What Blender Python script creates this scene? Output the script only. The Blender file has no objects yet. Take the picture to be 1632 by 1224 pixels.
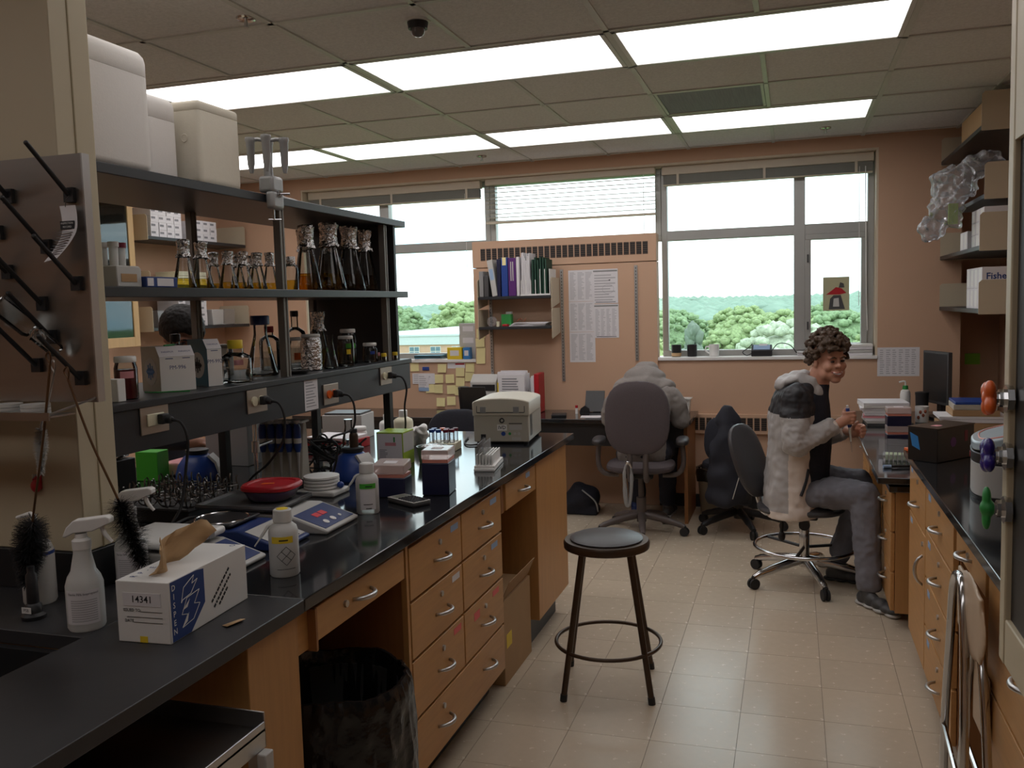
import bpy, bmesh, math, random
from mathutils import Vector, Matrix, noise
random.seed(7)
S = bpy.context.scene
COL = S.collection
# ------------------------------------------------------------------ camera
cam_d = bpy.data.cameras.new('camera'); cam = bpy.data.objects.new('camera', cam_d); COL.objects.link(cam)
cam_d.sensor_width = 36.0; cam_d.lens = 1417.13/1632*36.0; cam_d.clip_start = .05; cam_d.clip_end = 3000
yaw, pit, rol = .3073, .0876, -.0281
fwd = Vector((-math.sin(yaw)*math.cos(pit), math.cos(yaw)*math.cos(pit), -math.sin(pit)))
rgt = Vector((math.cos(yaw), math.sin(yaw), 0)); upv = rgt.cross(fwd)
r2 = math.cos(rol)*rgt + math.sin(rol)*upv; u2 = -math.sin(rol)*rgt + math.cos(rol)*upv
cam.matrix_world = Matrix((( r2.x, u2.x, -fwd.x, 0), (r2.y, u2.y, -fwd.y, 0), (r2.z, u2.z, -fwd.z, 1.59), (0, 0, 0, 1)))
S.camera = cam
# ------------------------------------------------------------------ sky, exposure
w = bpy.data.worlds.new('sky'); S.world = w; w.use_nodes = True
nt = w.node_tree; N = nt.nodes; Lk = nt.links
N.clear()
o_ = N.new('ShaderNodeOutputWorld'); bg = N.new('ShaderNodeBackground')
tc = N.new('ShaderNodeTexCoord'); mp = N.new('ShaderNodeMapping'); mp.inputs['Scale'].default_value = (1.6, 1.6, 9)
nz = N.new('ShaderNodeTexNoise'); nz.inputs['Scale'].default_value = 2.2; nz.inputs['Detail'].default_value = 5
cr = N.new('ShaderNodeValToRGB'); cr.color_ramp.elements[0].position = .36; cr.color_ramp.elements[0].color = (.55, .80, .93, 1)
cr.color_ramp.elements[1].position = .56; cr.color_ramp.elements[1].color = (1, 1, 1, 1)
Lk.new(tc.outputs['Generated'], mp.inputs[0]); Lk.new(mp.outputs[0], nz.inputs['Vector']); Lk.new(nz.outputs['Fac'], cr.inputs[0])
Lk.new(cr.outputs[0], bg.inputs[0]); Lk.new(bg.outputs[0], o_.inputs[0])
bg.inputs[1].default_value = 2.6
S.view_settings.view_transform = 'Standard'; S.view_settings.look = 'None'; S.view_settings.gamma = 1.0
S.view_settings.use_curve_mapping = False; S.view_settings.exposure = 0.28
LAMP = 3.2          # emission of a lit ceiling panel
# ------------------------------------------------------------------ materials
def _mat(name):
    m = bpy.data.materials.new(name); m.use_nodes = True; m.node_tree.nodes.clear()
    return m, m.node_tree.nodes, m.node_tree.links
def mat(name, col, rough=.5, metal=0., var=.07, scale=9., bump=0., bscale=80., rnd=0., stretch=(1, 1, 1), emit=0., trans=0., alpha=1., spec=.5, sss=0., rvar=0., gen='Object'):
    m, n, l = _mat(name)
    out = n.new('ShaderNodeOutputMaterial'); p = n.new('ShaderNodeBsdfPrincipled'); l.new(p.outputs[0], out.inputs[0])
    t = n.new('ShaderNodeTexCoord'); mp = n.new('ShaderNodeMapping'); mp.inputs['Scale'].default_value = stretch
    l.new(t.outputs[gen], mp.inputs[0])
    nz = n.new('ShaderNodeTexNoise'); nz.inputs['Scale'].default_value = scale; nz.inputs['Detail'].default_value = 4
    l.new(mp.outputs[0], nz.inputs['Vector'])
    mx = n.new('ShaderNodeMix'); mx.data_type = 'RGBA'
    mx.inputs[6].default_value = tuple(max(0, c*(1-var)) for c in col)+(1,); mx.inputs[7].default_value = tuple(min(1, c*(1+var)) for c in col)+(1,)
    l.new(nz.outputs['Fac'], mx.inputs[0])
    c_out = mx.outputs[2]
    if rnd:
        oi = n.new('ShaderNodeObjectInfo'); ma = n.new('ShaderNodeMapRange'); ma.inputs[3].default_value = 1-rnd; ma.inputs[4].default_value = 1+rnd
        l.new(oi.outputs['Random'], ma.inputs[0]); hs = n.new('ShaderNodeHueSaturation'); l.new(ma.outputs[0], hs.inputs['Value']); l.new(c_out, hs.inputs['Color']); c_out = hs.outputs[0]
    l.new(c_out, p.inputs['Base Color'])
    p.inputs['Roughness'].default_value = rough; p.inputs['Metallic'].default_value = metal; p.inputs['Specular IOR Level'].default_value = spec
    if rvar:
        mr = n.new('ShaderNodeMapRange'); mr.inputs[3].default_value = max(0, rough-rvar); mr.inputs[4].default_value = rough+rvar; l.new(nz.outputs['Fac'], mr.inputs[0]); l.new(mr.outputs[0], p.inputs['Roughness'])
    if emit: l.new(c_out, p.inputs['Emission Color']); p.inputs['Emission Strength'].default_value = emit
    if trans: p.inputs['Transmission Weight'].default_value = trans
    if alpha < 1: p.inputs['Alpha'].default_value = alpha
    if sss: p.inputs['Subsurface Weight'].default_value = sss; p.inputs['Subsurface Radius'].default_value = (.02, .008, .005)
    if bump:
        n2 = n.new('ShaderNodeTexNoise'); n2.inputs['Scale'].default_value = bscale; n2.inputs['Detail'].default_value = 3; l.new(mp.outputs[0], n2.inputs['Vector'])
        b = n.new('ShaderNodeBump'); b.inputs['Strength'].default_value = bump; b.inputs['Distance'].default_value = .01; l.new(n2.outputs['Fac'], b.inputs['Height']); l.new(b.outputs[0], p.inputs['Normal'])
    return m
def glassy(name, tint, gl=1.45, rough=.03, frost=0., edge=1.):
    m, n, l = _mat(name)
    out = n.new('ShaderNodeOutputMaterial'); tr = n.new('ShaderNodeBsdfTransparent'); g = n.new('ShaderNodeBsdfGlossy'); g.inputs['Roughness'].default_value = rough
    nz = n.new('ShaderNodeTexNoise'); nz.inputs['Scale'].default_value = 30
    mc = n.new('ShaderNodeMix'); mc.data_type = 'RGBA'; mc.inputs[6].default_value = tuple(c*.94 for c in tint)+(1,); mc.inputs[7].default_value = tuple(tint)+(1,)
    l.new(nz.outputs['Fac'], mc.inputs[0]); l.new(mc.outputs[2], tr.inputs[0])
    fr = n.new('ShaderNodeFresnel'); fr.inputs['IOR'].default_value = gl
    if edge < 1:
        lw = n.new('ShaderNodeLayerWeight'); lw.inputs[0].default_value = .35; pw = n.new('ShaderNodeMath'); pw.operation = 'POWER'; pw.inputs[1].default_value = 2.5; l.new(lw.outputs['Facing'], pw.inputs[0])
        m3 = n.new('ShaderNodeMix'); m3.data_type = 'RGBA'; m3.inputs[7].default_value = (edge, edge, edge, 1); l.new(pw.outputs[0], m3.inputs[0]); l.new(mc.outputs[2], m3.inputs[6]); l.new(m3.outputs[2], tr.inputs[0])
    mx = n.new('ShaderNodeMixShader'); l.new(fr.outputs[0], mx.inputs[0]); l.new(tr.outputs[0], mx.inputs[1]); l.new(g.outputs[0], mx.inputs[2])
    last = mx
    if frost:
        d = n.new('ShaderNodeBsdfPrincipled'); d.inputs['Base Color'].default_value = tuple(tint)+(1,); d.inputs['Roughness'].default_value = .4
        m2 = n.new('ShaderNodeMixShader'); m2.inputs[0].default_value = frost; l.new(mx.outputs[0], m2.inputs[1]); l.new(d.outputs[0], m2.inputs[2]); last = m2
    l.new(last.outputs[0], out.inputs[0])
    return m
M = {}
def defm(k, *a, **kw): M[k] = mat(k, *a, **kw)
defm('wall_paint', (.57, .365, .245), .75, var=.04, scale=3, bump=.05, bscale=300)
defm('panel_paint', (.59, .38, .255), .55, var=.03, scale=3)
defm('cream_paint', (.54, .465, .325), .5, var=.04, scale=3)
defm('reveal_paint', (.62, .53, .40), .6, var=.04)
defm('floor_tile', (.56, .47, .36), .24, var=.05, scale=26, rnd=.03, bump=.01, bscale=40, rvar=.10)
defm('floor_base', (.16, .12, .09), .6)
defm('tile', (.72, .70, .68), .9, var=.2, scale=75, bump=.3, bscale=160, rnd=.02)
defm('grid', (.60, .60, .56), .45)
defm('lamp', (1., .955, .96), .4, emit=LAMP, var=.02, scale=2)
defm('lamp_low', (1., .955, .94), .4, emit=LAMP*.45, var=.02, scale=2)
defm('white_metal', (.7, .7, .68), .4)
defm('black_top', (.016, .017, .019), .09, var=.4, scale=5, rvar=.04, spec=.7)
defm('black_worn', (.030, .030, .033), .42, var=.5, scale=5, rvar=.12, bump=.02, bscale=30)
defm('plate_steel', (.42, .36, .30), .4, .8); defm('clamp_steel', (.22, .21, .20), .3, 1.)
defm('stirrer_grey', (.36, .36, .36), .45, .5); defm('groove', (.30, .24, .14), .7); defm('digits', (.30, .01, .015), .4, emit=.35)
defm('black', (.014, .014, .016), .45, var=.3)
defm('shelf_black', (.022, .024, .028), .38, var=.25)
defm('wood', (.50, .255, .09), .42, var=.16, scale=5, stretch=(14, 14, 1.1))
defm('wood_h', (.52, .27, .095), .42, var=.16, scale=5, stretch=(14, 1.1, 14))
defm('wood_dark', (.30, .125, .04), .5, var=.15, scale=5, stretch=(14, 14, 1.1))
defm('pale_wood', (.62, .40, .18), .45, var=.1, scale=5, stretch=(14, 14, 1.1))
defm('chrome', (.62, .62, .63), .14, 1., var=.03)
defm('satin', (.55, .55, .55), .35, 1., var=.05)
defm('steel', (.36, .345, .33), .33, 1., var=.12, scale=4, stretch=(1, 1, 8))
defm('strut', (.20, .18, .16), .5, .7, var=.2)
defm('beige_metal', (.55, .47, .34), .5, var=.04)
defm('white', (.78, .77, .75), .5, var=.03)
defm('paper', (.72, .70, .72), .8, var=.05, scale=20)
defm('foam', (.86, .83, .80), .8, var=.02, scale=60, bump=.05, bscale=200)
defm('foam_cream', (.78, .73, .62), .8, var=.03, scale=60, bump=.05, bscale=200)
defm('foil', (.52, .50, .49), .2, 1., var=.25, scale=60, bump=1., bscale=70)
defm('cardboard', (.42, .26, .13), .8, var=.08)
defm('ink', (.015, .015, .02), .7)
defm('grey_ink', (.25, .25, .27), .8); defm('faint_ink', (.46, .45, .47), .8)
defm('blue_ink', (.02, .05, .20), .7)
defm('navy', (.012, .014, .05), .35)
defm('cyan_blue', (.04, .22, .55), .4)
defm('blue', (.02, .06, .28), .35)
defm('deep_blue', (.018, .04, .16), .35)
defm('teal', (.01, .13, .20), .5)
defm('red', (.42, .012, .02), .4)
defm('orange', (.75, .13, .02), .35)
defm('salmon', (.70, .26, .20), .4)
defm('yellow', (.80, .58, .03), .5)
defm('note_yellow', (.80, .71, .36), .8, var=.05, rnd=.06)
defm('note_green', (.22, .55, .05), .7)
defm('green', (.03, .28, .06), .45)
defm('bright_green', (.06, .42, .03), .5)
defm('lime', (.35, .5, .04), .5)
defm('purple', (.10, .02, .16), .4); defm('powder', (.24, .08, .36), .7)
defm('violet', (.03, .015, .2), .25)
defm('pink', (.7, .3, .33), .7)
defm('maroon', (.16, .01, .03), .45)
defm('grey', (.26, .26, .26), .5)
defm('light_grey', (.50, .49, .47), .45)
defm('dark_grey', (.06, .06, .062), .5)
defm('warm_grey', (.46, .43, .36), .45, var=.03)
defm('ivory', (.70, .66, .48), .4)
defm('tan_paper', (.55, .36, .19), .8, var=.1, scale=25)
defm('pipe_brown', (.075, .05, .035), .32, .6, var=.2)
defm('vinyl', (.045, .042, .045), .42, var=.15)
defm('chair_fabric', (.085, .068, .072), .9, var=.12, scale=120, bump=.2, bscale=300)
defm('chair_plastic', (.10, .08, .075), .45)
defm('dark_fabric', (.012, .013, .022), .85, var=.3, scale=60, bump=.15)
defm('jacket_black', (.014, .015, .024), .8, var=.3, scale=20, bump=.3, bscale=12)
defm('hoodie', (.25, .225, .21), .9, var=.1, scale=90, bump=.25, bscale=20)
defm('jack_grey', (.42, .40, .39), .55, var=.06, bump=.35, bscale=14)
defm('jack_white', (.72, .63, .56), .55, var=.04, bump=.3, bscale=14)
defm('jack_black', (.016, .016, .02), .55, bump=.2, bscale=14)
defm('jeans', (.165, .165, .19), .85, var=.22, scale=14, bump=.3, bscale=18)
defm('dark_jeans', (.02, .022, .035), .85, var=.2, bump=.3, bscale=18)
defm('skin', (.56, .28, .19), .5, var=.06, scale=14, sss=.08)
defm('skin_dark', (.26, .12, .075), .5, var=.06, sss=.05)
defm('lip', (.42, .14, .12), .4)
defm('hair', (.075, .045, .026), .55, var=.45, scale=60, bump=.5, bscale=60)
defm('hair_black', (.008, .006, .005), .6, var=.3, scale=60, bump=.2, bscale=120, spec=.2)
defm('eye', (.02, .012, .01), .2)
defm('rubber', (.016, .016, .017), .6)
defm('bag_black', (.008, .008, .009), .22, var=.3, bump=.5, bscale=22)
defm('bristle', (.012, .012, .014), .6)
defm('white_bristle', (.55, .55, .53), .6)
defm('wire_brown', (.15, .08, .04), .4, .6)
defm('lcd', (.20, .21, .17), .3)
defm('led', (.8, .02, .02), .4, emit=1.2)
defm('rust', (.30, .07, .03), .7)
defm('sticker_blue', (.30, .42, .62), .7)
defm('sticker_pink', (.75, .16, .16), .7)
defm('folder_green', (.01, .05, .03), .6); defm('tube_green', (.55, .66, .45), .5); defm('chair_beige', (.50, .36, .24), .45)
M['glass'] = glassy('glass', (.93, .95, .95), 1.5, edge=.55)
M['pane'] = glassy('pane', (.93, .985, .985), 1.35)
M['cab_glass'] = glassy('cab_glass', (.62, .80, .92), 1.8)
M['clear_plastic'] = glassy('clear_plastic', (.92, .92, .94), 1.45, .12, .12)
M['bag_clear'] = glassy('bag_clear', (.86, .86, .88), 1.35, .2, .22)
M['lid_pink'] = glassy('lid_pink', (.93, .80, .77), 1.45, .12, .42)
M['frost'] = glassy('frost', (.88, .88, .86), 1.4, .3, .62)
M['liq_yellow'] = glassy('liq_yellow', (.95, .80, .26), 1.33)
M['liq_amber'] = glassy('liq_amber', (.90, .66, .20), 1.33); M['liq_brown'] = glassy('liq_brown', (.60, .36, .16), 1.33)
M['liq_clear'] = glassy('liq_clear', (.86, .88, .88), 1.33)
M['liq_red'] = glassy('liq_red', (.35, .08, .10), 1.33, .1, .3)
M['liq_purple'] = glassy('liq_purple', (.35, .16, .5), 1.33, .1, .5)
# ------------------------------------------------------------------ mesh helpers
class MB:
    def __init__(s): s.v = []; s.f = []
    def add(s, vs, fs):
        o = len(s.v); s.v += [tuple(v) for v in vs]; s.f += [[i+o for i in f] for f in fs]; return s
    def box(s, x0, x1, y0, y1, z0, z1, rz=0., piv=None):
        vs = [(x, y, z) for z in (z0, z1) for y in (y0, y1) for x in (x0, x1)]
        if rz:
            px, py = piv or ((x0+x1)/2, (y0+y1)/2); c, q = math.cos(rz), math.sin(rz)
            vs = [(px+(x-px)*c-(y-py)*q, py+(x-px)*q+(y-py)*c, z) for x, y, z in vs]
        return s.add(vs, [(0, 2, 3, 1), (4, 5, 7, 6), (0, 1, 5, 4), (2, 6, 7, 3), (0, 4, 6, 2), (1, 3, 7, 5)])
    def obox(s, c, ax, ay, az):     # box from centre and three half-axis vectors
        c = Vector(c); ax, ay, az = Vector(ax), Vector(ay), Vector(az)
        return s.add([c+i*ax+j*ay+k*az for k in (-1, 1) for j in (-1, 1) for i in (-1, 1)], [(0, 2, 3, 1), (4, 5, 7, 6), (0, 1, 5, 4), (2, 6, 7, 3), (0, 4, 6, 2), (1, 3, 7, 5)])
    def cyl(s, p0, p1, r0, r1=None, n=14, cap=True):
        p0, p1 = Vector(p0), Vector(p1); r1 = r0 if r1 is None else r1
        d = (p1-p0).normalized(); a = d.orthogonal().normalized(); b = d.cross(a)
        vs = [p+r*(math.cos(t)*a+math.sin(t)*b) for p, r in ((p0, r0), (p1, r1)) for t in [2*math.pi*i/n for i in range(n)]]
        fs = [(i, (i+1) % n, n+(i+1) % n, n+i) for i in range(n)]
        if cap: fs += [tuple(range(n-1, -1, -1)), tuple(range(n, 2*n))]
        return s.add(vs, fs)
    def lathe(s, prof, n=22, c=(0, 0, 0), sq=0.):
        vs = []; fs = []
        for r, z in prof:
            for i in range(n):
                t = 2*math.pi*i/n; ct, st = math.cos(t), math.sin(t)
                if sq: k = (abs(ct)**sq+abs(st)**sq)**(-1/sq); ct *= k; st *= k
                vs.append((c[0]+r*ct, c[1]+r*st, c[2]+z))
        for j in range(len(prof)-1):
            fs += [(j*n+i, j*n+(i+1) % n, (j+1)*n+(i+1) % n, (j+1)*n+i) for i in range(n)]
        if prof[0][0] > 1e-5: fs.append(tuple(range(n-1, -1, -1)))
        if prof[-1][0] > 1e-5: fs.append(tuple(range((len(prof)-1)*n, len(prof)*n)))
        return s.add(vs, fs)
    def tube(s, pts, r, n=8, closed=False, sub=0):
        P = [Vector(p) for p in pts]
        if sub: P = spline(P, sub, closed)
        k = len(P); rr = r if isinstance(r, (list, tuple)) else [r]*k
        if len(rr) != k: rr = [rr[min(len(rr)-1, int(i*len(rr)/k))] for i in range(k)]
        vs = []; a = None
        for i, p in enumerate(P):
            t = (P[(i+1) % k]-P[i-1]) if closed else (P[min(i+1, k-1)]-P[max(i-1, 0)])
            t.normalize()
            a = t.orthogonal() if a is None else a-t*a.dot(t)
            if a.length < 1e-6: a = t.orthogonal()
            a.normalize(); b = t.cross(a)
            vs += [p+rr[i]*(math.cos(q)*a+math.sin(q)*b) for q in [2*math.pi*j/n for j in range(n)]]
        fs = []
        for i in range(k if closed else k-1):
            i2 = (i+1) % k
            fs += [(i*n+j, i*n+(j+1) % n, i2*n+(j+1) % n, i2*n+j) for j in range(n)]
        if not closed: fs += [tuple(range(n-1, -1, -1)), tuple(range((k-1)*n, k*n))]
        return s.add(vs, fs)
    def ring(s, c, R, r, n=28, m=8, axis='z', sx=1., sy=1.):
        pts = []
        for i in range(n):
            t = 2*math.pi*i/n; x, y = R*sx*math.cos(t), R*sy*math.sin(t)
            pts.append((c[0]+x, c[1]+y, c[2]) if axis == 'z' else (c[0]+x, c[1], c[2]+y) if axis == 'y' else (c[0], c[1]+x, c[2]+y))
        return s.tube(pts, r, m, True)
    def prism(s, poly, h0, h1, axis='z'):
        n = len(poly)
        f = {'z': lambda a, b, h: (a, b, h), 'y': lambda a, b, h: (a, h, b), 'x': lambda a, b, h: (h, a, b)}[axis]
        vs = [f(a, b, h) for h in (h0, h1) for a, b in poly]
        return s.add(vs, [tuple(range(n-1, -1, -1)), tuple(range(n, 2*n))]+[(i, (i+1) % n, n+(i+1) % n, n+i) for i in range(n)])
    def sph(s, c, r, n=14, m=9, rot=None):
        r = (r, r, r) if isinstance(r, (int, float)) else r
        vs = [(0, 0, -1)]
        for j in range(1, m):
            ph = -math.pi/2+math.pi*j/m
            vs += [(math.cos(ph)*math.cos(2*math.pi*i/n), math.cos(ph)*math.sin(2*math.pi*i/n), math.sin(ph)) for i in range(n)]
        vs.append((0, 0, 1)); fs = [(0, 1+(i+1) % n, 1+i) for i in range(n)]
        for j in range(m-2): fs += [(1+j*n+i, 1+j*n+(i+1) % n, 1+(j+1)*n+(i+1) % n, 1+(j+1)*n+i) for i in range(n)]
        q = 1+(m-2)*n; fs += [(q+i, q+(i+1) % n, len(vs)-1) for i in range(n)]
        out = []
        for v in vs:
            v = Vector((v[0]*r[0], v[1]*r[1], v[2]*r[2]))
            if rot is not None: v = rot @ v
            out.append(v+Vector(c))
        return s.add(out, fs)
    def loft(s, secs, n=28):      # closed body through elliptical sections (x, y, z, rx, ry), splined
        P = [Vector(q[:3]) for q in secs]; R = [Vector((q[3], q[4], 0)) for q in secs]
        P = spline(P, 5); R = spline(R, 5); vs = []; k = len(P)
        for p, r in zip(P, R): vs += [(p.x+r.x*math.cos(2*math.pi*i/n), p.y+r.y*math.sin(2*math.pi*i/n), p.z) for i in range(n)]
        return s.add(vs, [(j*n+i, j*n+(i+1) % n, (j+1)*n+(i+1) % n, (j+1)*n+i) for j in range(k-1) for i in range(n)]+[tuple(range(n-1, -1, -1)), tuple(range((k-1)*n, k*n))])
    def rrbox(s, a, b, levels, r=.03, n=6):      # rounded-corner block: levels of (z, inset)
        vs = []; k = 4*(n+1)
        for z, i in levels:
            rr = max(.001, r-i)
            for q, (sx, sy) in enumerate(((1, 1), (-1, 1), (-1, -1), (1, -1))):
                for j in range(n+1):
                    t = math.pi/2*(q+j/n); vs.append((sx*(a-r)+rr*math.cos(t), sy*(b-r)+rr*math.sin(t), z))
        m = len(levels)
        return s.add(vs, [(j*k+i, j*k+(i+1) % k, (j+1)*k+(i+1) % k, (j+1)*k+i) for j in range(m-1) for i in range(k)]+[tuple(range(k-1, -1, -1)), tuple(range((m-1)*k, m*k))])
    def xf(s, m): s.v = [tuple(m @ Vector(v)) for v in s.v]; return s
    def mesh(s, name):
        me = bpy.data.meshes.new(name); me.from_pydata(s.v, [], s.f); me.validate(); me.update()
        bm = bmesh.new(); bm.from_mesh(me); bmesh.ops.recalc_face_normals(bm, faces=bm.faces); bm.to_mesh(me); bm.free()
        return me
    def build(s, name, m, parent=None, bevel=0., seg=2, ang=40, loc=None, rz=0.):
        me = s.mesh(name); me.materials.append(M[m] if isinstance(m, str) else m)
        me.shade_smooth(); me.set_sharp_from_angle(angle=math.radians(ang))
        o = bpy.data.objects.new(name, me); COL.objects.link(o)
        if parent: o.parent = parent
        if loc: o.location = loc
        if rz: o.rotation_euler = (0, 0, rz)
        if bevel:
            b = o.modifiers.new('bevel', 'BEVEL'); b.width = bevel; b.segments = seg; b.limit_method = 'ANGLE'; b.angle_limit = math.radians(35)
        return o
def spline(P, sub, closed=False):
    out = []; k = len(P)
    for i in range(k if closed else k-1):
        a, b, c, d = (P[(i-1) % k], P[i], P[(i+1) % k], P[(i+2) % k]) if closed else (P[max(i-1, 0)], P[i], P[i+1], P[min(i+2, k-1)])
        for j in range(sub):
            t = j/sub; out.append(.5*((2*b)+(c-a)*t+(2*a-5*b+4*c-d)*t*t+(3*b-a-3*c+d)*t**3))
    if not closed: out.append(P[-1])
    return out
def thing(name, label, cat, loc=(0, 0, 0), rz=0., group=None):
    o = bpy.data.objects.new(name, None); COL.objects.link(o); o.empty_display_size = .05
    o.location = loc; o.rotation_euler = (0, 0, rz)
    return tag(o, label, cat, group)
def tag(o, label, cat, group=None, kind=None):
    o['label'] = label; o['category'] = cat
    if group: o['group'] = group
    if kind: o['kind'] = kind
    return o
def struct(o, label=None, cat=None):
    o['kind'] = 'structure'
    if label: o['label'] = label
    if cat: o['category'] = cat
    return o
def dup(root, loc=None, rz=None, label=None, group=None, scale=None):
    def cp(o, par):
        c = o.copy(); COL.objects.link(c); c.parent = par
        for ch in [x for x in bpy.data.objects if x.parent == o]: cp(ch, c)
        return c
    r = cp(root, None)
    if loc is not None: r.location = loc
    if rz is not None: r.rotation_euler = (0, 0, rz)
    if scale: r.scale = scale if isinstance(scale, tuple) else (scale,)*3
    if label: r['label'] = label
    if group: r['group'] = group
    return r
def inst(name, src, parent, loc=(0, 0, 0), rot=(0, 0, 0), scale=(1, 1, 1)):   # an alike piece sharing mesh data
    o = bpy.data.objects.new(name, src.data if hasattr(src, 'data') else src); COL.objects.link(o)
    if parent: o.parent = parent
    o.location = loc; o.rotation_euler = rot; o.scale = scale
    return o
_txt = {}
TMP = bpy.data.scenes.new('bake')
def baked(ob):      # evaluate one object's modifiers away from the big scene
    TMP.collection.objects.link(ob)
    vl = TMP.view_layers[0]; vl.update(); dg = vl.depsgraph
    me = bpy.data.meshes.new_from_object(ob.evaluated_get(dg)); bpy.data.objects.remove(ob); return me
def text(body, size, m, parent, loc, rot=(math.pi/2, 0, 0), name='lettering', ext=.0004, align='CENTER', sx=1., bold=0.):
    k = (body, align, bold)
    if k not in _txt:
        cu = bpy.data.curves.new('t', 'FONT'); cu.body = body; cu.align_x = align; cu.align_y = 'CENTER'; cu.size = 1.; cu.resolution_u = 2; cu.offset = bold
        ob = bpy.data.objects.new('t', cu); me = baked(ob); bpy.data.curves.remove(cu)
        _txt[k] = me
    me = _txt[k].copy(); me.name = name; me.materials.clear(); me.materials.append(M[m])
    o = bpy.data.objects.new(name, me); COL.objects.link(o); o.parent = parent
    o.location = loc; o.rotation_euler = rot; o.scale = (size*sx, size, size)
    return o
def text_cyl(body, size, m, parent, R, z, a0):      # lettering wrapped round an upright cylinder
    o = text(body, 1., m, parent, (0, 0, 0), (0, 0, 0))
    for v in o.data.vertices:
        a = a0+v.co.x*size/R; v.co = (R*math.cos(a), R*math.sin(a), z+v.co.y*size)
    o.data.update(); return o
def lines(mb, x0, x1, z0, z1, n, y, t=.0015, seed=0, ragged=.35, h=.45):   # rows of small print on a sheet facing -Y, as thin bars
    rr = random.Random(seed); dz = (z1-z0)/n
    for i in range(n):
        z = z0+dz*(i+.5); e = x1-(x1-x0)*ragged*rr.random()
        mb.box(x0, e, y-t, y, z-dz*h/2, z+dz*h/2)
    return mb
def organic(name, mb, m, parent=None, voxel=.006, smooth=6, fm=None, mats=None, disp=0., dscale=8., post=None, flat=False, oct2=0.):
    me = mb.mesh(name); ob = bpy.data.objects.new(name, me)
    r = ob.modifiers.new('r', 'REMESH'); r.mode = 'VOXEL'; r.voxel_size = voxel
    if smooth:
        q = ob.modifiers.new('s', 'SMOOTH'); q.factor = .5; q.iterations = smooth
    me2 = baked(ob); me2.name = name
    if disp or post:
        cs = [v.co.copy() for v in me2.vertices]; ns = [v.normal.copy() for v in me2.vertices]; out = []
        for c, q in zip(cs, ns):
            if disp: c = c+q*(disp*noise.noise(c*dscale)+oct2*noise.noise(c*dscale*3.1))
            if post: c = post(c, q)
            out += c[:]
        me2.vertices.foreach_set('co', out); me2.update()
    me2.materials.clear()
    for x in (mats or [m]): me2.materials.append(M[x])
    if fm:
        me2.polygons.foreach_set('material_index', [fm(p.center, None) for p in me2.polygons])
    if flat: me2.shade_flat()
    else: me2.shade_smooth()
    o = bpy.data.objects.new(name, me2); COL.objects.link(o)
    if parent: o.parent = parent
    return o
PI = math.pi
def finish(): bpy.data.scenes.remove(TMP)
# ================================================================== the room
ZC = 2.725; GX = -1.965; GY = 3.7858; T = .6096
gx = lambda k: GX+T*k
gy = lambda r: GY+T*r
# floor
floor = struct(MB().box(-5.1, 1.7, -1.8, 7.3, -.1, -.004).build('floor', 'floor_base'), 'beige vinyl tile floor', 'floor')
ft = MB().box(-.1516, .1516, -.1516, .1516, -.004, 0).mesh('floor_tile'); ft.materials.append(M['floor_tile'])
cells = [(i, j) for j in range(3, 24) for i in range(-6, 3)] + [(i, j) for j in range(15, 24) for i in range(-11, -6)]
for i, j in cells: inst('floor_tile', ft, floor, (.111+.3048*(i-.5), .06+.3048*(j-.5), 0))
o = MB()
for x0, x1, y0, y1 in ((-5.1, .111-.3048*12, -1.8, 7.3), (.111+.3048*2, 1.7, -1.8, 7.3), (.111-.3048*12, .111+.3048*2, -1.8, .06+.3048*2), (.111-.3048*12, .111-.3048*7, .06+.3048*2, .06+.3048*14)): o.box(x0, x1, y0, y1, -.004, -.0002)
o.build('floor_sheet', 'floor_tile', floor)
# ceiling
ceil = struct(MB().box(-5.1, 1.7, -1.8, 7.3, ZC+.03, ZC+.12).build('ceiling', 'white_metal'), 'suspended ceiling of grey speckled tiles in a white grid', 'ceiling')
ct = MB().box(-T/2+.006, T/2-.006, -T/2+.006, T/2-.006, ZC+.004, ZC+.02).mesh('ceiling_tile'); ct.materials.append(M['tile'])
LIT = {0: (-4, -2, 0, 2), 3: (-4, -2, 0, 2)}
taken = set()
for r, ks in list(LIT.items())+[(-3, (-4, -2, 0, 2)), (-6, (-4, -2, 0, 2))]:
    for k in ks: taken |= {(k, r), (k+1, r)}
taken.add((2, 2))
for r in range(-9, 6):
    for k in range(-6, 6):
        if (k, r) in taken: continue
        y0, y1 = gy(r), min(gy(r+1), 7.24)
        inst('ceiling_tile', ct, ceil, (gx(k+.5), (y0+y1)/2, 0), scale=(1, (y1-y0)/T, 1))
def bar(x0, x1, y0, y1): MB().box(x0, x1, y0, y1, ZC-.003, ZC+.004).build('grid_bar', 'grid', ceil)
for k in range(-5, 6):
    if k % 2 == 0: bar(gx(k)-.013, gx(k)+.013, -1.6, 7.2)
    else:
        last = -9
        for r in sorted(list(LIT)+[-3, -6])+[6]:
            if k > 4 or k < -4:
                bar(gx(k)-.011, gx(k)+.011, gy(-8.7), 7.2); break
            bar(gx(k)-.011, gx(k)+.011, max(-1.6, gy(last)), min(gy(r), 7.2)); last = r+1
for r in range(-8, 6):
    bar(-4.9, 1.5, gy(r)-.011, gy(r)+.011)
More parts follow.
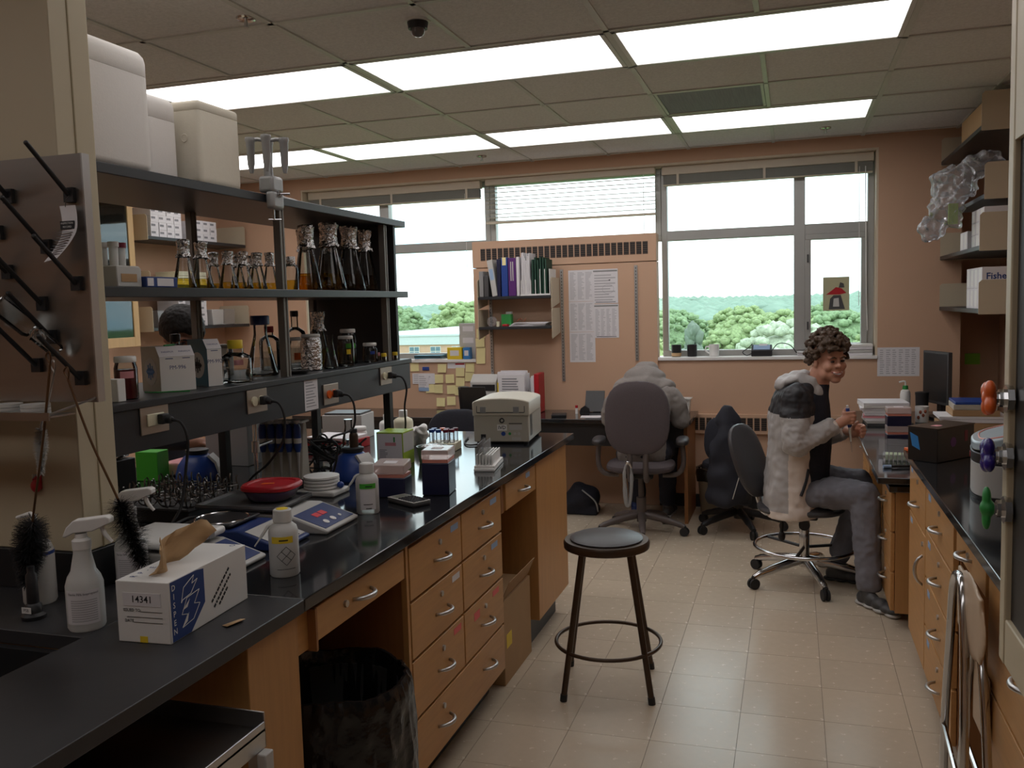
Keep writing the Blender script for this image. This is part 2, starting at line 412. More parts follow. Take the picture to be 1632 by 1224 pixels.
def ceiling_light(k, r, lit, label, grp):
    t = thing('ceiling_light', label, 'ceiling light', (gx(k+1), gy(r+.5), ZC), 0, grp)
    f = MB()
    X, Y = T-.014, T/2-.014
    for x0, x1, y0, y1 in ((-X, X, -Y, -Y+.022), (-X, X, Y-.022, Y), (-X, -X+.022, -Y, Y), (X-.022, X, -Y, Y)): f.box(x0, x1, y0, y1, -.006, .025)
    f.build('frame', 'white_metal', t, .002)
    MB().box(-X+.022, X-.022, -Y+.022, Y-.022, .0, .012).build('diffuser', 'lamp' if lit else 'lamp_low', t)
    MB().box(-X+.01, X-.01, -Y+.01, Y-.01, .012, .03).build('housing', 'white_metal', t)
for k in LIT[0]: ceiling_light(k, 0, True, 'lit rectangular fluorescent ceiling panel in the row above the round stool', 'lit ceiling panels above the stool')
for k in LIT[3]: ceiling_light(k, 3, True, 'lit rectangular fluorescent ceiling panel in the row along the windows', 'lit ceiling panels along the windows')
for r in (-3, -6):
    for k in (-4, -2, 0, 2): ceiling_light(k, r, False, 'dimmed rectangular ceiling panel over the '+('sink end of the island bench', 'doorway side of the room')[r == -6], 'dimmed ceiling panels '+('over the sink', 'by the doorway')[r == -6])
v = thing('ceiling_vent', 'bluish translucent vent panel set in the ceiling between the light rows', 'vent', (gx(2.5), gy(2.5), ZC))
MB().box(-T/2+.012, T/2-.012, -T/2+.012, T/2-.012, .004, .016).build('panel', mat('vent_panel', (.30, .33, .35), .8, var=.25, scale=4, stretch=(40, 1, 1), spec=.1), v)
f = MB()
for x0, x1, y0, y1 in ((-.29, .29, -.29, -.275), (-.29, .29, .275, .29), (-.29, -.275, -.29, .29), (.275, .29, -.29, .29)): f.box(x0, x1, y0, y1, -.001, .006)
f.build('rim', 'grid', v)
def sprinkler(x, y, label):
    t = thing('sprinkler', label, 'sprinkler', (x, y, ZC))
    MB().lathe([(.0, -.008), (.018, -.008), (.036, -.004), (.038, .004), (0, .004)], 20).build('escutcheon', 'chrome', t)
    MB().cyl((0, 0, -.03), (0, 0, -.006), .007).lathe([(0, -.034), (.012, -.034), (.012, -.031), (0, -.031)], 12).build('head', 'satin', t)
sprinkler(-2.02, 3.09, 'chrome ceiling sprinkler near the white foam boxes')
sprinkler(.21, 6.49, 'chrome ceiling sprinkler in front of the right window')
sprinkler(-2.25, 6.49, 'chrome ceiling sprinkler in front of the lowered blind')
t = thing('dome_camera', 'small black dome security camera on the ceiling', 'camera', (-1.42, 3.37, ZC))
MB().lathe([(0, -.004), (.05, -.004), (.052, .004), (0, .004)], 24).build('flange', 'white_metal', t)
MB().lathe([(0, -.03), (.038, -.03), (.042, -.004), (0, -.004)], 24).build('housing', 'black', t)
MB().lathe([(0, -.062), (.014, -.059), (.024, -.05), (.029, -.038), (.03, -.029), (0, -.029)], 24).build('dome', mat('smoke_dome', (.12, .10, .10), .12), t)
# walls
wb = MB()
wb.box(-5.1, -4.06, 6.9, 7.2, 0, 2.9).box(-4.06, .58, 6.9, 7.2, 0, 1.135).box(-4.06, .58, 6.9, 7.2, 2.635, 2.9).box(.58, 1.12, 6.9, 7.2, 0, 2.9).box(1.0, 1.7, 7.2, 7.3, 0, 2.9)
wall_back = struct(wb.build('wall_back', 'wall_paint'), 'tan painted wall with a wide window opening', 'wall')
struct(MB().box(-5.1, -4.9, -1.8, 6.9, 0, 2.9).build('wall_left', 'wall_paint'), 'tan painted side wall behind the island bench', 'wall')
struct(MB().box(1.42, 1.7, -1.8, 7.2, 0, 2.9).build('wall_right', 'wall_paint'), 'tan painted side wall carrying open shelves', 'wall')
struct(MB().box(-4.9, 1.42, -1.8, -1.6, 0, 2.9).build('wall_front', 'wall_paint'), 'plain tan wall facing the windows', 'wall')
# reveal lining, sill
rv = MB().box(-4.06, -4.045, 6.905, 7.12, 1.16, 2.635).box(.565, .58, 6.905, 7.12, 1.16, 2.635).box(-4.045, .565, 6.905, 7.12, 2.62, 2.635)
struct(rv.build('trim_1', 'reveal_paint'), 'cream plaster lining of the window recess', 'trim')
struct(MB().box(-4.06, .58, 6.885, 7.12, 1.135, 1.16).build('trim_2', 'white', None, .004), 'white window sill board', 'window sill')
# convector cover panel between the windows
cp = struct(MB().box(-2.49, -.995, 6.88, 6.99, 0, 1.9).build('trim_3', 'panel_paint', None, .003), 'tan cover panel between the windows with a slotted grille', 'panel')
MB().box(-2.49, -.995, 6.872, 6.99, 1.904, 2.115).build('cover_panel', 'panel_paint', cp, .003)
sl = MB().box(-.0195, .0195, -.001, .004, -.048, .048).mesh('grille_slot'); sl.materials.append(M['black'])
lv = MB()
for q in range(6): lv.box(-.0195, .0195, -.004, .0, -.043+q*.0165, -.038+q*.0165)
lv = lv.mesh('louvre'); lv.materials.append(M['rust'] if False else mat('louvre_brown', (.10, .065, .045), .5))
for i in range(28):
    s_ = inst('grille_slot', sl, cp, (-2.397+i*.0488, 6.8709, 2.007)); inst('louvre', lv, s_, (0, 0, 0))
# convector grille low on the wall
hg = struct(MB().box(-1.0, .56, 6.875, 6.9, .575, .725).build('trim_4', 'panel_paint', None, .002), 'tan convector face under the right window with a row of dark slots', 'convector')
for i in range(30):
    s_ = inst('grille_slot', sl, hg, (-.965+i*.0505, 6.8738, .65)); inst('louvre', lv, s_, (0, 0, 0))
struct(MB().box(-4.06, -2.49, 6.885, 6.9, .0, .1).box(-.995, 1.12, 6.885, 6.9, 0, .1).build('baseboard_back', 'black'), 'black vinyl baseboard', 'baseboard')
# windows
defm('alu', (.40, .40, .38), .4, .35)
def win_frame(mb, x0, x1, z0, z1, wd, y0=7.06, y1=7.13):
    return mb.box(x0, x1, y0, y1, z0, z0+wd).box(x0, x1, y0, y1, z1-wd, z1).box(x0, x0+wd, y0, y1, z0+wd, z1-wd).box(x1-wd, x1, y0, y1, z0+wd, z1-wd)
def pane(p, x0, x1, z0, z1): MB().box(x0, x1, 7.094, 7.1, z0, z1).build('pane', 'pane', p)
w1 = struct(win_frame(MB(), -4.045, -2.39, 1.16, 2.62, .045).build('window_1', 'alu', None, .003), 'aluminium window left of the panel with a view of a brick building', 'window')
MB().box(-3.389, -3.305, 7.05, 7.135, 1.2, 2.58).build('mullion', 'alu', w1, .003); MB().box(-4.0, -2.43, 7.055, 7.132, 2.065, 2.14).build('transom', 'alu', w1, .003)
for x0, x1 in ((-4.0, -3.389), (-3.305, -2.43)):
    pane(w1, x0, x1, 1.205, 2.065); pane(w1, x0, x1, 2.14, 2.575)
w2 = struct(win_frame(MB(), -2.388, -.982, 2.06, 2.62, .045).build('window_2', 'alu', None, .003), 'narrow upper window above the tan cover panel', 'window')
pane(w2, -2.345, -1.025, 2.105, 2.575)
w3 = struct(win_frame(MB(), -.98, .565, 1.16, 2.62, .045).build('window_3', 'alu', None, .003), 'large aluminium window with a view of green trees', 'window')
MB().box(.006, .086, 7.05, 7.135, 1.2, 2.58).build('mullion', 'alu', w3, .003); MB().box(-.936, .52, 7.055, 7.132, 2.06, 2.135).build('transom', 'alu', w3, .003)
win_frame(MB(), .086, .52, 1.205, 2.06, .042, 7.045, 7.12).build('sash', 'alu', w3, .003)
MB().box(.1, .112, 7.03, 7.046, 1.35, 1.41).box(.1, .112, 7.03, 7.046, 1.85, 1.91).build('hinge', 'dark_grey', w3)
pane(w3, -.935, .006, 1.205, 2.06); pane(w3, -.935, .006, 2.135, 2.575); pane(w3, .086, .52, 2.135, 2.575); pane(w3, .128, .478, 1.247, 2.018)
# blinds
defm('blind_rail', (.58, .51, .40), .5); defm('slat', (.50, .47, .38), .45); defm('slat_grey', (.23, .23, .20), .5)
def blind_up(x0, x1, label):
    t = thing('venetian_blind', label, 'blind', ((x0+x1)/2, 7.0, 2.62)); h = (x1-x0)/2
    MB().box(-h, h, -.03, .03, -.065, 0).build('headrail', 'blind_rail', t, .004)
    m = MB()
    for q in range(14): m.box(-h+.01, h-.01, -.026, .026, -.072-q*.0047, -.0685-q*.0047)
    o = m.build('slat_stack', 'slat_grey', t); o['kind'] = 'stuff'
    MB().box(-h+.01, h-.01, -.027, .027, -.146, -.137).build('bottom_rail', 'blind_rail', t)
    for q in range(max(2, int(h*2/.42))):
        x = -h+.12+q*(2*h-.24)/max(1, int(h*2/.42)-1); MB().box(x-.009, x+.009, -.03, -.027, -.147, -.06).build('ladder_tape', 'blind_rail', t)
    return t
b1 = blind_up(-4.03, -2.44, 'raised venetian blind stacked above the left window')
b3 = blind_up(-.96, .555, 'raised venetian blind stacked above the window with trees')
MB().tube([(.70, -.032, -.1), (.705, -.034, -.6), (.71, -.036, -1.0), (.72, -.03, -1.28)], .003, 6, sub=4).build('wand', 'white', b3)
MB().tube([(.66, -.032, -.1), (.66, -.034, -1.1)], .002, 6).build('cord', 'white', b3)
MB().tube([(.66, -.032, -.1), (.665, -.034, -.8)], .002, 6).build('cord', 'white', b1)
t = thing('venetian_blind', 'partly lowered crooked venetian blind above the tan panel', 'blind', (-1.70, 6.98, 2.62))
MB().box(-.69, .69, -.03, .03, -.05, 0).build('headrail', 'blind_rail', t, .004)
s0 = MB().box(-.69, .69, -.025, .025, -.0013, .0013).mesh('slat'); s0.materials.append(M['slat'])
for q in range(9):
    i_ = inst('slat', s0, t, (random.uniform(-.008, .008), 0, -.078-q*.0335), (.22, (0, .004, -.004, .008, .012, .006, -.006, .004, .012)[q], 0))
MB().box(-.69, .69, -.026, .026, -.36, -.345).build('bottom_rail', 'blind_rail', t)
for x in (-.5, 0, .5): MB().box(x-.001, x+.001, -.028, -.027, -.35, -.05).build('ladder_tape', 'white', t)
MB().tube([(.6, -.03, -.05), (.602, -.03, -.5), (.6, -.03, -.7)], .0025, 6).build('cord', 'white', t)
# ------------------------------------------------------------------ outside
defm('grass', (.10, .22, .05), .9, var=.4, scale=.05); defm('asphalt', (.35, .35, .36), .9); defm('roof_pale', (.52, .56, .55), .8); defm('brick', (.52, .32, .22), .85, var=.12, scale=3)
defm('leaf_a', (.20, .29, .14), .8, var=.8, scale=3.5); defm('leaf_b', (.26, .34, .15), .8, var=.8, scale=3.5); defm('leaf_c', (.15, .19, .14), .8, var=.5, scale=2.); defm('leaf_d', (.40, .45, .32), .8, var=.8, scale=4)
defm('forest', (.22, .31, .235), .9, var=.35, scale=.09); defm('bark', (.12, .09, .06), .9); defm('house_wall', (.6, .57, .52), .8); defm('house_roof', (.36, .35, .36), .85); defm('win_dark', (.08, .15, .18), .2); defm('tyre', (.02, .02, .02), .8)  # forest colour lightened towards blue-green: distance haze put into the base colour
GZ = -13.
struct(MB().box(-900, 700, 20, 1500, GZ-1, GZ).build('ground', 'grass'), 'green ground far below the windows', 'ground')
struct(MB().box(-26, 14, 95, 116, GZ, GZ+.05).build('parking_lot', 'asphalt'), 'grey parking lot among the trees', 'ground')
ico = bmesh.new(); bmesh.ops.create_icosphere(ico, subdivisions=2, radius=1); ICO = ([v.co.copy() for v in ico.verts], [[v.index for v in f.verts] for f in ico.faces]); ico.free()
ico = bmesh.new(); bmesh.ops.create_icosphere(ico, subdivisions=1, radius=1); ICO1 = ([v.co.copy() for v in ico.verts], [[v.index for v in f.verts] for f in ico.faces]); ico.free()
def blob(mb, c, r, rng, src=ICO1, j=.3):
    c = Vector(c); mb.add([c+Vector((p.x*r[0], p.y*r[1], p.z*r[2]))*(1+rng.uniform(-j, j)) for p in src[0]], src[1])
rng = random.Random(3)
m = MB()
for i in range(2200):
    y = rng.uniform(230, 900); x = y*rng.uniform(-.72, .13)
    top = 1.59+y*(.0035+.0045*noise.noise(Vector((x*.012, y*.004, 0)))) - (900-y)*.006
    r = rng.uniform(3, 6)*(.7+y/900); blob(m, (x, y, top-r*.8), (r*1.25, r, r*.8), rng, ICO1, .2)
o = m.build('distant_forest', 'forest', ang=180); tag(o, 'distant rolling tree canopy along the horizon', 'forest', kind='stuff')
def tree(x, y, top, R, mat_, label, grp, conifer=False, seed=0):
    g = random.Random(seed); H = top-GZ
    t = thing('tree', label, 'tree', (x, y, GZ), 0, grp)
    MB().cyl((0, 0, 0), (0, 0, H*.7), .35, .15, 8).build('trunk', 'bark', t)
    m = MB()
    if conifer:
        for q in range(60):
            h = g.random(); rr = R*(1-h)*.95+.2; a = g.uniform(0, 2*PI); blob(m, (rr*.75*math.cos(a), rr*.75*math.sin(a), H*(.15+.82*h)), (rr*.4+.3, rr*.4+.3, .8), g, ICO1, .4)
    else:
        for q in range(420):
            a = g.uniform(0, 2*PI); ph = math.asin(g.uniform(-.75, 1)); k = g.uniform(.72, 1.)
            r = g.uniform(.06, .13)*R
            blob(m, (R*k*math.cos(ph)*math.cos(a), R*k*math.cos(ph)*math.sin(a), H*.62+(H*.36)*k*math.sin(ph)), (r*1.1, r*1.1, r*.8), g, ICO1, .25)
        m.sph((0, 0, H*.62), (R*.85, R*.85, H*.3), 12, 8)
    m.build('crown', mat_, t, ang=180)
tree(-.3, 74, -.1, 5.2, 'leaf_d', 'pale blossoming round tree closest outside the large window', None, seed=1)
tree(-8.3, 79, -.2, 2.6, 'leaf_c', 'dark pointed conifer beside the blossoming tree', None, True, seed=2)
for i, (x, y, tp, R, mm) in enumerate([(-15, 88, -.9, 4.2, 'leaf_b'), (-6, 122, -.2, 5.5, 'leaf_b'), (-19, 130, .2, 6, 'leaf_a'), (-1, 142, .2, 6.5, 'leaf_b'), (7, 128, -.2, 6, 'leaf_a'), (10, 104, -1.2, 4.5, 'leaf_b'), (-20, 154, .4, 7, 'leaf_a'), (5.5, 165, .6, 7, 'leaf_a'), (-9, 175, .5, 7, 'leaf_b'), (16, 150, .4, 7, 'leaf_a')]):
    tree(x, y, tp, R, mm, 'mid-green leafy tree in the grove beyond the large window', 'grove beyond the large window', seed=10+i)
tree(-59, 156, 2.8, 7, 'leaf_b', 'broad green tree standing behind the brick building roof', None, seed=30)
for i, (x, y, tp, R) in enumerate([(-80, 172, 2.2, 7), (-66, 186, 2.6, 7), (-46, 178, 2.2, 7), (-92, 196, 2.5, 8), (-55, 207, 3.0, 8)]):
    tree(x, y, tp, R, 'leaf_a', 'leafy tree in the row behind the low houses', 'trees behind the low houses', seed=40+i)
def house(x, y, wd, base, hh, label):
    t = thing('house', label, 'house', (x, y, GZ))
    MB().box(-wd/2, wd/2, 0, 9, 0, base-GZ).build('wall', 'house_wall', t)
    MB().prism([(-wd/2-.5, base-GZ), (wd/2+.5, base-GZ), (0, base-GZ+hh)], -.5, 9.5, 'y').build('roof', 'house_roof', t)
house(-46.5, 138, 9, -2.9, 2.4, 'small gabled house right of the broad green tree')
house(-73, 138, 11, -3.2, 2.4, 'small gabled house left of the broad green tree')
b = thing('brick_building', 'low brick building with a pale flat roof seen through the left window', 'building', (-45, 95, GZ))
MB().box(-6, 16, 0, 38, 0, -1.62-GZ).build('wall', 'brick', b); MB().box(-6.3, 16.3, -.3, 38, -1.62-GZ, -1.42-GZ).build('roof', 'roof_pale', b)
MB().box(-6.2, 16.2, -.2, .1, -2.6-GZ, -1.62-GZ).build('fascia', 'roof_pale', b)
for x in (-.2, 2.45, 5.1, 7.75, 10.4):
    for zz in (-3.95, -7.4):
        o = MB().box(x, x+1.3, -.06, .05, zz-GZ, zz+1.15-GZ).build('window', 'house_wall', b)
        for dx in (0, .62):
            for dz in (0, .55): MB().box(x+.07+dx, x+.6+dx, -.09, -.06, zz+.07+dz-GZ, zz+.53+dz-GZ).build('pane', 'win_dark', o)
defm('car_white', (.8, .8, .8), .25); defm('car_silver', (.5, .52, .54), .3, .5)
def car(x, y, col, label):
    t = thing('car', label, 'car', (x, y, GZ+.05), 0, 'cars on the parking lot')
    MB().prism([(-2.2, .35), (-2.2, .85), (-1.3, .95), (-.7, 1.45), (.9, 1.45), (1.5, .95), (2.2, .85), (2.25, .35)], -.85, .85, 'y').build('body', col, t, .08)
    MB().prism([(-1.15, .97), (-.66, 1.38), (.85, 1.38), (1.32, .97)], -.87, .87, 'y').build('window', 'win_dark', t)
    for a in (-1.35, 1.35):
        for q in (-.8, .65): MB().cyl((a, q, .33), (a, q+.16, .33), .33, n=14).build('wheel', 'tyre', t)
for i, (x, y) in enumerate([(-10.5, 101), (-5.4, 103), (-16, 102), (-.2, 104), (-12.6, 109), (-7, 110)]):
    car(x, y, ('car_white', 'car_silver')[i % 2], ('white', 'silver')[i % 2]+' car on the parking lot beyond the window sill')
# ================================================================== fixed furniture
def handle_mesh(sgn, wd=.105, out=.034, vert=False):
    m = MB(); pts = []
    for i in range(9):
        t = i/8; a = (t-.5)*wd; d = out*math.sin(PI*t)**.6
        pts.append((sgn*d, a if not vert else 0, 0 if not vert else a))
    m.tube(pts, [.005, .006, .0068, .0072, .0074, .0072, .0068, .006, .005], 8)
    me = m.mesh('handle'); me.materials.append(M['satin']); me.shade_smooth(); return me
HL, HR, HRV = handle_mesh(1), handle_mesh(-1), handle_mesh(-1, .12, .03, True)
lk = MB().cyl((-.004, 0, 0), (.004, 0, 0), .0095, n=14).mesh('lock'); lk.materials.append(M['satin'])
def drawer(parent, sgn, x, y0, y1, z0, z1, hy=.5, hz=.5, lock=True, m='wood_h', th=.018, hm=None, sub=True):
    g = .003
    d = MB().box(min(x, x+sgn*th), max(x, x+sgn*th), y0+g, y1-g, z0+g, z1-g).build('drawer', m, parent, .002)
    xx = x+sgn*th
    inst('handle', hm or (HL if sgn > 0 else HR), d, (xx, y0+(y1-y0)*hy, z0+(z1-z0)*hz))
    if lock: inst('lock', lk, d, (xx+sgn*.002, y0+(y1-y0)*hy, z1-.045))
    return d
def sticker(parent, sgn, x, y, z, wd, h, m):
    return MB().box(min(x, x+sgn*.0008), max(x, x+sgn*.0008), y-wd/2, y+wd/2, z-h/2, z+h/2).build('label_tape', m, parent)
# ---- island bench worktop
ct_ = thing('bench_worktop', 'long black resin worktop of the island bench with a sink hole', 'worktop', (0, 0, 0))
m = MB().box(-2.74, -2.12, .2, 1.797, .882, .914).box(-1.44, -1.10, .2, 1.797, .882, .914).box(-2.12, -1.44, 1.47, 1.797, .882, .914).box(-2.12, -1.44, .2, .85, .882, .914)
m.build('slab', 'black_worn', ct_, .002)
MB().box(-2.74, -1.10, 1.80, 4.52, .882, .914).build('slab', 'black_top', ct_, .003)
sk = MB().box(-2.12, -1.44, .85, .87, .80, .881).box(-2.12, -1.44, 1.45, 1.47, .80, .881).box(-2.12, -2.10, .85, 1.47, .80, .881).box(-1.46, -1.44, .85, 1.47, .80, .881).box(-2.12, -1.44, .85, 1.47, .78, .80)
tag(sk.build('lab_sink', 'black'), 'black resin sink basin set into the island bench', 'sink')
# ---- island cabinets (faces at x = -1.138 .. -1.12)
XF = -1.138
c = thing('knee_space_unit', 'wide oak panel and drawer framing the trash can knee space', 'cabinet', (0, 0, 0))
MB().box(-1.7, -1.12, 1.593, 1.795, 0, .8815).build('panel', 'wood', c, .002)
MB().box(-1.70, -1.145, 1.796, 2.414, .77, .8815).box(-1.145, -1.128, 1.796, 1.86, .77, .8815).build('apron', 'wood_h', c)
MB().box(XF, -1.105, 1.853, 1.862, .765, .87).build('edge_strip', 'wood_dark', c)
drawer(c, 1, XF, 1.866, 2.405, .775, .868, .48, .5, False); inst('lock', lk, c, (-1.117, 2.03, .825))
c = thing('drawer_cabinet', 'oak cabinet of seven drawers under the island bench', 'cabinet', (0, 0, 0))
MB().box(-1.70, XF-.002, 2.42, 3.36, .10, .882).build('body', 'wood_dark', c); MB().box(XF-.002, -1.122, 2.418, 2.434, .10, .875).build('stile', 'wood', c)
MB().box(-1.70, -1.20, 2.44, 3.35, 0, .10).build('plinth', 'black', c)
rows = [(.69, .862), (.503, .686), (.308, .499)]
for i, (a, b) in enumerate(rows):
    d = drawer(c, 1, XF, 2.437, 2.886, a, b, .55, .45); sticker(d, 1, -1.12, 2.82, b-.03, .07, .022, ('sticker_blue', 'paper', 'sticker_pink')[i])
    d = drawer(c, 1, XF, 2.890, 3.337, a, b, .5, .45); sticker(d, 1, -1.12, 3.24, b-.03, .075, .022, ('sticker_blue', 'sticker_blue', 'sticker_pink')[i])
    if i == 2: sticker(d, 1, -1.12, 3.02, b-.05, .06, .03, 'sticker_pink')
d = drawer(c, 1, XF, 2.437, 3.337, .115, .304, .26, .5); inst('handle', HL, d, (-1.12, 3.12, .22))
c = thing('end_cabinet', 'plain oak cabinet closing the far end of the island bench', 'cabinet', (0, 0, 0))
MB().box(-1.70, -1.122, 3.862, 4.42, .13, .882).build('body', 'wood', c, .002); MB().box(-1.70, -1.18, 3.88, 4.36, 0, .13).build('plinth', 'dark_grey', c)
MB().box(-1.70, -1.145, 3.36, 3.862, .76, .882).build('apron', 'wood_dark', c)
MB().box(XF, -1.128, 3.362, 3.396, .75, .87).box(XF, -1.128, 3.845, 3.862, .75, .87).build('stile', 'wood_dark', c)
d = drawer(c, 1, XF, 3.40, 3.843, .752, .868, .5, .45, False); sticker(d, 1, -1.12, 3.72, .845, .06, .022, 'sticker_blue')
c = thing('far_side_cabinet', 'oak cabinet run on the far side of the island bench', 'cabinet')
MB().box(-2.70, -1.71, 1.62, 4.42, .1, .881).build('body', 'wood_dark', c); MB().box(-2.62, -1.75, 1.64, 4.38, 0, .1).build('plinth', 'black', c)
# ---- cream column with backsplash
col = struct(MB().box(-2.35, -1.66, 1.725, 1.85, 1.014, ZC).build('wall_column', 'cream_paint', None, .003), 'cream painted column standing on the island bench', 'column')
MB().box(-1.6602, -1.6585, 1.784, 1.788, 1.014, ZC).build('seam', 'groove', col)
MB().box(-2.35, -1.652, 1.715, 1.85, .9145, 1.014).build('backsplash', 'black', col, .002)
# ---- reagent shelf over the island bench
rs = thing('reagent_shelf', 'tall black reagent shelf with grey posts along the middle of the island bench', 'shelf unit', (0, 0, 0))
MB().box(-2.15, -1.70, 1.851, 3.795, 1.222, 1.34).build('raceway', 'shelf_black', rs, .002)
MB().box(-2.17, -1.692, 1.851, 3.80, 1.34, 1.36).build('ledge', 'shelf_black', rs, .002)
MB().box(-2.15, -1.70, 1.851, 3.805, 1.642, 1.67).build('shelf_board', 'shelf_black', rs, .002)
MB().box(-2.15, -1.70, 1.851, 3.80, 1.962, 1.99).build('shelf_board', 'shelf_black', rs, .002)
for x in (-1.735, -2.10):
    for y in (2.79, 3.63):
        for a, b in ((1.36, 1.642), (1.67, 1.962)):
            m = MB().box(x-.012, x+.012, y-.016, y+.016, a, b).box(x+.012, x+.014, y-.014, y-.006, a, b).box(x+.012, x+.014, y+.006, y+.014, a, b); m.build('post', 'strut', rs)
MB().box(-2.13, -1.715, 3.70, 3.72, 1.36, 1.642).box(-2.13, -1.715, 3.70, 3.72, 1.67, 1.962).build('end_panel', 'black', rs)
for y, xs in ((1.90, (-1.80, -2.11)), (2.93, (-2.11,)), (3.63, (-1.74, -2.11))):
    for x in xs: MB().box(x-.016, x+.016, y-.016, y+.016, .9145, 1.222).build('leg', 'black', rs)
def outlet(y, z, wide, ins, label, cordpts):
    t = thing('outlet', label, 'outlet', (-1.70, y, z))
    MB().box(.0005, .005, -.057, .057, -.039, .039).build('cover_plate', 'plate_steel', t, .002)
    if wide: MB().box(.005, .009, -.034, .034, -.017, .017).build('receptacle', ins, t, .002)
    else:
        for q in (-.02, .02): MB().cyl((.005, q, 0), (.010, q, 0), .016, n=16).build('receptacle', ins, t)
    p = thing('power_cord', 'black plug and '+cordpts[0], 'power cord', (-1.70, y, z))
    MB().cyl((.011, .02, 0), (.045, .02, -.004), .015, .010, 12).box(.011, .03, .0, .03, -.014, .014).build('plug', 'rubber', p, .003)
    MB().tube([(.04, .02, -.004), (.07, .025, -.012), (.085, .03, -.06), (.07, .035, -.14)]+cordpts[1], .0042, 8, sub=6).build('cord', 'rubber', p)
outlet(2.046, 1.303, True, 'ivory', 'steel double outlet with ivory insert below the film boxes', ('thick lead hanging from the outlet below the film boxes', [(.05, .03, -.25), (.0, .05, -.31), (-.06, .2, -.33), (-.1, .33, -.36)]))
outlet(2.545, 1.300, False, 'ivory', 'steel double outlet with round ivory sockets under the yellow-capped bottle', ('lead dropping past the pipettes from the ivory sockets', [(.0, .05, -.22), (-.12, .12, -.29), (-.2, .18, -.37)]))
outlet(3.04, 1.272, False, 'orange', 'steel double outlet with orange sockets beside the taped paper', ('looped lead hanging from the orange sockets', [(.03, -.06, -.16), (.02, .0, -.2), (.0, .02, -.27), (-.03, .03, -.34)]))
outlet(3.53, 1.302, False, 'ivory', 'steel outlet close to the end of the black shelf', ('long lead swinging from the outlet at the shelf end', [(.06, .06, -.22), (.045, .075, -.30), (.04, .09, -.38)]))
t = tag(MB().box(-1.7, -1.6992, 2.85, 2.945, 1.227, 1.345).build('taped_note', 'paper'), 'white note sheet taped to the black shelf rail', 'paper')
m = MB()
for q in range(9): m.box(-1.6992, -1.6988, 2.86, 2.93-.01*(q % 3), 1.24+q*.011, 1.243+q*.011)
m.build('print', 'grey_ink', t)
# ---- right bench
rb = thing('bench_worktop', 'black resin worktop of the wall bench with a bright front edge', 'worktop', (0, 0, 0))
MB().box(.466, 1.415, -1.3, 4.23, .882, .914).build('slab', 'black_top', rb, .003)
XR = .508
c = thing('door_cabinet', 'oak cabinet with one drawer over a door beside the low desk', 'cabinet', (0, 0, 0))
MB().box(XR+.002, 1.4, 3.71, 4.20, .10, .882).build('body', 'wood', c); MB().box(.58, 1.4, 3.72, 4.18, 0, .10).build('plinth', 'dark_grey', c)
d = drawer(c, -1, XR, 3.712, 4.20, .655, .868, .45, .35, True); sticker(d, -1, .49, 4.12, .84, .06, .022, 'sticker_blue')
d = drawer(c, -1, XR, 3.712, 4.20, .112, .651, .12, .72, True, hm=HRV); d.name = 'door'; sticker(d, -1, .49, 4.12, .62, .06, .022, 'sticker_blue')
c = thing('drawer_cabinet', 'oak cabinet of four stacked drawers in the wall bench', 'cabinet', (0, 0, 0))
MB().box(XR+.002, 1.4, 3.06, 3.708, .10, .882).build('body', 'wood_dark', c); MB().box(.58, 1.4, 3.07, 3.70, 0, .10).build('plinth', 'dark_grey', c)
for i, (a, b) in enumerate(((.69, .868), (.50, .686), (.308, .496), (.112, .304))):
    d = drawer(c, -1, XR, 3.08, 3.706, a, b, .45, .42); sticker(d, -1, .49, 3.6, b-.04, .06, .025, 'sticker_blue')
c = thing('knee_space_cabinet', 'shallow oak drawer over the knee space holding the folding chair', 'drawer', (0, 0, 0))
MB().box(XR+.002, 1.1, 2.565, 3.058, .765, .882).build('apron', 'wood_dark', c); MB().box(XR, 1.4, 3.05, 3.059, .0, .765).box(1.38, 1.4, 2.565, 3.05, 0, .765).build('back_panel', 'wood_dark', c)
drawer(c, -1, XR, 2.58, 3.03, .775, .868, .55, .5, True)
c = thing('near_cabinet', 'oak cabinet with deep drawers under the fume hood', 'cabinet', (0, 0, 0))
MB().box(XR+.002, 1.4, 1.3, 2.56, .10, .882).build('body', 'wood', c); MB().box(.58, 1.4, 1.3, 2.55, 0, .10).build('plinth', 'dark_grey', c)
for a, b in ((.56, .868), (.30, .556), (.112, .296)): drawer(c, -1, XR, 1.9, 2.545, a, b, .35, .55)
# ---- low desk part
ld = thing('low_desk', 'lower black-topped desk section beyond the wall bench', 'desk', (0, 0, 0))
MB().box(.37, 1.415, 4.33, 6.88, .73, .76).build('top', 'black_top', ld, .003); MB().box(.43, 1.1, 4.44, 4.95, .67, .70).build('pullout_board', 'black_top', ld, .003)
MB().box(1.38, 1.41, 4.33, 6.88, 0, .73).build('back_panel', 'wood_dark', ld)
for y0, y1, lab in ((4.47, 4.93, 'oak drawer pedestal under the pull-out board'), (5.72, 6.25, 'oak drawer pedestal behind the smiling person')):
    c = thing('drawer_pedestal', lab, 'cabinet', (0, 0, 0))
    top = .669 if y0 < 5 else .729
    MB().box(.462, 1.3, y0, y1, .08, top).build('body', 'wood', c); MB().box(.55, 1.3, y0+.02, y1-.02, 0, .08).build('plinth', 'dark_grey', c)
    for i in range(3): drawer(c, -1, .46, y0+.01, y1-.01, .085+i*(top-.09)/3, .085+(i+1)*(top-.09)/3-.003, .5, .6)
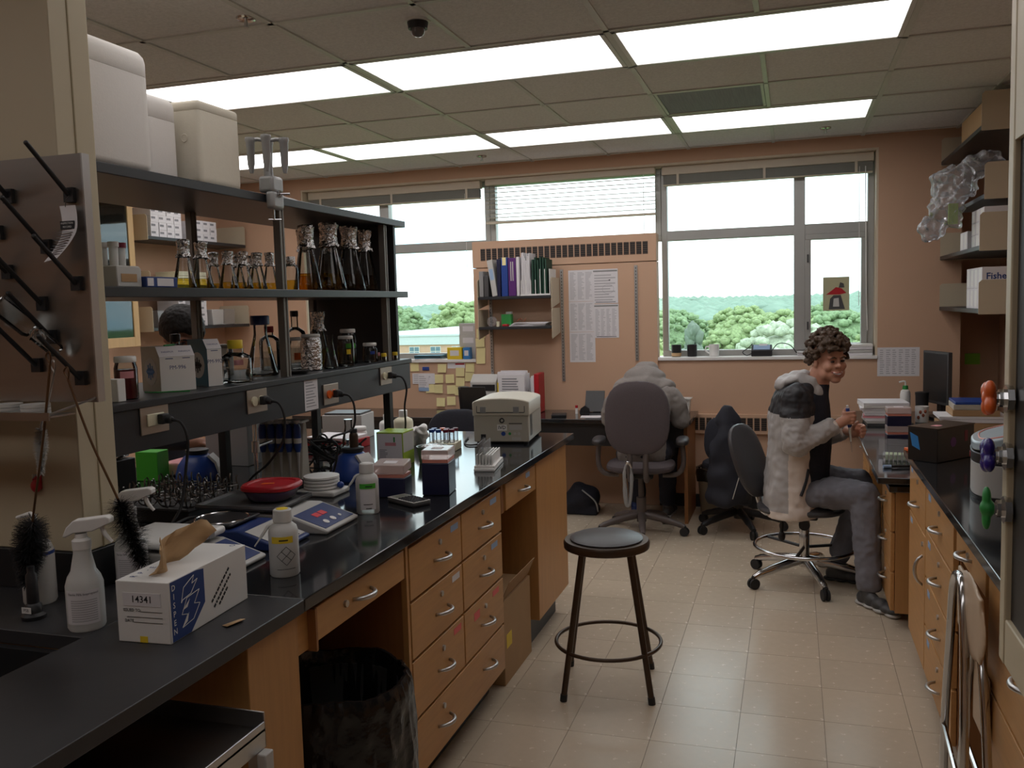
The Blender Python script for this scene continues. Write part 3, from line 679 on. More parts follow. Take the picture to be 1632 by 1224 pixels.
# ---- fume hood
fh = thing('fume_hood', 'cream fume hood edge with coloured service valves over the wall bench', 'fume hood', (0, 0, 0))
MB().box(.432, .462, 2.085, 2.13, .79, 2.5).build('post', 'cream_paint', fh, .004)
MB().box(.434, .462, .95, 2.085, .79, .89).build('sill_panel', 'cream_paint', fh, .003)
MB().box(.445, .462, .95, 2.085, .89, 1.9).build('sash', 'black', fh); MB().box(.434, .462, .95, 2.085, 1.9, 2.5).build('upper_panel', 'cream_paint', fh)
MB().box(.464, 1.41, .95, 2.125, .9145, 2.5).build('body', 'dark_grey', fh)
for z, m_, sp in ((1.366, 'orange', 0), (1.243, 'violet', 1), (1.128, 'green', 2)):
    vv = MB().cyl((.432, 2.10, z), (.416, 2.10, z), .019, n=8).cyl((.44, 2.09, z), (.427, 2.09, z), .03, n=8).cyl((.418, 2.10, z), (.404, 2.10, z), .013, n=8).build('valve', 'chrome', fh)
    hm = MB()
    for q in range(4 if sp < 2 else 2):
        a = q*PI/2+.6 if sp < 2 else q*PI+PI/2
        hm.sph((.397, 2.10+.024*math.cos(a), z+.024*math.sin(a)), (.012, .020, .020) if sp < 2 else (.009, .016, .024), 12, 8)
    hm.sph((.399, 2.10, z), (.016, .02, .02), 12, 8); o = organic('valve_handle', hm, m_, vv, .003, 3); o['label'] = {'orange': 'orange', 'violet': 'dark blue', 'green': 'green'}[m_]+' lobed valve handle'
# ---- wall shelves
def wall_shelf(x0, x1, y0, y1, z, label, near=.16, far=.16, flip=1, th=.025):
    t = thing('wall_shelf', label, 'shelf', ((x0+x1)/2, (y0+y1)/2, z)); hx, hy = (x1-x0)/2, (y1-y0)/2
    MB().box(-hx, hx, -hy, hy, -th, 0).build('board', 'shelf_black', t, .002)
    for y, h in ((-hy, near), (hy-.004, far)):
        if h: MB().prism([(-hx, -.03), (hx, -.03), (hx, h-.015), (hx-.015, h), (-hx+.015, h), (-hx, h-.015)], y-.004, y, 'y').build('bookend', 'beige_metal', t)
    return t
wall_shelf(.98, 1.419, 5.5, 6.88, 1.50, 'lowest black wall shelf by the door wall holding printed glove boxes')
wall_shelf(.98, 1.419, 5.5, 6.88, 1.85, 'black wall shelf just above the lowest one with pale cartons', .18)
wall_shelf(1.0, 1.419, 5.5, 6.4, 2.13, 'short black wall shelf with the plastic bag draped over it', .17, 0)
wall_shelf(.98, 1.419, 5.5, 6.88, 2.50, 'topmost black wall shelf close under the ceiling', .18)
wall_shelf(-4.899, -4.60, 5.6, 6.85, 2.19, 'upper black shelf on the far side wall stacked with small white cartons')
wall_shelf(-4.899, -4.60, 5.6, 6.85, 1.50, 'lower black shelf on the far side wall behind the dark-haired person')
def front_shelf(z, label):
    t = thing('wall_shelf', label, 'shelf', (-2.065, 6.745, z))
    MB().box(-.30, .30, -.125, .125, -.022, 0).build('board', 'shelf_black', t, .002)
    for x in (-.302, .302): MB().prism([(-.125, -.1), (.125, -.06), (.125, .135), (-.11, .135), (-.125, .12)], x-.004 if x > 0 else x, x if x > 0 else x+.004, 'x').build('bookend', 'beige_metal', t)
front_shelf(1.665, 'short black shelf with binders on the tan panel')
front_shelf(1.43, 'short black shelf with a green box under the binder shelf')
for x, z0, z1, lab in ((-2.345, .95, 1.80, 'left of the binders'), (-1.745, .98, 1.865, 'right of the binders'), (-1.155, 1.14, 1.875, 'right of the taped papers')):
    t = thing('shelf_standard', 'slotted grey shelf standard '+lab, 'shelf standard', (x, 6.88, z0))
    MB().box(-.012, .012, -.012, 0, 0, z1-z0).build('channel', 'satin', t)
    m = MB()
    for q in range(int((z1-z0)/.025)): m.box(-.003, .003, -.0128, -.0119, .008+q*.025, .02+q*.025)
    m.build('slot_row', 'dark_grey', t)
# ---- glass-door cabinet on the far side wall
c = thing('glass_cabinet', 'pale oak wall cabinet with glass doors on the far side wall', 'cabinet', (-4.75, 4.85, 1.37))
MB().box(-.149, -.13, -.6, .6, 0, 1.1).box(-.149, .13, -.6, -.58, 0, 1.1).box(-.149, .13, .58, .6, 0, 1.1).box(-.149, .13, -.58, .58, 0, .02).box(-.149, .13, -.58, .58, 1.08, 1.1).box(-.13, .11, -.58, .58, .52, .54).build('body', 'pale_wood', c)
for a, b in ((-.6, -.002), (.002, .6)):
    d = MB().box(.13, .15, a, a+.055, 0, 1.1).box(.13, .15, b-.055, b, 0, 1.1).box(.13, .15, a+.055, b-.055, 0, .07).box(.13, .15, a+.055, b-.055, 1.03, 1.1).build('door', 'pale_wood', c, .002)
    MB().box(.138, .142, a+.055, b-.055, .07, 1.03).build('glass', 'cab_glass', d)
# ---- writing desk along the windows
dk = thing('writing_desk', 'long black desk along the window wall', 'desk', (0, 0, 0))
MB().box(-3.9, -.69, 6.30, 6.865, .72, .75).build('top', 'black_top', dk, .003); MB().box(-3.88, -.74, 6.34, 6.36, .55, .72).build('apron', 'black', dk)
MB().box(-.74, -.715, 6.33, 6.86, 0, .72).build('side_panel', 'wood_dark', dk); MB().box(-3.88, -3.855, 6.33, 6.86, 0, .72).build('side_panel', 'wood_dark', dk)
# ================================================================== things on and under the island bench
def rot_box(name, label, cat, loc, rz, W, D, H, m, bevel=.002):
    t = thing(name, label, cat, loc, rz); MB().box(0, W, 0, D, 0, H).build('body', m, t, bevel); return t
def erlen(loc, R, H, lq, lm, label, cap='foil', capm=None, grp=None, tape=None):
    t = thing('flask', label, 'flask', loc, random.uniform(0, 6), grp); n = R*.40
    MB().lathe([(R*.88, .0), (R*.97, R*.06), (R, R*.2), (R*.93, H*.12), (n*1.15, H*.68), (n, H*.76), (n, H*.95), (n*1.15, H*.985), (n*1.15, H)], 26).build('glass_body', 'glass', t, ang=60)
    def rad(z): return R*.93+(n*1.15-R*.93)*(z-H*.12)/(H*.56) if z > H*.12 else R*.95
    if lq: MB().lathe([(0, .002), (R*.86, .002), (R*.93, R*.1), (R*.93, H*.11), (rad(lq*H)*.96, lq*H), (0, lq*H)], 26).build('liquid', lm, t)
    if cap == 'foil':
        k = MB(); rr = random.Random(sum(map(ord, label)) % 999+int(loc[1]*1000)); prof = [(n*1.62, H*.67), (n*1.5, H*.69), (n*1.35, H*.72), (n*1.25, H*.76), (n*1.22, H*.80), (n*1.24, H*.85), (n*1.28, H*.9), (n*1.36, H*.95), (n*1.45, H*.99), (n*1.40, H*1.02), (n*.6, H*1.03), (0, H*1.03)]
        k.lathe(prof, 26); k.v = [(x*(1+rr.uniform(-.1, .1)), y*(1+rr.uniform(-.1, .1)), z+rr.uniform(-.003, .003)) for x, y, z in k.v]
        k.build('foil_cap', 'foil', t, ang=15)
    elif cap: MB().lathe([(n*1.3, H*.93), (n*1.42, H*.94), (n*1.42, H*1.08), (n*1.3, H*1.1), (0, H*1.1)], 20).build('cap', capm, t)
    if tape: MB().box(R*.5, R*.52, -R*.25, R*.25, H*.40, H*.52).build('tape_label', tape, t)
    return t
def jar(loc, R, H, label, cat='bottle', capm='white', capR=.62, capH=.16, lq=.55, lm='liq_clear', body='glass', tape=None, tz=.4, neck=.72, sq=0., name='bottle', th=.16, rz=0., tw=.6):
    t = thing(name, label, cat, loc, rz); c = R*capR
    MB().lathe([(R*.9, 0), (R, R*.08), (R, H*neck*.88), (R*.9, H*neck), (c*.92, H*(neck+.08)), (c*.9, H*(1-capH))], 26, sq=sq).build('body', body, t, ang=50)
    if lq: MB().lathe([(0, .002), (R*.86, .002), (R*.94, R*.1), (R*.94, H*neck*lq), (0, H*neck*lq)], 26, sq=sq).build('liquid', lm, t)
    if capm: MB().lathe([(c, H*(1-capH)), (c*1.04, H*(1-capH)+.002), (c*1.04, H-.003), (c*.97, H), (0, H)], 22).build('cap', capm, t)
    if tape:
        m = MB(); k = 7; a0 = -.75-tw-rz; pr = []
        for i in range(k): pr.append(a0+i*2*tw/(k-1))
        rr = R*1.01; z0, z1 = H*tz, H*(tz+th); vs = [(rr*math.cos(a), rr*math.sin(a), z) for z in (z0, z1) for a in pr]
        m.add(vs, [(i, i+1, k+i+1, k+i) for i in range(k-1)]).build('label_tape', tape, t)
    return t
# ---- top shelf
def foam_box(x0, x1, y0, y1, H, label, m='foam', r=.03, lid=.07, hole=False):
    t = thing('foam_box', label, 'foam box', ((x0+x1)/2, (y0+y1)/2, 1.9905)); a, b = (x1-x0)/2, (y1-y0)/2
    k = r*.8
    MB().rrbox(a, b, [(0, k*.6), (.004, k*.25), (.012, k*.06), (.02, 0), (H-lid-.001, 0)], r).build('body', m, t, ang=60)
    MB().rrbox(a, b, [(H-lid, .0012), (H-lid+.0015, 0), (H-k, 0), (H-k*.6, k*.1), (H-k*.25, k*.4), (H, k)], r).build('lid', m, t, ang=60)
    if hole:
        MB().lathe([(.013, 0), (.011, .001), (.009, -.003), (0, -.003)], 18).xf(Matrix.Translation((a-.055, -b-.0012, H*.55)) @ Matrix.Rotation(PI/2, 4, 'X')).build('dimple', 'foam_cream', t)
        for z in (.07, .115): MB().box(a-.13, a-.10, -b-.001, -b+.002, z, z+.003).build('groove', 'groove', t)
    return t
foam_box(-2.12, -1.715, 1.862, 2.148, .335, 'largest white foam box with a lid seam beside the cream column', r=.045, lid=.075)
foam_box(-2.12, -1.77, 2.165, 2.325, .245, 'white foam box wedged between the two larger foam boxes', r=.035)
foam_box(-2.09, -1.715, 2.345, 2.553, .25, 'yellowish foam box with a round dimple next to the clamp stirrer', 'foam_cream', .014, .03, True)
t = thing('clamp_rotator', 'grey metal tube rotator clamped to the top shelf edge', 'lab rotator', (-1.69, 2.69, 1.99))
MB().box(-.03, .026, -.04, .034, .003, .06).box(-.005, .026, -.04, .034, -.052, .01).build('clamp_body', 'stirrer_grey', t, .012, 4)
MB().cyl((.022, .0, -.0), (.03, 0, 0), .012).cyl((.03, 0, 0), (.06, .012, 0), .004).build('thumb_screw', 'chrome', t)
MB().cyl((.01, -.015, -.05), (.01, -.015, -.085), .004).cyl((.01, -.05, -.088), (.01, .03, -.082), .0022).build('clamp_screw', 'chrome', t)
MB().cyl((-.005, -.01, .05), (-.005, -.01, .14), .017, .012).cyl((-.005, -.01, .13), (-.005, -.01, .175), .004).build('spindle', 'stirrer_grey', t)
m = MB()
for q in range(4): a = .5+q*PI/2; m.tube([(-.005, -.01, .178), (-.005+.03*math.cos(a), -.01+.03*math.sin(a), .184), (-.005+.055*math.cos(a), -.01+.055*math.sin(a), .18)], .007, 8)
m.build('arm', 'stirrer_grey', t)
for q in range(4):
    a = .5+q*PI/2; x, y = -.005+.055*math.cos(a), -.01+.055*math.sin(a)
    MB().lathe([(0, .188), (.017, .188), (.018, .178), (.0145, .172), (.012, .10), (.006, .07), (0, .07)], 14, (x, y, 0)).build('tube_holder', 'stirrer_grey', t)
MB().tube([(-.02, .03, .03), (-.03, .08, .035), (-.05, .14, .012), (-.06, .25, .008), (-.1, .4, .006)], .005, 8, sub=5).build('cord', 'light_grey', t)
# ---- middle shelf
Z2 = 1.6705
t = thing('tube_rack', 'pale plastic rack holding capped tubes at the column end of the middle shelf', 'tube rack', (-1.77, 2.02, Z2))
MB().prism([(-.045, 0), (.05, 0), (.05, .05), (.042, .058), (-.045, .058)], -.04, .04, 'x').build('rack', 'light_grey', t, .003)
MB().box(.04, .0412, -.03, .03, .014, .036).build('panel', 'cardboard', t)
for y, x, cm in ((.01, .01, 'maroon'), (-.025, -.02, 'light_grey'), (-.03, .02, 'light_grey')):
    o = MB().lathe([(0, .058), (.011, .058), (.012, .11), (0, .11)], 14, (x, y, 0)).build('tube', 'frost', t); MB().lathe([(.0, .108), (.0145, .108), (.0145, .122), (0, .122)], 14, (x, y, 0)).build('cap', cm, o)
t = thing('flat_carton', 'flat white carton with navy edges lying on the middle shelf', 'carton', (-1.765, 2.14, Z2)); MB().box(-.045, .045, -.065, .068, 0, .03).build('body', 'blue_ink', t, .002)
MB().box(.045, .0458, -.02, .05, .004, .026).box(.045, .0458, -.06, -.035, .004, .026).build('face', 'paper', t)
SM = 'small foil-capped conical flasks on the middle shelf'; LG = 'large foil-capped conical flasks on the middle shelf'
for x, y, R, H, lab in ((-1.785, 2.326, .036, .145, 'foil-capped conical flask of yellow broth, the one with a twisted foil skirt'), (-1.785, 2.411, .036, .143, 'foil-capped conical flask of yellow broth with a smooth tall foil cap')): erlen((x, y, Z2), R, H, .22, 'liq_yellow', lab, grp=SM)
for x, y, R, H in ((-1.79, 2.557, .033, .122), (-1.79, 2.643, .033, .125), (-1.79, 2.727, .033, .125), (-1.80, 2.823, .03, .13)): erlen((x, y, Z2), R, H, .2, 'liq_yellow', 'small foil-capped conical flask of yellow broth in the shelf-front row', grp=SM)
for y in (2.675, 2.815, 2.913): erlen((-1.93, y, Z2), .03, .13, .2, 'liq_yellow', 'small foil-capped conical flask of yellow broth standing behind the front row', grp=SM)
t = jar((-1.785, 2.939, Z2), .028, .125, 'small straight clear bottle with a foil cap and pale yellow broth', capm='foil', capR=.6, capH=.28, lq=.42, lm='liq_yellow')
for x, y, R, H, lm, lab in ((-1.80, 3.085, .055, .245, 'liq_amber', 'large foil-capped flask of amber broth nearest the small bottle'), (-1.80, 3.262, .068, .268, 'liq_amber', 'widest large flask of amber broth with tall foil cap'), (-1.80, 3.437, .066, .268, 'liq_brown', 'large foil-capped flask of dark brown broth in the middle'), (-1.80, 3.582, .056, .262, 'liq_brown', 'large foil-capped flask of dark broth touching the end post'), (-1.96, 3.34, .052, .255, 'liq_amber', 'large foil-capped flask half hidden behind the widest one'), (-1.97, 3.56, .052, .255, 'liq_brown', 'large foil-capped flask against the black end panel')):
    erlen((x, y, Z2), R, H, .27, lm, lab, grp=LG)
# ---- ledge
Z1 = 1.3605
jar((-1.775, 2.035, Z1), .031, .12, 'wide clear jar with white lid and purple sachets on the ledge', 'jar', 'white', .92, .14, .85, 'liq_red', tape='pink', tz=.5, neck=.82, name='jar')
tag(MB().box(-1.775, -1.735, 1.955, 1.985, Z1, Z1+.062).build('small_box', 'white', None, .002), 'tiny plain white box against the column foot on the ledge', 'box')
def film_box(loc, rz, W, D, H, side, label, txt, oval, emb):
    t = thing('film_box', label, 'carton', loc, rz)
    MB().prism([(0, 0), (D, 0), (D, H), (.022, H), (0, H-.03)], 0, W, 'x').build('body', side, t)
    MB().box(0.001, W-.001, -.0012, 0, .001, H-.031).build('front_face', 'white', t)
    MB().add([(0, -.0008, H-.03), (W, -.0008, H-.03), (W, .021, H+.0008), (0, .021, H+.0008)], [(0, 1, 2, 3)]).build('flap', 'paper', t)
    for x in (W*.27, W*.75) if W > .08 else (W*.5,): text('PARAFILM', .0085, 'blue_ink', t, (x, .0086, H-.016), (math.atan2(.03, .022), 0, 0)); MB().box(x-.012, x+.012, -.002, -.0013, H-.037, H-.035).build('print', 'blue_ink', t)
    text(txt, .017, 'blue_ink', t, (W*.5, -.0015, H*.53))
    MB().lathe([(0, 0), (.042, 0), (.042, .0006), (0, .0006)], 28).xf(Matrix.Translation((-.0007, D*.5, H*.45)) @ Matrix.Rotation(PI/2, 4, 'Y')).build('oval_print', oval, t)
    m = MB()
    for i, hgt in enumerate((.014, .036, .02, .05, .022, .04, .014)): m.box(-.0022, -.0012, D*.5-.022+i*.0066, D*.5-.018+i*.0066, H*.45-hgt/2, H*.45+hgt/2)
    m.box(-.0022, -.0012, D*.5-.026, D*.5+.026, H*.45-.003, H*.45+.003).build('emblem', emb, t)
    return t
film_box((-1.806, 2.213, Z1), math.radians(64), .112, .122, .136, 'warm_grey', 'beige sealing-film box marked PM-996 with a blue wave emblem', 'PM-996', 'light_grey', 'cyan_blue')
film_box((-1.776, 2.40, Z1), math.radians(66), .052, .118, .15, 'teal', 'teal sealing-film box leaning close to the beige one', 'PM-992', 'light_grey', 'ink')
tag(MB().cyl((-1.815, 2.25, Z1+.139), (-1.835, 2.32, Z1+.139), .003, n=8).build('green_pen', 'green'), 'green pen lying on the beige sealing-film box', 'pen')
tag(MB().tube([(-1.84, 2.185, Z1+.004), (-1.80, 2.18, Z1+.004), (-1.77, 2.21, Z1+.003), (-1.72, 2.235, Z1+.003)], .0025, 6, sub=4).build('green_twist_tie', 'green'), 'green tie strip in front of the beige sealing-film box', 'tie')
jar((-1.778, 2.555, Z1), .044, .142, 'squat square bottle with a yellow cap and pink tape', capm='yellow', capR=.55, capH=.2, lq=.5, tape='pink', tz=.42, sq=5, neck=.62, th=.12, tw=.35)
erlen((-1.855, 2.825, Z1), .06, .2, .34, 'liq_clear', 'conical flask with a blue screw cap and yellow dot label', 'cap', 'deep_blue', tape='yellow')
jar((-1.99, 3.09, Z1), .04, .176, 'clear bottle with a red cap behind the blue-capped flask', capm='red', capR=.45, capH=.14, lq=.6)
jar((-2.06, 3.40, Z1), .046, .235, 'tall clear bottle with a black cap behind the grey post', capm='black', capR=.36, capH=.11, lq=.55, neck=.62)
jar((-1.905, 3.155, Z1), .039, .128, 'wide clear jar with a pale lid and orange label', 'jar', 'light_grey', .9, .1, .8, tape='orange', tz=.3, neck=.85, name='jar', th=.22)
jar((-1.795, 3.075, Z1), .041, .142, 'wide jar wrapped all round in crumpled foil', 'jar', 'light_grey', .86, .09, 0, body='foil', neck=.87, name='jar')
erlen((-1.765, 3.172, Z1), .03, .135, .3, 'liq_clear', 'small clear conical flask with bright green tape', None, tape='bright_green')
erlen((-1.875, 3.275, Z1), .050, .222, .34, 'liq_yellow', 'tall clear flask with a dull foil cap on the ledge')
jar((-1.772, 3.315, Z1), .035, .125, 'pale-lidded clear jar with a yellow tag next to the tall foil-capped flask', 'jar', 'light_grey', .85, .1, .7, tape='yellow', tz=.4, neck=.85, name='jar', tw=.25)
jar((-1.835, 3.455, Z1), .037, .15, 'white-lidded clear jar with a wide bright green label', 'jar', 'white', .86, .11, .5, tape='bright_green', tz=.45, neck=.8, name='jar', th=.14)
jar((-1.78, 3.55, Z1), .034, .085, 'short white-lidded jar with a blue sticker near the shelf end', 'jar', 'white', .85, .16, .5, tape='blue', tz=.42, neck=.75, name='jar', tw=.3)
for i, (x, y, cm, lab) in enumerate(((-1.735, 3.595, 'yellow', 'tiny vial with a yellow cap beside the short jar'), (-1.725, 3.69, 'yellow', 'tiny yellow-capped tube lying past the end post'), (-1.80, 3.665, 'pink', 'tiny vial with a pink cap near the black end panel'))):
    jar((x, y, Z1), .011, .036, lab, 'vial', cm, 1.05, .42, .4, name='vial')
t = tag(MB().lathe([(0, .002), (.03, .002), (.044, .012), (.046, .012), (.033, 0), (0, 0)], 26, (-1.765, 2.92, Z1)).build('glass_dish', 'dark_grey'), 'shallow dark glass dish in front of the foil-wrapped jar', 'dish')
jar((-2.05, 2.60, Z1), .04, .165, 'clear bottle with a black cap behind the teal film box', capm='black', capR=.42, capH=.16, lq=.5)
jar((-2.06, 2.885, Z1), .035, .115, 'frosted tub with a pale lid behind the yellow-capped bottle', 'tub', 'light_grey', 1., .12, 0, body='frost', neck=.86, name='tub')
# ---- worktop, near end
ZB = .9145
def spray(loc, rz, label, s=1.):
    t = thing('spray_bottle', label, 'spray bottle', loc, rz)
    MB().lathe([(.036, 0), (.039, .006), (.039, .098), (.034, .115), (.026, .128), (.0185, .165), (.0175, .178)], 26).build('body', 'frost', t, ang=60)
    MB().lathe([(0, .176), (.019, .176), (.0195, .195), (.013, .2), (.012, .21), (0, .21)], 18).build('collar', 'white', t)
    m = MB().prism([(-.035, .205), (-.026, .225), (-.01, .24), (.06, .247), (.068, .243), (.068, .232), (.03, .215), (-.01, .212), (-.03, .203)], -.0135, .0135, 'y'); m.build('spray_head', 'white', t, .004, 3)
    MB().tube([(.045, 0, .224), (.052, 0, .205), (.066, 0, .188)], [.005, .005, .004], 8, sub=3).build('trigger', 'white', t)
    m = MB(); k = 9; aa = [-2.3+1.9*i/(k-1)-rz*0 for i in range(k)]
    m.add([(.0395*math.cos(a), .0395*math.sin(a), z) for z in (.018, .092) for a in aa], [(i, i+1, k+i+1, k+i) for i in range(k-1)]).build('label_sheet', 'paper', t)
    m = MB()
    for q in range(10):
        a0 = -1.95; n_ = 6
        aq = [a0+1.4*i/(n_-1) for i in range(n_)]; z = .024+q*.005; m.add([(.0399*math.cos(a), .0399*math.sin(a), zz) for zz in (z, z+.0025) for a in aq], [(i, i+1, n_+i+1, n_+i) for i in range(n_-1)])
    m.build('print', 'faint_ink', t); text_cyl('Sterile 70% Isopropanol', .0068, 'ink', t, .0400, .0845, -1.28)
    return t
spray((-1.477, 1.525, ZB), .35, 'white spray bottle standing at the sink edge')
spray((-1.600, 1.812, ZB), .25, 'white spray bottle behind the hanging bottle brush')
t = thing('soap_dispenser', 'soap bottle with a pump and blue band behind the sink', 'soap dispenser', (-1.722, 1.64, ZB))
MB().lathe([(.034, 0), (.037, .006), (.037, .125), (.03, .145), (.014, .158), (.013, .165)], 24).build('body', 'frost', t); MB().lathe([(0, .003), (.034, .003), (.0345, .07), (0, .07)], 24).build('liquid', 'ivory', t)
MB().lathe([(.0373, .118), (.0373, .126), (.0371, .126), (.0371, .118)], 24).build('band', 'blue', t)
MB().lathe([(0, .163), (.015, .163), (.015, .18), (.006, .184), (.005, .21), (0, .21)], 14).tube([(.0, 0, .207), (-.012, 0, .214), (-.05, -.004, .204)], [.007, .006, .004], 8).build('pump', 'white', t)
t = thing('deck_nozzle', 'black gas nozzle with a white tag at the back of the sink', 'nozzle', (-1.645, 1.545, ZB))
MB().lathe([(0, 0), (.026, 0), (.027, .008), (.02, .014), (.018, .03), (.013, .035), (.012, .10), (.008, .105), (.008, .12), (0, .12)], 18).build('body', 'black', t)
o = MB().box(-.013, .013, -.0205, -.0195, .016, .03).build('tag_plate', 'white', t); text('PSB', .010, 'ink', o, (0, -.0208, .023))
# tissue box
t = thing('tissue_box', 'white and blue dispenser box numbered 14341 with brown wipes', 'tissue box', (-1.345, 1.471, ZB), math.radians(3.5))
W, D, H = .125, .298, .13
MB().box(0, W, 0, D, 0, H).build('carton', 'white', t, .0015)
MB().prism([(.006, .002), (.07, .002), (.125, .05), (.125, H-.006), (.098, H-.002), (.006, H-.002)], W, W+.0006, 'x').build('blue_panel', 'blue_ink', t)
for i, ch in enumerate('DISPEN'): text(ch, .0175, 'white', t, (W+.0008, .016, H-.016-i*.0185), (PI/2, 0, PI/2), bold=.01)
m = MB()
def zig(pts):
    for a, b in zip(pts, pts[1:]): m.cyl((W+.0009, a[0], a[1]), (W+.0009, b[0], b[1]), .0007, n=5)
zig([(.04, .075), (.05, .105), (.088, .121), (.08, .105), (.1, .11), (.075, .085), (.045, .08), (.04, .075)]); zig([(.04, .05), (.06, .08), (.105, .085), (.085, .06), (.105, .055), (.08, .028), (.04, .022), (.06, .045), (.04, .05)])
m.build('line_print', 'white', t)
MB().add([(W+.0010, .04, .022), (W+.0010, .065, .048), (W+.0010, .058, .03)], [(0, 1, 2)]).add([(W+.0010, .042, .058), (W+.0010, .07, .075), (W+.0010, .06, .06)], [(0, 1, 2)]).build('fold_print', 'white', t)
m = MB(); g = random.Random(9); dv, nv = Vector((0, math.cos(.66), math.sin(.66))), Vector((0, -math.sin(.66), math.cos(.66)))
for row, (y0, z0, L) in enumerate(((.150, .040, .085), (.158, .026, .088), (.178, .026, .04))):
    q = 0
    while q < L: w_ = g.uniform(.005, .011); p = Vector((W+.0006, y0, z0))+dv*(q+w_/2); m.obox(p, (.0003, 0, 0), dv*w_/2, nv*.0026); q += w_+.003
m.build('small_print', 'ink', t)
o = MB().box(.016, .106, -.0008, 0, .078, .106).build('number_label', 'paper', t); text('14341', .0205, 'ink', o, (.061, -.001, .092), bold=.01)
m = MB().box(.055, .108, -.0008, 0, .066, .0668).box(.024, .108, -.0008, 0, .054, .0548).box(.04, .108, -.0008, 0, .043, .0438); m.build('form_line', 'ink', t)
text('ISSUED TO:', .0085, 'ink', t, (.037, -.0008, .069), bold=.015); text('DATE', .0085, 'ink', t, (.029, -.0008, .0465), bold=.015)
MB().box(.052, .07, -.001, 0, .001, .014).build('yellow_tab', 'yellow', t)
for tx, yy in (('R', .03), ('P', .055), ('-', .075), ('E', .095), ('O', .285)): text(tx, .019, 'blue_ink', t, (.022 if yy < .2 else .10, yy, H+.0003), (0, 0, PI/2), bold=.012)
def cloth_strip():
    m = MB(); vs = []; ny, nz = 16, 6; g = random.Random(3)
    hs = [.02, .068, .082, .070, .046, .044, .052, .058, .062, .066, .070, .074, .080, .084, .078, .05]
    for j in range(ny):
        v = j/(ny-1)
        for i in range(nz):
            w_ = i/(nz-1); vs.append((.055+.02*math.sin(6*v+2*w_)+.02*w_*math.cos(4*v)+.006*g.uniform(-1, 1)*w_+.03*v*w_, .035+.115*v+(.045+.06*v)*w_*(v-.25), H+.0012+hs[j]*w_+.003*g.uniform(-1, 1)*w_*(1-w_)))
    return m.add(vs, [(j*nz+i, j*nz+i+1, (j+1)*nz+i+1, (j+1)*nz+i) for j in range(ny-1) for i in range(nz-1)])
cl = cloth_strip().build('wipe', 'tan_paper', t, ang=25); sd = cl.modifiers.new('s', 'SOLIDIFY'); sd.thickness = .0008
m = MB().add([(-1.185, 1.60, ZB+.001), (-1.165, 1.59, ZB+.004), (-1.15, 1.635, ZB+.006), (-1.17, 1.645, ZB+.001)], [(0, 1, 2, 3)]); o = m.build('paper_scrap', 'tan_paper'); o.modifiers.new('s', 'SOLIDIFY').thickness = .001; tag(o, 'torn scrap of brown paper beside the tissue box', 'paper scrap')
def wash_bottle(loc, rz, R, H, capm, tape, label, diamond=False):
    t = thing('wash_bottle', label, 'wash bottle', loc, rz)
    MB().lathe([(R*.92, 0), (R, R*.1), (R, H*.66), (R*.9, H*.74), (R*.58, H*.80), (R*.55, H*.82)], 26).build('body', 'frost', t)
    MB().lathe([(0, .003), (R*.93, .003), (R*.94, H*.5), (0, H*.5)], 24).build('liquid', 'liq_clear', t)
    MB().lathe([(R*.62, H*.81), (R*.65, H*.815), (R*.62, H*.985), (R*.55, H), (0, H)], 20).build('cap', 'frost', t); MB().lathe([(0, H), (R*.4, H), (R*.38, H*1.008), (0, H*1.01)], 16).build('cap_top', capm, t)
    MB().tube([(-R*.2, 0, H*.78), (-R*.9, 0, H*.76), (-R*1.25, -.002, H*.66), (-R*1.9, -.006, H*.46)], [.0045, .0045, .004, .002], 8, sub=4).build('spout', 'frost', t)
    k = 8; aa = [-PI/2-.75+1.5*i/(k-1) for i in range(k)]; rr = R*1.012
    def band(z0, z1, a, mt, nm): n_ = len(a); MB().add([(rr*math.cos(q), rr*math.sin(q), z) for z in (z0, z1) for q in a], [(i, i+1, n_+i+1, n_+i) for i in range(n_-1)]).build(nm, mt, t)
    band(H*.52, H*.62, aa, tape, 'label_tape'); rr = R*1.02; band(H*.555, H*.575, [-PI/2-.2+.6*i/5 for i in range(6)], 'ink', 'handwriting')
    if diamond:
        m = MB()
        def P(a, z): q = -PI/2+a; return (R*1.016*math.cos(q), R*1.016*math.sin(q), z)
        c0 = .25; d = .024
        for (a, b) in (((-1, 0), (0, 1)), ((0, 1), (1, 0)), ((1, 0), (0, -1)), ((0, -1), (-1, 0)), ((-.5, .5), (.5, -.5)), ((-.5, -.5), (.5, .5))):
            m.tube([P(c0+a[0]*d/R*(1-s)+b[0]*d/R*s, H*.33+(a[1]*(1-s)+b[1]*s)*d) for s in (0, .25, .5, .75, 1)], .0006, 5)
        m.tube([P(-.4+.25*i, H*.13) for i in range(6)], .0007, 5); m.build('hazard_diamond', 'ink', t)
    else:
        rr = R*1.01; band(H*.1, H*.5, [-PI/2-.7+1.4*i/7 for i in range(8)], 'paper', 'label_sheet'); rr = R*1.02; band(H*.2, H*.215, [-PI/2-.4+.8*i/5 for i in range(6)], 'ink', 'print'); band(H*.12, H*.135, [-PI/2-.2+.5*i/5 for i in range(6)], 'ink', 'print')
    return t
wash_bottle((-1.255, 1.967, ZB), .45, .038, .172, 'yellow', 'yellow', 'wash bottle with yellow tape and a printed hazard diamond', True)
wash_bottle((-1.356, 2.643, ZB), PI+.3-PI+.2, .038, .168, 'white', 'bright_green', 'wash bottle with a bright green tape band')
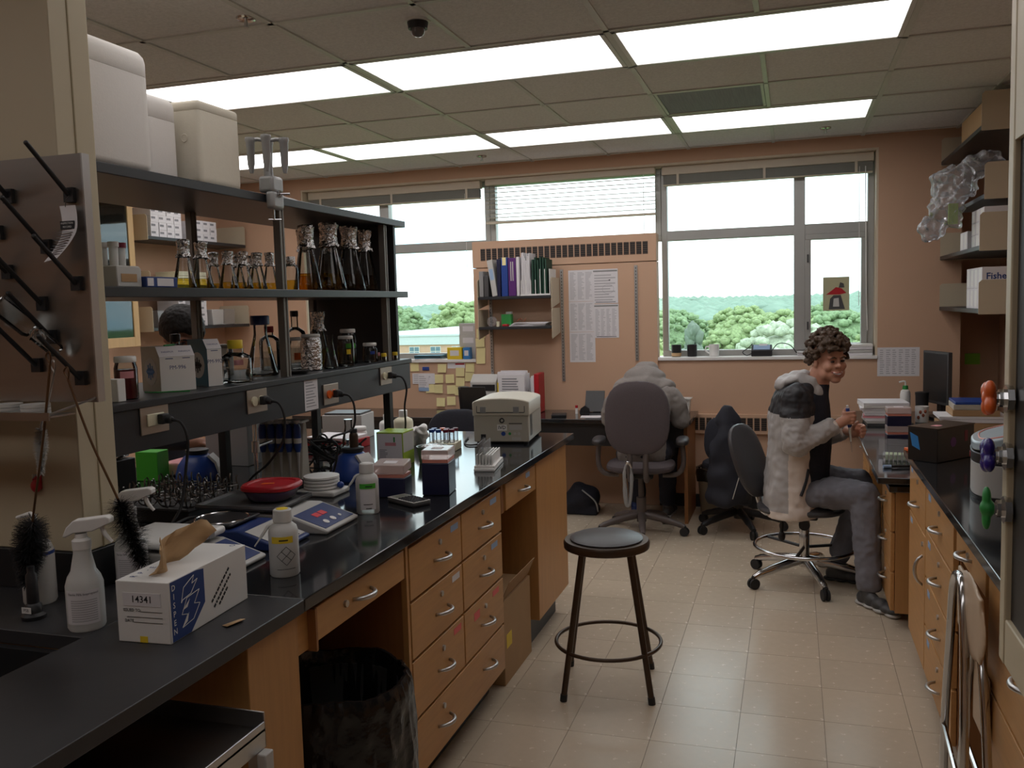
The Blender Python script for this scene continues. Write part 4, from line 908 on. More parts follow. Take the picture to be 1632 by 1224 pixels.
# calculator
t = thing('calculator', 'grey and black pocket calculator lying on the worktop', 'calculator', (-1.278, 2.800, ZB), math.radians(-30))
MB().box(-.078, .078, -.038, .038, 0, .016).build('case', 'dark_grey', t, .006, 3); MB().box(-.077, .077, -.037, .037, .0155, .018).build('face', 'light_grey', t, .004); MB().box(-.066, -.03, -.028, .028, .018, .0186).build('screen', 'lcd', t)
ky = MB().box(-.0048, .0048, -.0042, .0042, 0, .003).mesh('key'); ky.materials.append(M['ink'])
for i in range(7):
    for j in range(5): inst('key', ky, t, (-.015+i*.0135, -.026+j*.013, .018))
# tip boxes
def tip_box(loc, rz, W, D, H, label, tilt=0., grp=None):
    t = thing('tip_box', label, 'tip box', loc, rz)
    MB().box(0, W, 0, D, 0, H).build('base', 'navy', t, .004); MB().box(.003, W-.003, .003, D-.003, H+.0005, H+.012).build('tip_tray', 'salmon', t)
    o = MB().box(0, W, 0, D, .0, .035).build('lid', 'lid_pink', t, .004); o.location = (0, 0, H+.0125); o.rotation_euler = (tilt, 0, 0)
    q = MB().box(W*.3, W*.7, D*.25, D*.6, .0355, .036).build('label_sheet', 'paper', o)
    return t
tip_box((-1.281, 2.926, ZB), math.radians(9), .10, .12, .118, 'tall navy tip box with a clear pink lid beside the calculator')
tip_box((-1.445, 2.86, ZB), math.radians(6), .12, .09, .072, 'short navy tip box with a salmon lid behind the green-taped bottle', .12)
# gel caster
t = thing('gel_caster', 'white gel casting stand holding upright glass plates', 'gel caster', (-1.253, 3.395, ZB), math.radians(9))
MB().box(0, .085, 0, .245, 0, .012).box(.0, .085, .01, .235, .012, .022).build('base', 'white', t, .002)
for i in range(6): MB().box(.008+i*.0125, .0125+i*.0125, .02, .22, .022, .066).build('comb_plate', 'white', t)
for i, x in enumerate((.012, .034)): MB().box(x+.003, x+.005, .02, .20, .0665, .112).build('glass_plate', 'clear_plastic', t)
# thermal cycler
t = thing('thermal_cycler', 'beige thermal cycler with a humped lid marked IVD at the bench end', 'thermal cycler', (-1.50, 4.085, ZB), math.radians(6.5))
W, D = .275, .375
MB().box(0, W, 0, D, .012, .145).build('housing', 'warm_grey', t, .006, 3); MB().prism([(-.004, .140), (W+.004, .140)]+[(W*.5+(W*.5+.005)*math.cos(PI*i/14)**1 if i not in (0, 14) else (W+.005 if i == 0 else -.005), .205+.024*math.sin(PI*i/14)) for i in range(15)], -.005, D-.03, 'y').build('lid', mat('cycler_lid', (.55, .51, .42), .45, var=.03), t, .006, 3)
MB().box(.02, W-.02, -.0062, -.0045, .156, .160).box(.017, .02, -.0062, -.0045, .158, .19).box(W-.02, W-.017, -.0062, -.0045, .158, .19).build('lid_groove', 'dark_grey', t)
for x in (.05, W-.06): MB().box(x-.014, x+.014, -.010, -.0052, .157, .186).build('hinge', 'grey', t)
for x in (.02, W-.02):
    for y in (.03, D-.03): MB().cyl((x, y, 0), (x, y, .013), .012).build('foot', 'rubber', t)
slm = MB().box(-.0006, .0006, -.03, .03, -.0018, .0018).mesh('vent_slot'); slm.materials.append(M['ink'])
for i in range(15): inst('vent_slot', slm, t, (W+.0004, .07, .04+i*.0068))
MB().box(.118, .166, -.0008, 0, .068, .098).build('sticker', 'white', t)
text('IVD', .024, 'ink', t, (.142, -.001, .083), bold=.012)
MB().ring((.142, -.0006, .118), .010, .003, 18, 6, 'y').build('emblem', 'ink', t)
m = MB().box(.176, .242, -.0008, 0, .101, .105); m.build('print', 'ink', t); MB().box(.178, .240, -.0008, 0, .072, .096).build('rating_label', 'light_grey', t); MB().box(.19, .235, -.0008, 0, .02, .036).build('rating_label', 'light_grey', t)
for x, mm in ((.148, 'blue'), (.18, 'green'), (.205, 'light_grey'), (.225, 'light_grey')): MB().cyl((x, -.001, .053), (x, 0, .053), .011 if mm == 'blue' else .007, n=16).build('sticker', mm, t)
MB().box(.035, .06, -.001, 0, .02, .05).build('socket', 'black', t)
MB().tube([(.048, -.002, .035), (.045, -.02, .03), (.03, -.04, .008), (-.02, -.05, .005), (-.06, .04, .005), (-.08, .2, .005)], .004, 8, sub=5).build('cord', 'rubber', t)
# vial rack
t = thing('vial_rack', 'beige block rack of clear vials with blue and red caps', 'vial rack', (-1.655, 3.85, ZB), math.radians(6))
MB().box(0, .14, 0, .12, 0, .038).build('block', 'ivory', t, .003); MB().box(.03, .10, -.0006, 0, .01, .024).build('label_sheet', 'paper', t)
for i, (x, y, cm) in enumerate(((.02, .025, 'blue'), (.055, .02, 'blue'), (.09, .022, 'maroon'), (.02, .07, 'blue'), (.06, .075, 'orange'), (.085, .06, 'maroon'), (.118, .03, 'maroon'), (.122, .08, 'maroon'))):
    o = MB().lathe([(0, .038), (.012, .038), (.012, .085), (.009, .088), (0, .088)], 14, (x, y, 0)).build('vial', 'clear_plastic', t); MB().lathe([(0, .088), (.0135, .088), (.0135, .102), (0, .102)], 14, (x, y, 0)).build('cap', cm, o)
# green dish with foil
t = thing('oval_bin', 'grey-green oval bin holding crumpled foil', 'bin', (-1.512, 3.575, ZB)); m = MB().lathe([(.055, 0), (.066, .07), (.069, .072), (.069, .074), (.062, .072), (.05, .006), (0, .006)], 26); m.build('bin', mat('bin_green', (.13, .17, .15), .4), t)
m = MB(); blob(m, (0, 0, .062), (.05, .045, .022), random.Random(4), ICO, .22); m.build('foil_wad', 'foil', t, ang=10)
# carton
t = thing('glove_carton', 'white carton edged in lime green standing by the shelf leg', 'carton', (-1.717, 3.452, ZB), math.radians(2)); MB().box(0, .122, 0, .125, 0, .148).build('body', 'lime', t, .001)
MB().box(.004, .118, -.0008, 0, .003, .142).build('front_face', 'paper', t); MB().box(.1218, .1226, .004, .121, .06, .142).build('side_face', 'light_grey', t)
m = MB(); lines(m, .012, .05, .015, .075, 9, -.0008, .0004, 3); m.build('print', 'grey_ink', t); MB().box(.04, .09, -.0014, -.0008, .09, .104).build('pink_tape', 'pink', t)
MB().box(.079, .086, -.0016, -.0009, .106, .128).build('mark', 'green', t)
# weigh boats
t = thing('lid_stack', 'stack of round white lids on a small tray beside the red-lidded tub', 'lid stack', (-1.675, 2.90, ZB))
for q in range(4): MB().lathe([(0, .022+q*.012), (.062, .022+q*.012), (.066, .024+q*.012), (.066, .031+q*.012), (.06, .0325+q*.012), (0, .0325+q*.012)], 30).build('round_lid', 'white', t)
MB().box(-.075, .085, -.07, .06, 0, .02).build('tray', 'light_grey', t, .006); MB().sph((.078, .0, .034), .013, 12, 8).build('knob', 'blue', t)
# balances
def balance(loc, rz, label, pan, pad, bodym, W=.40, D=.21, pan_wh=(.27, .21), pz=.066):
    t = thing('balance', label, 'balance', loc, rz)
    MB().prism([(-W/2, 0), (W/2+.03, 0), (W/2+.035, .012), (W/2-.10, .055), (-W/2, .055)], -D/2, D/2, 'y').build('housing', bodym, t, .006, 3)
    sl_ = math.atan2(-.043, .135)
    def onpad(s, y, h=.0008): x = W/2-.10+.135*s; return (x, y, .055-.043*s+h)
    a, b = onpad(.1, 0), onpad(.9, 0)
    m = MB(); m.obox(((a[0]+b[0])/2, 0, (a[2]+b[2])/2), ((b[0]-a[0])/2, 0, (b[2]-a[2])/2), (0, D*.44, 0), (.0002, 0, .0007)); m.build('keypad', pad, t)
    return t, onpad
t, op = balance((-1.565, 2.447, ZB), .03, 'light grey top-loading balance with red digits and a wide black pan', None, 'deep_blue', 'light_grey', .37, .215)
for y in (-.025, .012): p = op(.4, y, .0022); MB().obox(p, (.011, 0, -.0035), (0, .015, 0), (.0002, 0, .0006)).build('digit_display', 'digits', t)
for y in (-.045, .0, .045): p = op(.72, y, .0022); MB().cyl((p[0], p[1], p[2]-.001), (p[0]+.001, p[1], p[2]+.0015), .011 if y < .04 else .006, n=16).build('button', 'white', t)
MB().box(-.235, .05, -.115, .115, .066, .0715).build('pan', 'dark_grey', t); m = MB().box(-.235, .05, -.115, -.111, .0715, .08).box(-.235, .05, .111, .115, .0715, .08).box(-.235, -.231, -.111, .111, .0715, .08).box(.046, .05, -.111, .111, .0715, .08); m.build('pan_rim', 'satin', t)
MB().cyl((-.1, 0, .05), (-.1, 0, .067), .03).build('pan_support', 'dark_grey', t)
t = thing('food_tub', 'clear tub of purple powder with a red lid on the balance pan', 'food tub', (-1.612, 2.475, ZB+.0722), .1)
MB().lathe([(.055, 0), (.066, .006), (.082, .038), (.084, .04)], 30, sq=3.2).build('tub', 'clear_plastic', t); MB().lathe([(0, .003), (.055, .003), (.066, .01), (.079, .034), (0, .034)], 30, sq=3.2).build('powder', 'powder', t)
MB().lathe([(.084, .038), (.088, .040), (.088, .050), (.083, .056), (.07, .056), (.066, .052), (0, .052)], 30, sq=3.2).build('lid', 'red', t); MB().box(-.03, .01, -.018, .004, .0525, .0532, .3).build('tape_label', 'orange', t)
t, op = balance((-1.575, 2.225, ZB), .03, 'blue and white balance with a grey screen and a black pan', None, 'light_grey', 'deep_blue', .32, .17)
p = op(.45, .03, .002); MB().obox(p, (.024, 0, -.0076), (0, .03, 0), (.0002, 0, .0006)).build('screen', 'lcd', t)
for y in (-.05, -.02, .01, .04): p = op(.82, y, .002); MB().obox(p, (.008, 0, -.0025), (0, .008, 0), (.0002, 0, .0006)).build('button', 'ink', t)
MB().box(-.13, .03, -.08, .08, .062, .07).build('pan', 'black', t, .003); MB().ring((-.05, 0, .07), .078, .003, 32, 6).build('pan_rim', 'chrome', t); MB().cyl((-.05, 0, .05), (-.05, 0, .063), .03).build('pan_support', 'dark_grey', t)
t, op = balance((-1.585, 1.985, ZB), .03, 'white-topped balance with a blue keypad behind the tissue box', None, 'deep_blue', 'light_grey', .33, .20)
MB().box(-.16, .075, -.105, .10, .066, .088).build('pan', 'white', t, .009, 3)
for y in (-.06, .03): MB().box(.075, .077, y-.012, y+.012, .068, .083).build('corner_pad', 'grey', t)
MB().cyl((-.04, 0, .05), (-.04, 0, .067), .03).build('pan_support', 'dark_grey', t); p = op(.5, -.02, .002); MB().cyl(p, (p[0]+.003, p[1], p[2]+.008), .012).build('button', 'white', t)
# shaker platform with flask clamps
t = thing('clamp_platform', 'shaker platform crowded with chrome flask clamps under the shelf rail', 'shaker platform', (-1.99, 2.50, ZB))
MB().box(-.15, .13, -.13, .13, 0, .045).build('base', 'black', t, .004); MB().box(-.16, .14, -.14, .14, .0455, .052).build('deck', 'dark_grey', t)
g = random.Random(8)
for i in range(4):
    for j in range(4):
        x, y = -.12+i*.08, -.11+j*.072; m = MB()
        for q in range(4):
            a = q*PI/2+.4; m.tube([(x, y, .054), (x+.02*math.cos(a), y+.02*math.sin(a), .056), (x+.032*math.cos(a), y+.032*math.sin(a), .075), (x+.026*math.cos(a), y+.026*math.sin(a), .105), (x+.033*math.cos(a), y+.033*math.sin(a), .118)], .0028, 6, sub=2)
        m.ring((x, y, .085), .031, .0022, 18, 5); m.build('flask_clamp', 'clamp_steel', t)
# rod stand
t = thing('rod_stand', 'chrome rod stand beside the black shelf leg', 'rod stand', (-1.83, 2.72, ZB)); MB().box(-.05, .05, -.05, .05, 0, .012).build('base', 'black', t, .002); MB().cyl((0, 0, .012), (0, 0, .29), .008).build('rod', 'chrome', t); MB().cyl((0, 0, .18), (0, 0, .22), .014).cyl((0, 0, .2), (-.0, .10, .205), .006).build('boss_clamp', 'satin', t)
# vortex mixers and flasks
def vortex(loc, rz, label, flask=True):
    t = thing('vortex_mixer', label, 'vortex mixer', loc, rz)
    MB().lathe([(.085, 0), (.09, .008), (.088, .03), (.078, .065), (.055, .098), (.04, .108), (0, .108)], 28).build('housing', 'blue', t); MB().lathe([(0, .108), (.04, .108), (.046, .118), (.046, .126), (.03, .13), (0, .126)], 22).build('cup_head', 'black', t)
    MB().prism([(.045, .1), (.074, .07), (.092, .01), (.098, .01), (.082, .076), (.055, .106)], -.035, .035, 'y').build('control_panel', 'light_grey', t); MB().cyl((.09, .0, .045), (.105, 0, .05), .012, n=14).build('dial', 'white', t)
    return t
vortex((-1.69, 3.18, ZB), -.3, 'blue dome vortex mixer behind the green-taped wash bottle')
jar((-1.685, 3.185, ZB+.1265), .018, .075, 'small brown bottle standing on the blue vortex mixer', capm='black', capR=.8, capH=.2, lq=0, body='pipe_brown')
vortex((-2.33, 3.05, ZB), .4, 'blue dome vortex mixer on the far side of the shelf legs')
# pipette stand
def pipette(m1, m2, x, y, z): pass
t = thing('pipette_stand', 'sloping white stand holding blue pipettes', 'pipette stand', (-1.93, 3.10, ZB), .15)
MB().prism([(-.09, 0), (.07, 0), (.075, .012), (-.005, .03), (-.02, .24), (-.05, .245)], -.085, .085, 'x').build('stand', 'warm_grey', t, .004); MB().box(-.09, .09, -.075, .0, .24, .25).build('rail', 'white', t, .003)
tips = []
for i in range(5):
    x = -.072+i*.036
    p = MB().lathe([(0, .13), (.009, .13), (.014, .15), (.015, .225), (.010, .24), (0, .24)], 14, (x, -.085, 0)).build('pipette', 'blue', t)
    MB().lathe([(0, .245), (.012, .245), (.012, .255), (0, .255)], 14, (x, -.085, 0)).cyl((x, -.085, .238), (x, -.085, .247), .004).build('plunger', 'white', p); MB().lathe([(.003, .03), (.005, .08), (.008, .131), (0, .131)], 12, (x, -.085, 0)).build('shaft', 'light_grey', p); MB().lathe([(.0154, .165), (.0154, .185), (.0152, .185), (.0152, .165)], 14, (x, -.085, 0)).build('band', 'white', p)
# clutter at the back of the bench
t = thing('black_tower', 'upright black block beside the column with foil on top', 'block', (-2.36, 2.62, ZB)); MB().box(-.05, .05, -.05, .05, 0, .16).build('body', 'black', t, .004); m = MB(); blob(m, (0, 0, .178), (.045, .045, .02), random.Random(5), ICO, .2); m.build('foil_wad', 'foil', t, ang=10)
t = rot_box('glove_carton', 'bright green carton behind the black block', 'carton', (-2.58, 2.98, ZB), .1, .10, .08, .12, 'bright_green')
tag(MB().box(-2.56, -2.42, 3.1, 3.3, ZB, ZB+.055).build('pink_pack', 'pink', None, .01, 3), 'pink paper pack behind the bright green carton', 'pack')
t = rot_box('grey_box', 'dark grey flat panel box behind the blue vortex mixer', 'box', (-2.52, 3.36, ZB), .0, .22, .12, .24, 'grey'); t2 = rot_box('carton', 'brown cardboard carton leaning behind the pipettes', 'carton', (-2.50, 3.6, ZB), .1, .2, .14, .22, 'cardboard')
tag(organic('glove_pile', MB().sph((-2.40, 3.45, ZB+.27), (.09, .06, .025)).sph((-2.32, 3.42, ZB+.262), (.05, .04, .018)).sph((-2.46, 3.40, ZB+.262), (.05, .03, .018)), 'violet', None, .008, 3, disp=.012, dscale=30), 'violet rubber gloves thrown on the dark grey box', 'gloves')
t = rot_box('white_box', 'white instrument box with a dark top near the far worktop corner', 'instrument', (-2.36, 4.12, ZB), .1, .22, .18, .13, 'light_grey'); MB().box(.01, .21, .01, .17, .13, .14).build('top_plate', 'dark_grey', t)
t = rot_box('red_binder', 'red binder lying flat under papers behind the pipettes', 'binder', (-2.30, 3.82, ZB), -.1, .26, .2, .045, 'red'); MB().box(.01, .25, .01, .19, .0455, .06).build('paper_pack', 'paper', t)
tag(MB().lathe([(0, .0), (.05, 0), (.09, .016), (.092, .018), (.05, .003), (0, .003)], 28, (-2.02, 4.36, ZB)).build('white_plate', 'white'), 'shallow white plate at the far end of the worktop', 'plate')
jar((-1.885, 4.10, ZB), .05, .165, 'cream round-shouldered reagent bottle behind the lime carton', capm='white', capR=.42, capH=.2, lq=0, body='ivory')
jar((-2.0, 4.16, ZB), .045, .135, 'white plastic bottle next to the cream reagent bottle', capm='white', capR=.5, capH=.2, lq=0, body='white')
jar((-2.11, 4.05, ZB), .04, .085, 'low white plastic pot behind the lime carton', capm='white', capR=.9, capH=.25, lq=0, body='white', name='pot', cat='pot')
erlen((-2.02, 3.77, ZB), .045, .16, .2, 'liq_clear', 'clear conical flask behind the orange sockets', None)
tag(organic('tissue_wad', MB().sph((-1.77, 4.03, ZB+.055), (.05, .04, .035)).sph((-1.74, 4.0, ZB+.075), (.03, .025, .03)), 'white', None, .006, 2, disp=.02, dscale=40, post=lambda c, n: Vector((c.x, c.y, max(c.z, ZB+.001) if c.z > ZB+.03 else ZB+.001))), 'crumpled white tissue beside the cream reagent bottle', 'tissue')
t = thing('tool_cluster', 'tangle of black leads and chrome fittings behind the vortex mixer', 'cables', (-1.93, 3.42, ZB)); g = random.Random(11)
for q in range(9): MB().tube([(g.uniform(-.12, .12), g.uniform(-.1, .12), .006+g.random()*.12) for _ in range(6)], .0045, 6, sub=5).build('lead', 'rubber', t)
for q in range(6): x, y = g.uniform(-.1, .1), g.uniform(-.08, .08); MB().cyl((x, y, 0), (x+g.uniform(-.02, .02), y, g.uniform(.06, .13)), .007).sph((x, y, .07), .014, 10, 7).build('fitting', 'chrome', t)
t = thing('cable_coil', 'coil of black cable lying under the shelf rail', 'cables', (-1.80, 2.93, ZB))
for q in range(4): MB().ring((.004*q, 0, .006+q*.008), .055-.003*q, .004, 28, 6, sx=1.2).build('loop', 'rubber', t)
# ---- drying rack on the column
t = thing('drying_rack', 'stainless steel pegboard drying rack with black pegs hung on the column', 'drying rack', (0, 0, 0))
MB().box(-2.2, -1.497, 1.62, 1.63, 1.40, 1.952).build('panel', 'steel', t); MB().box(-1.497, -1.493, 1.62, 1.642, 1.40, 1.952).box(-2.2, -1.497, 1.63, 1.642, 1.948, 1.952).build('flange', 'satin', t)
MB().box(-2.0, -1.8, 1.63, 1.7245, 1.6, 1.8).build('bracket', 'satin', t)
MB().box(-2.2, -1.56, 1.545, 1.62, 1.372, 1.376).box(-2.2, -1.56, 1.543, 1.547, 1.366, 1.384).build('drip_tray', 'steel', t)
MB().tube([(-1.50, 1.62, 1.41), (-1.53, 1.585, 1.395), (-1.568, 1.548, 1.378)], .0025, 6).build('tray_stay', 'satin', t)
pegs = [(-1.528, 1.862), (-1.603, 1.752), (-1.526, 1.667), (-1.627, 1.625), (-1.607, 1.549), (-1.721, 1.70), (-1.533, 1.455), (-1.655, 1.485), (-1.70, 1.87), (-1.74, 1.79), (-1.80, 1.65), (-1.83, 1.50)]
for x, z in pegs:
    o = MB().box(x-.013, x+.013, 1.61, 1.62, z-.016, z+.016).build('peg', 'black', t); MB().cyl((x, 1.612, z), (x-.009, 1.515, z+.098), .0055, .005, 10).sph((x-.009, 1.515, z+.098), .0055, 8, 6).build('rod', 'black', o)
tag_ = thing('hang_tag', 'curled white inspection tag hanging from a drying rack peg', 'tag', (-1.528, 1.60, 1.838))
m = MB(); n_ = 12; vs = []
for i in range(n_+1):
    s = i/n_; z = -.125*s; dx = -.03*max(0, s-.45)**1.3*2.2+.006*math.sin(s*PI); vs += [(-.022+dx, .006-.035*s*(s-.3), z+.002*s), (.022+dx, .006-.035*s*(s-.3)-.008*s, z+.008*s)]
o = m.add(vs, [(2*i, 2*i+1, 2*i+3, 2*i+2) for i in range(n_)]).build('card', 'paper', tag_, ang=60)
m = MB().box(-.018, .02, .0005, .003, -.052, -.034); m.build('heading_block', 'ink', tag_)
m = MB()
for q in range(9): s = .5+.048*q; dx = -.03*max(0, s-.45)**1.3*2.2; yy = .004-.035*s*(s-.3); m.box(-.018+dx, .018+dx, yy-.006, yy-.002, -.125*s+.004, -.125*s+.0048)
m.build('ruled_line', 'grey_ink', tag_); text('INSPECTION', .006, 'white', tag_, (.001, .0002, -.039)); text('RECORD', .006, 'white', tag_, (.001, .0002, -.047))
MB().tube([(0, 0, -.004), (.004, -.002, .012), (.012, .0, .02)], .0008, 5).build('string', 'dark_grey', tag_)
# glassware hung on pegs
def tumbler(x, z, label, L=.09, R=.024):
    t = thing('glass_tumbler', label, 'glass', (x, 1.60, z)); m = MB().lathe([(R*.8, 0), (R, L*.1), (R, L), (R*1.12, L*1.02)], 20); m.xf(Matrix.Translation((.01, .0, -.01)) @ Matrix.Rotation(math.radians(-28), 4, 'Y') @ Matrix.Rotation(math.radians(38), 4, 'X')); m.build('wall', 'glass', t); return t
tumbler(-1.655, 1.575, 'clear glass beaker hung over a peg at the end of the rack'); tumbler(-1.585, 1.525, 'small clear measuring glass hung on the lowest peg row', .06, .017); tumbler(-1.76, 1.60, 'clear glass cylinder hung on the peg beside the beaker', .11, .022)
tag(MB().ring((-1.60, 1.575, 1.55), .017, .0016, 24, 6, 'y').ring((-1.602, 1.57, 1.553), .015, .0012, 24, 6, 'y').build('glass_ring', 'chrome'), 'thin bright ring slipped over a rack peg', 'ring')
for i in range(3):
    t = thing('petri_stack', 'short stack of clear petri lids on the rack tray, '+('nearest the tray end', 'in the middle of the tray', 'closest to the column middle')[i], 'petri lids', (-1.635-i*.08, 1.583, 1.3765))
    for q in range(3): MB().lathe([(0, q*.008), (.031, q*.008), (.031, .007+q*.008), (0, .007+q*.008)], 22).build('lid', 'frost', t)
# brushes
def brush(top, mid, neck, tip, label, br='bristle', R=.04, wire='wire_brown', nb=3600, seed=1):
    t = thing('bottle_brush', label, 'brush', top); T0 = Vector(top)
    q = lambda p: Vector(p)-T0
    m = MB(); m.tube([(0, 0, 0), q(mid), q(neck), q(tip)], .0028, 7, sub=8)
    m.tube([(0, 0, 0), (.008, -.005, .014), (.004, -.004, .028), (-.010, .0, .018), (0, 0, 0)], .0018, 6, sub=4); m.build('wire', wire, t)
    g = random.Random(seed); b = MB(); a, e = q(neck), q(tip); ax = (e-a); L = ax.length; ax.normalize(); o1 = ax.orthogonal().normalized(); o2 = ax.cross(o1)
    for i in range(nb):
        s = g.random(); c = a+ax*L*s; th = g.uniform(0, 2*PI); r = R*(.55+.45*math.sin(PI*min(1, s*1.1+.12)))*g.uniform(.8, 1.08)
        d = (math.cos(th)*o1+math.sin(th)*o2)*r+ax*(g.uniform(-.3, .4))*R; w_ = ax.cross(d).normalized()*.0010
        b.add([c-w_, c+w_, c+d+w_*.5, c+d-w_*.5], [(0, 1, 2, 3)])
    o = b.build('bristles', br, t); o['kind'] = 'stuff'
brush((-1.562, 1.56, 1.49), (-1.60, 1.565, 1.33), (-1.66, 1.575, 1.13), (-1.69, 1.575, .985), 'black bottle brush with a rounded head hanging in front of the soap bottle', R=.042)
brush((-1.530, 1.575, 1.455), (-1.49, 1.585, 1.32), (-1.437, 1.60, 1.178), (-1.385, 1.60, 1.04), 'black bottle brush hanging in front of the second spray bottle', R=.047, seed=2)
brush((-1.577, 1.585, 1.47), (-1.61, 1.59, 1.39), (-1.642, 1.60, 1.34), (-1.652, 1.60, 1.235), 'white bottle brush hanging below the drip tray', 'white_bristle', .017, 'satin', 1600, 3)
t = thing('wall_hook', 'small red hook stuck on the column under the drying rack', 'hook', (-1.79, 1.724, 1.19)); MB().box(-.013, .013, -.006, 0, -.02, .016).sph((0, -.008, -.012), (.015, .01, .016), 12, 8).build('body', 'red', t, .002); MB().tube([(-.006, -.008, .016), (0, -.014, .01), (.006, -.01, .018)], .003, 6).build('clip', 'chrome', t)
# ---- under the bench
t = thing('trash_can', 'round trash can lined with a shiny black bag under the island bench', 'trash can', (-1.205, 2.105, 0)); MB().lathe([(.15, 0), (.155, .01), (.185, .55), (.181, .55), (.15, .015), (0, .015)], 30).build('can', 'dark_grey', t)
m = MB(); prof = [(.168, .14), (.178, .22), (.192, .35), (.204, .47), (.209, .555), (.206, .585), (.196, .59), (.186, .57), (.178, .46), (.165, .3), (.1, .24), (0, .22)]
prof = [(.212+.012*math.sin(PI*i/44), .015+.525*i/40) for i in range(41)]+[(.215, .56), (.211, .578), (.204, .592), (.196, .592), (.186, .57), (.178, .46), (.165, .3), (.1, .24), (0, .22)]
m.lathe(prof, 130)
def crease(x, y, z):
    a = math.atan2(y, x); k = .035*noise.noise(Vector((math.cos(a)*3.2, math.sin(a)*3.2, z*3)))+.022*noise.noise(Vector((math.cos(a)*9, math.sin(a)*9, z*7)))-.05*abs(noise.noise(Vector((math.cos(a)*6+z*6, math.sin(a)*6, z*9-4*math.cos(a)))))-.03*abs(noise.noise(Vector((math.cos(a)*13-z*9, math.sin(a)*13, z*15))))
    return (x*(1+k), y*(1+k), z+.014*noise.noise(Vector((x*9, y*9, 3))))
m.v = [crease(*q) for q in m.v]; m.build('bag', 'bag_black', t, ang=30)
t = thing('steel_cart', 'stainless steel cart pushed under the sink end of the island bench', 'cart', (-1.27, 1.12, 0))
X0, X1, Y0, Y1 = -.23, .235, -.42, .40
m = MB().box(X0, X1, Y0, Y1, .735, .74); m.build('tray', 'steel', t)
MB().box(X1-.004, X1, Y0, Y1, .70, .755).box(X0, X0+.004, Y0, Y1, .74, .775).box(X0, X1, Y1-.004, Y1, .70, .775).box(X0, X1, Y0, Y0+.004, .70, .775).build('rim', 'satin', t, .0015)
for x in (X0+.015, X1-.015):
    for y in (Y0+.015, Y1-.015): MB().box(x-.012, x+.012, y-.012, y+.012, .07, .735).build('leg', 'satin', t); MB().cyl((x-.01, y, .035), (x+.01, y, .035), .034, n=16).build('caster', 'rubber', t)
MB().box(X0+.02, X1-.02, Y0+.02, Y1-.02, .28, .285).build('lower_shelf', 'steel', t); MB().box(X1-.002, X1+.02, Y1-.035, Y1-.005, .645, .70).build('corner_block', 'light_grey', t, .003); MB().box(X1, X1+.0008, .02, .16, .712, .738).build('label_sheet', 'paper', t)
t = thing('cardboard_box', 'brown cardboard box standing in the far knee space', 'cardboard box', (-1.35, 3.62, 0)); MB().box(-.2, .2, -.2, .19, 0, .36).build('body', 'cardboard', t, .002); MB().obox((.205, .0, .40), (.02, 0, .045), (0, .19, 0), (.001, 0, -.0005)).build('flap', 'cardboard', t); MB().box(.2, .2008, -.17, -.1, .15, .21).build('yellow_mark', 'yellow', t)
# ================================================================== window wall: shelves, notes, papers
ZS = 1.6655
def book(x, W, H, m, label, D=.19, lean=0., name='binder', cat='binder', txt=None, lab=None):
    t = thing(name, label, cat, (x, 6.63, ZS)); t.rotation_euler = (0, lean, 0)
    MB().box(0, W, 0, D, 0, H).build('cover', m, t, .003); MB().box(.004, W-.004, .01, D+.001, H-.012, H+.0005).build('page_block', 'paper', t)
    if lab: MB().box(W*.15, W*.85, -.0008, 0, H*.45, H*.75).build('spine_label', lab, t)
    if txt:
        for x in (W*.36, W*.62): MB().box(x-.004, x+.004, -.0009, 0, H*.4, H*.9).build('spine_print', 'light_grey', t)
    return t
book(-2.352, .034, .20, 'grey', 'grey magazine wad at the end of the binder shelf', name='magazine', cat='magazine')
book(-2.312, .036, .165, 'dark_grey', 'low dark magazine wad next to the tilted binder', name='magazine', cat='magazine')
book(-2.245, .044, .285, 'light_grey', 'tilted pale grey binder with a blue spine window', lean=-.14, lab='sticker_blue')
book(-2.203, .03, .29, 'navy', 'narrow navy binder behind the blue one')
o = book(-2.167, .052, .30, 'blue', 'bright blue binder with a yellow note on its spine'); MB().box(.01, .04, -.001, 0, .24, .30).build('note', 'note_yellow', o)
book(-2.110, .062, .295, 'purple', 'purple textbook with pale spine lettering', name='textbook', cat='book', txt=True)
book(-2.044, .022, .30, 'paper', 'thin white booklet beside the purple textbook', name='booklet', cat='book')
t = thing('file_sorter', 'white wire file sorter full of papers and dark green folders', 'file sorter', (-2.015, 6.63, ZS)); MB().box(0, .24, 0, .19, 0, .012).build('base', 'white', t)
for q in range(7): MB().box(.005+q*.038, .010+q*.038, 0, .19, .012, .20 if q > 3 else .12).build('divider', 'white', t)
g = random.Random(6)
for q in range(8): MB().box(.012+q*.0085, .018+q*.0085, .005, .18, .013, g.uniform(.27, .345)).build('sheet', 'paper', t)
for q in range(6): MB().box(.095+q*.021, .107+q*.021, .005, .18, .013, g.uniform(.26, .30)).build('folder', 'folder_green', t)
Z4 = 1.4305
t = thing('green_pen_box', 'dark green card box on the lower front shelf', 'box', (-2.20, 6.70, Z4)); MB().box(0, .08, 0, .06, 0, .095).build('body', 'green', t, .002); MB().box(.03, .075, .03, .06, .096, .115).build('card', 'paper', t)
tag(MB().lathe([(.012, 0), (.04, 0), (.04, .02), (.012, .02), (.012, 0)], 22, (0, 0, 0)).xf(Matrix.Translation((-2.27, 6.69, Z4+.04)) @ Matrix.Rotation(PI/2, 4, 'X')).build('tape_roll', 'clear_plastic'), 'roll of clear tape on the lower front shelf', 'tape')
tag(MB().lathe([(0, 0), (.013, 0), (.013, .04), (0, .04)], 14, (-2.215, 6.66, Z4)).build('loose_cap', 'ivory'), 'small cream cap beside the tape roll', 'canister')  # short plain cylinder modelled as a loose bottle cap
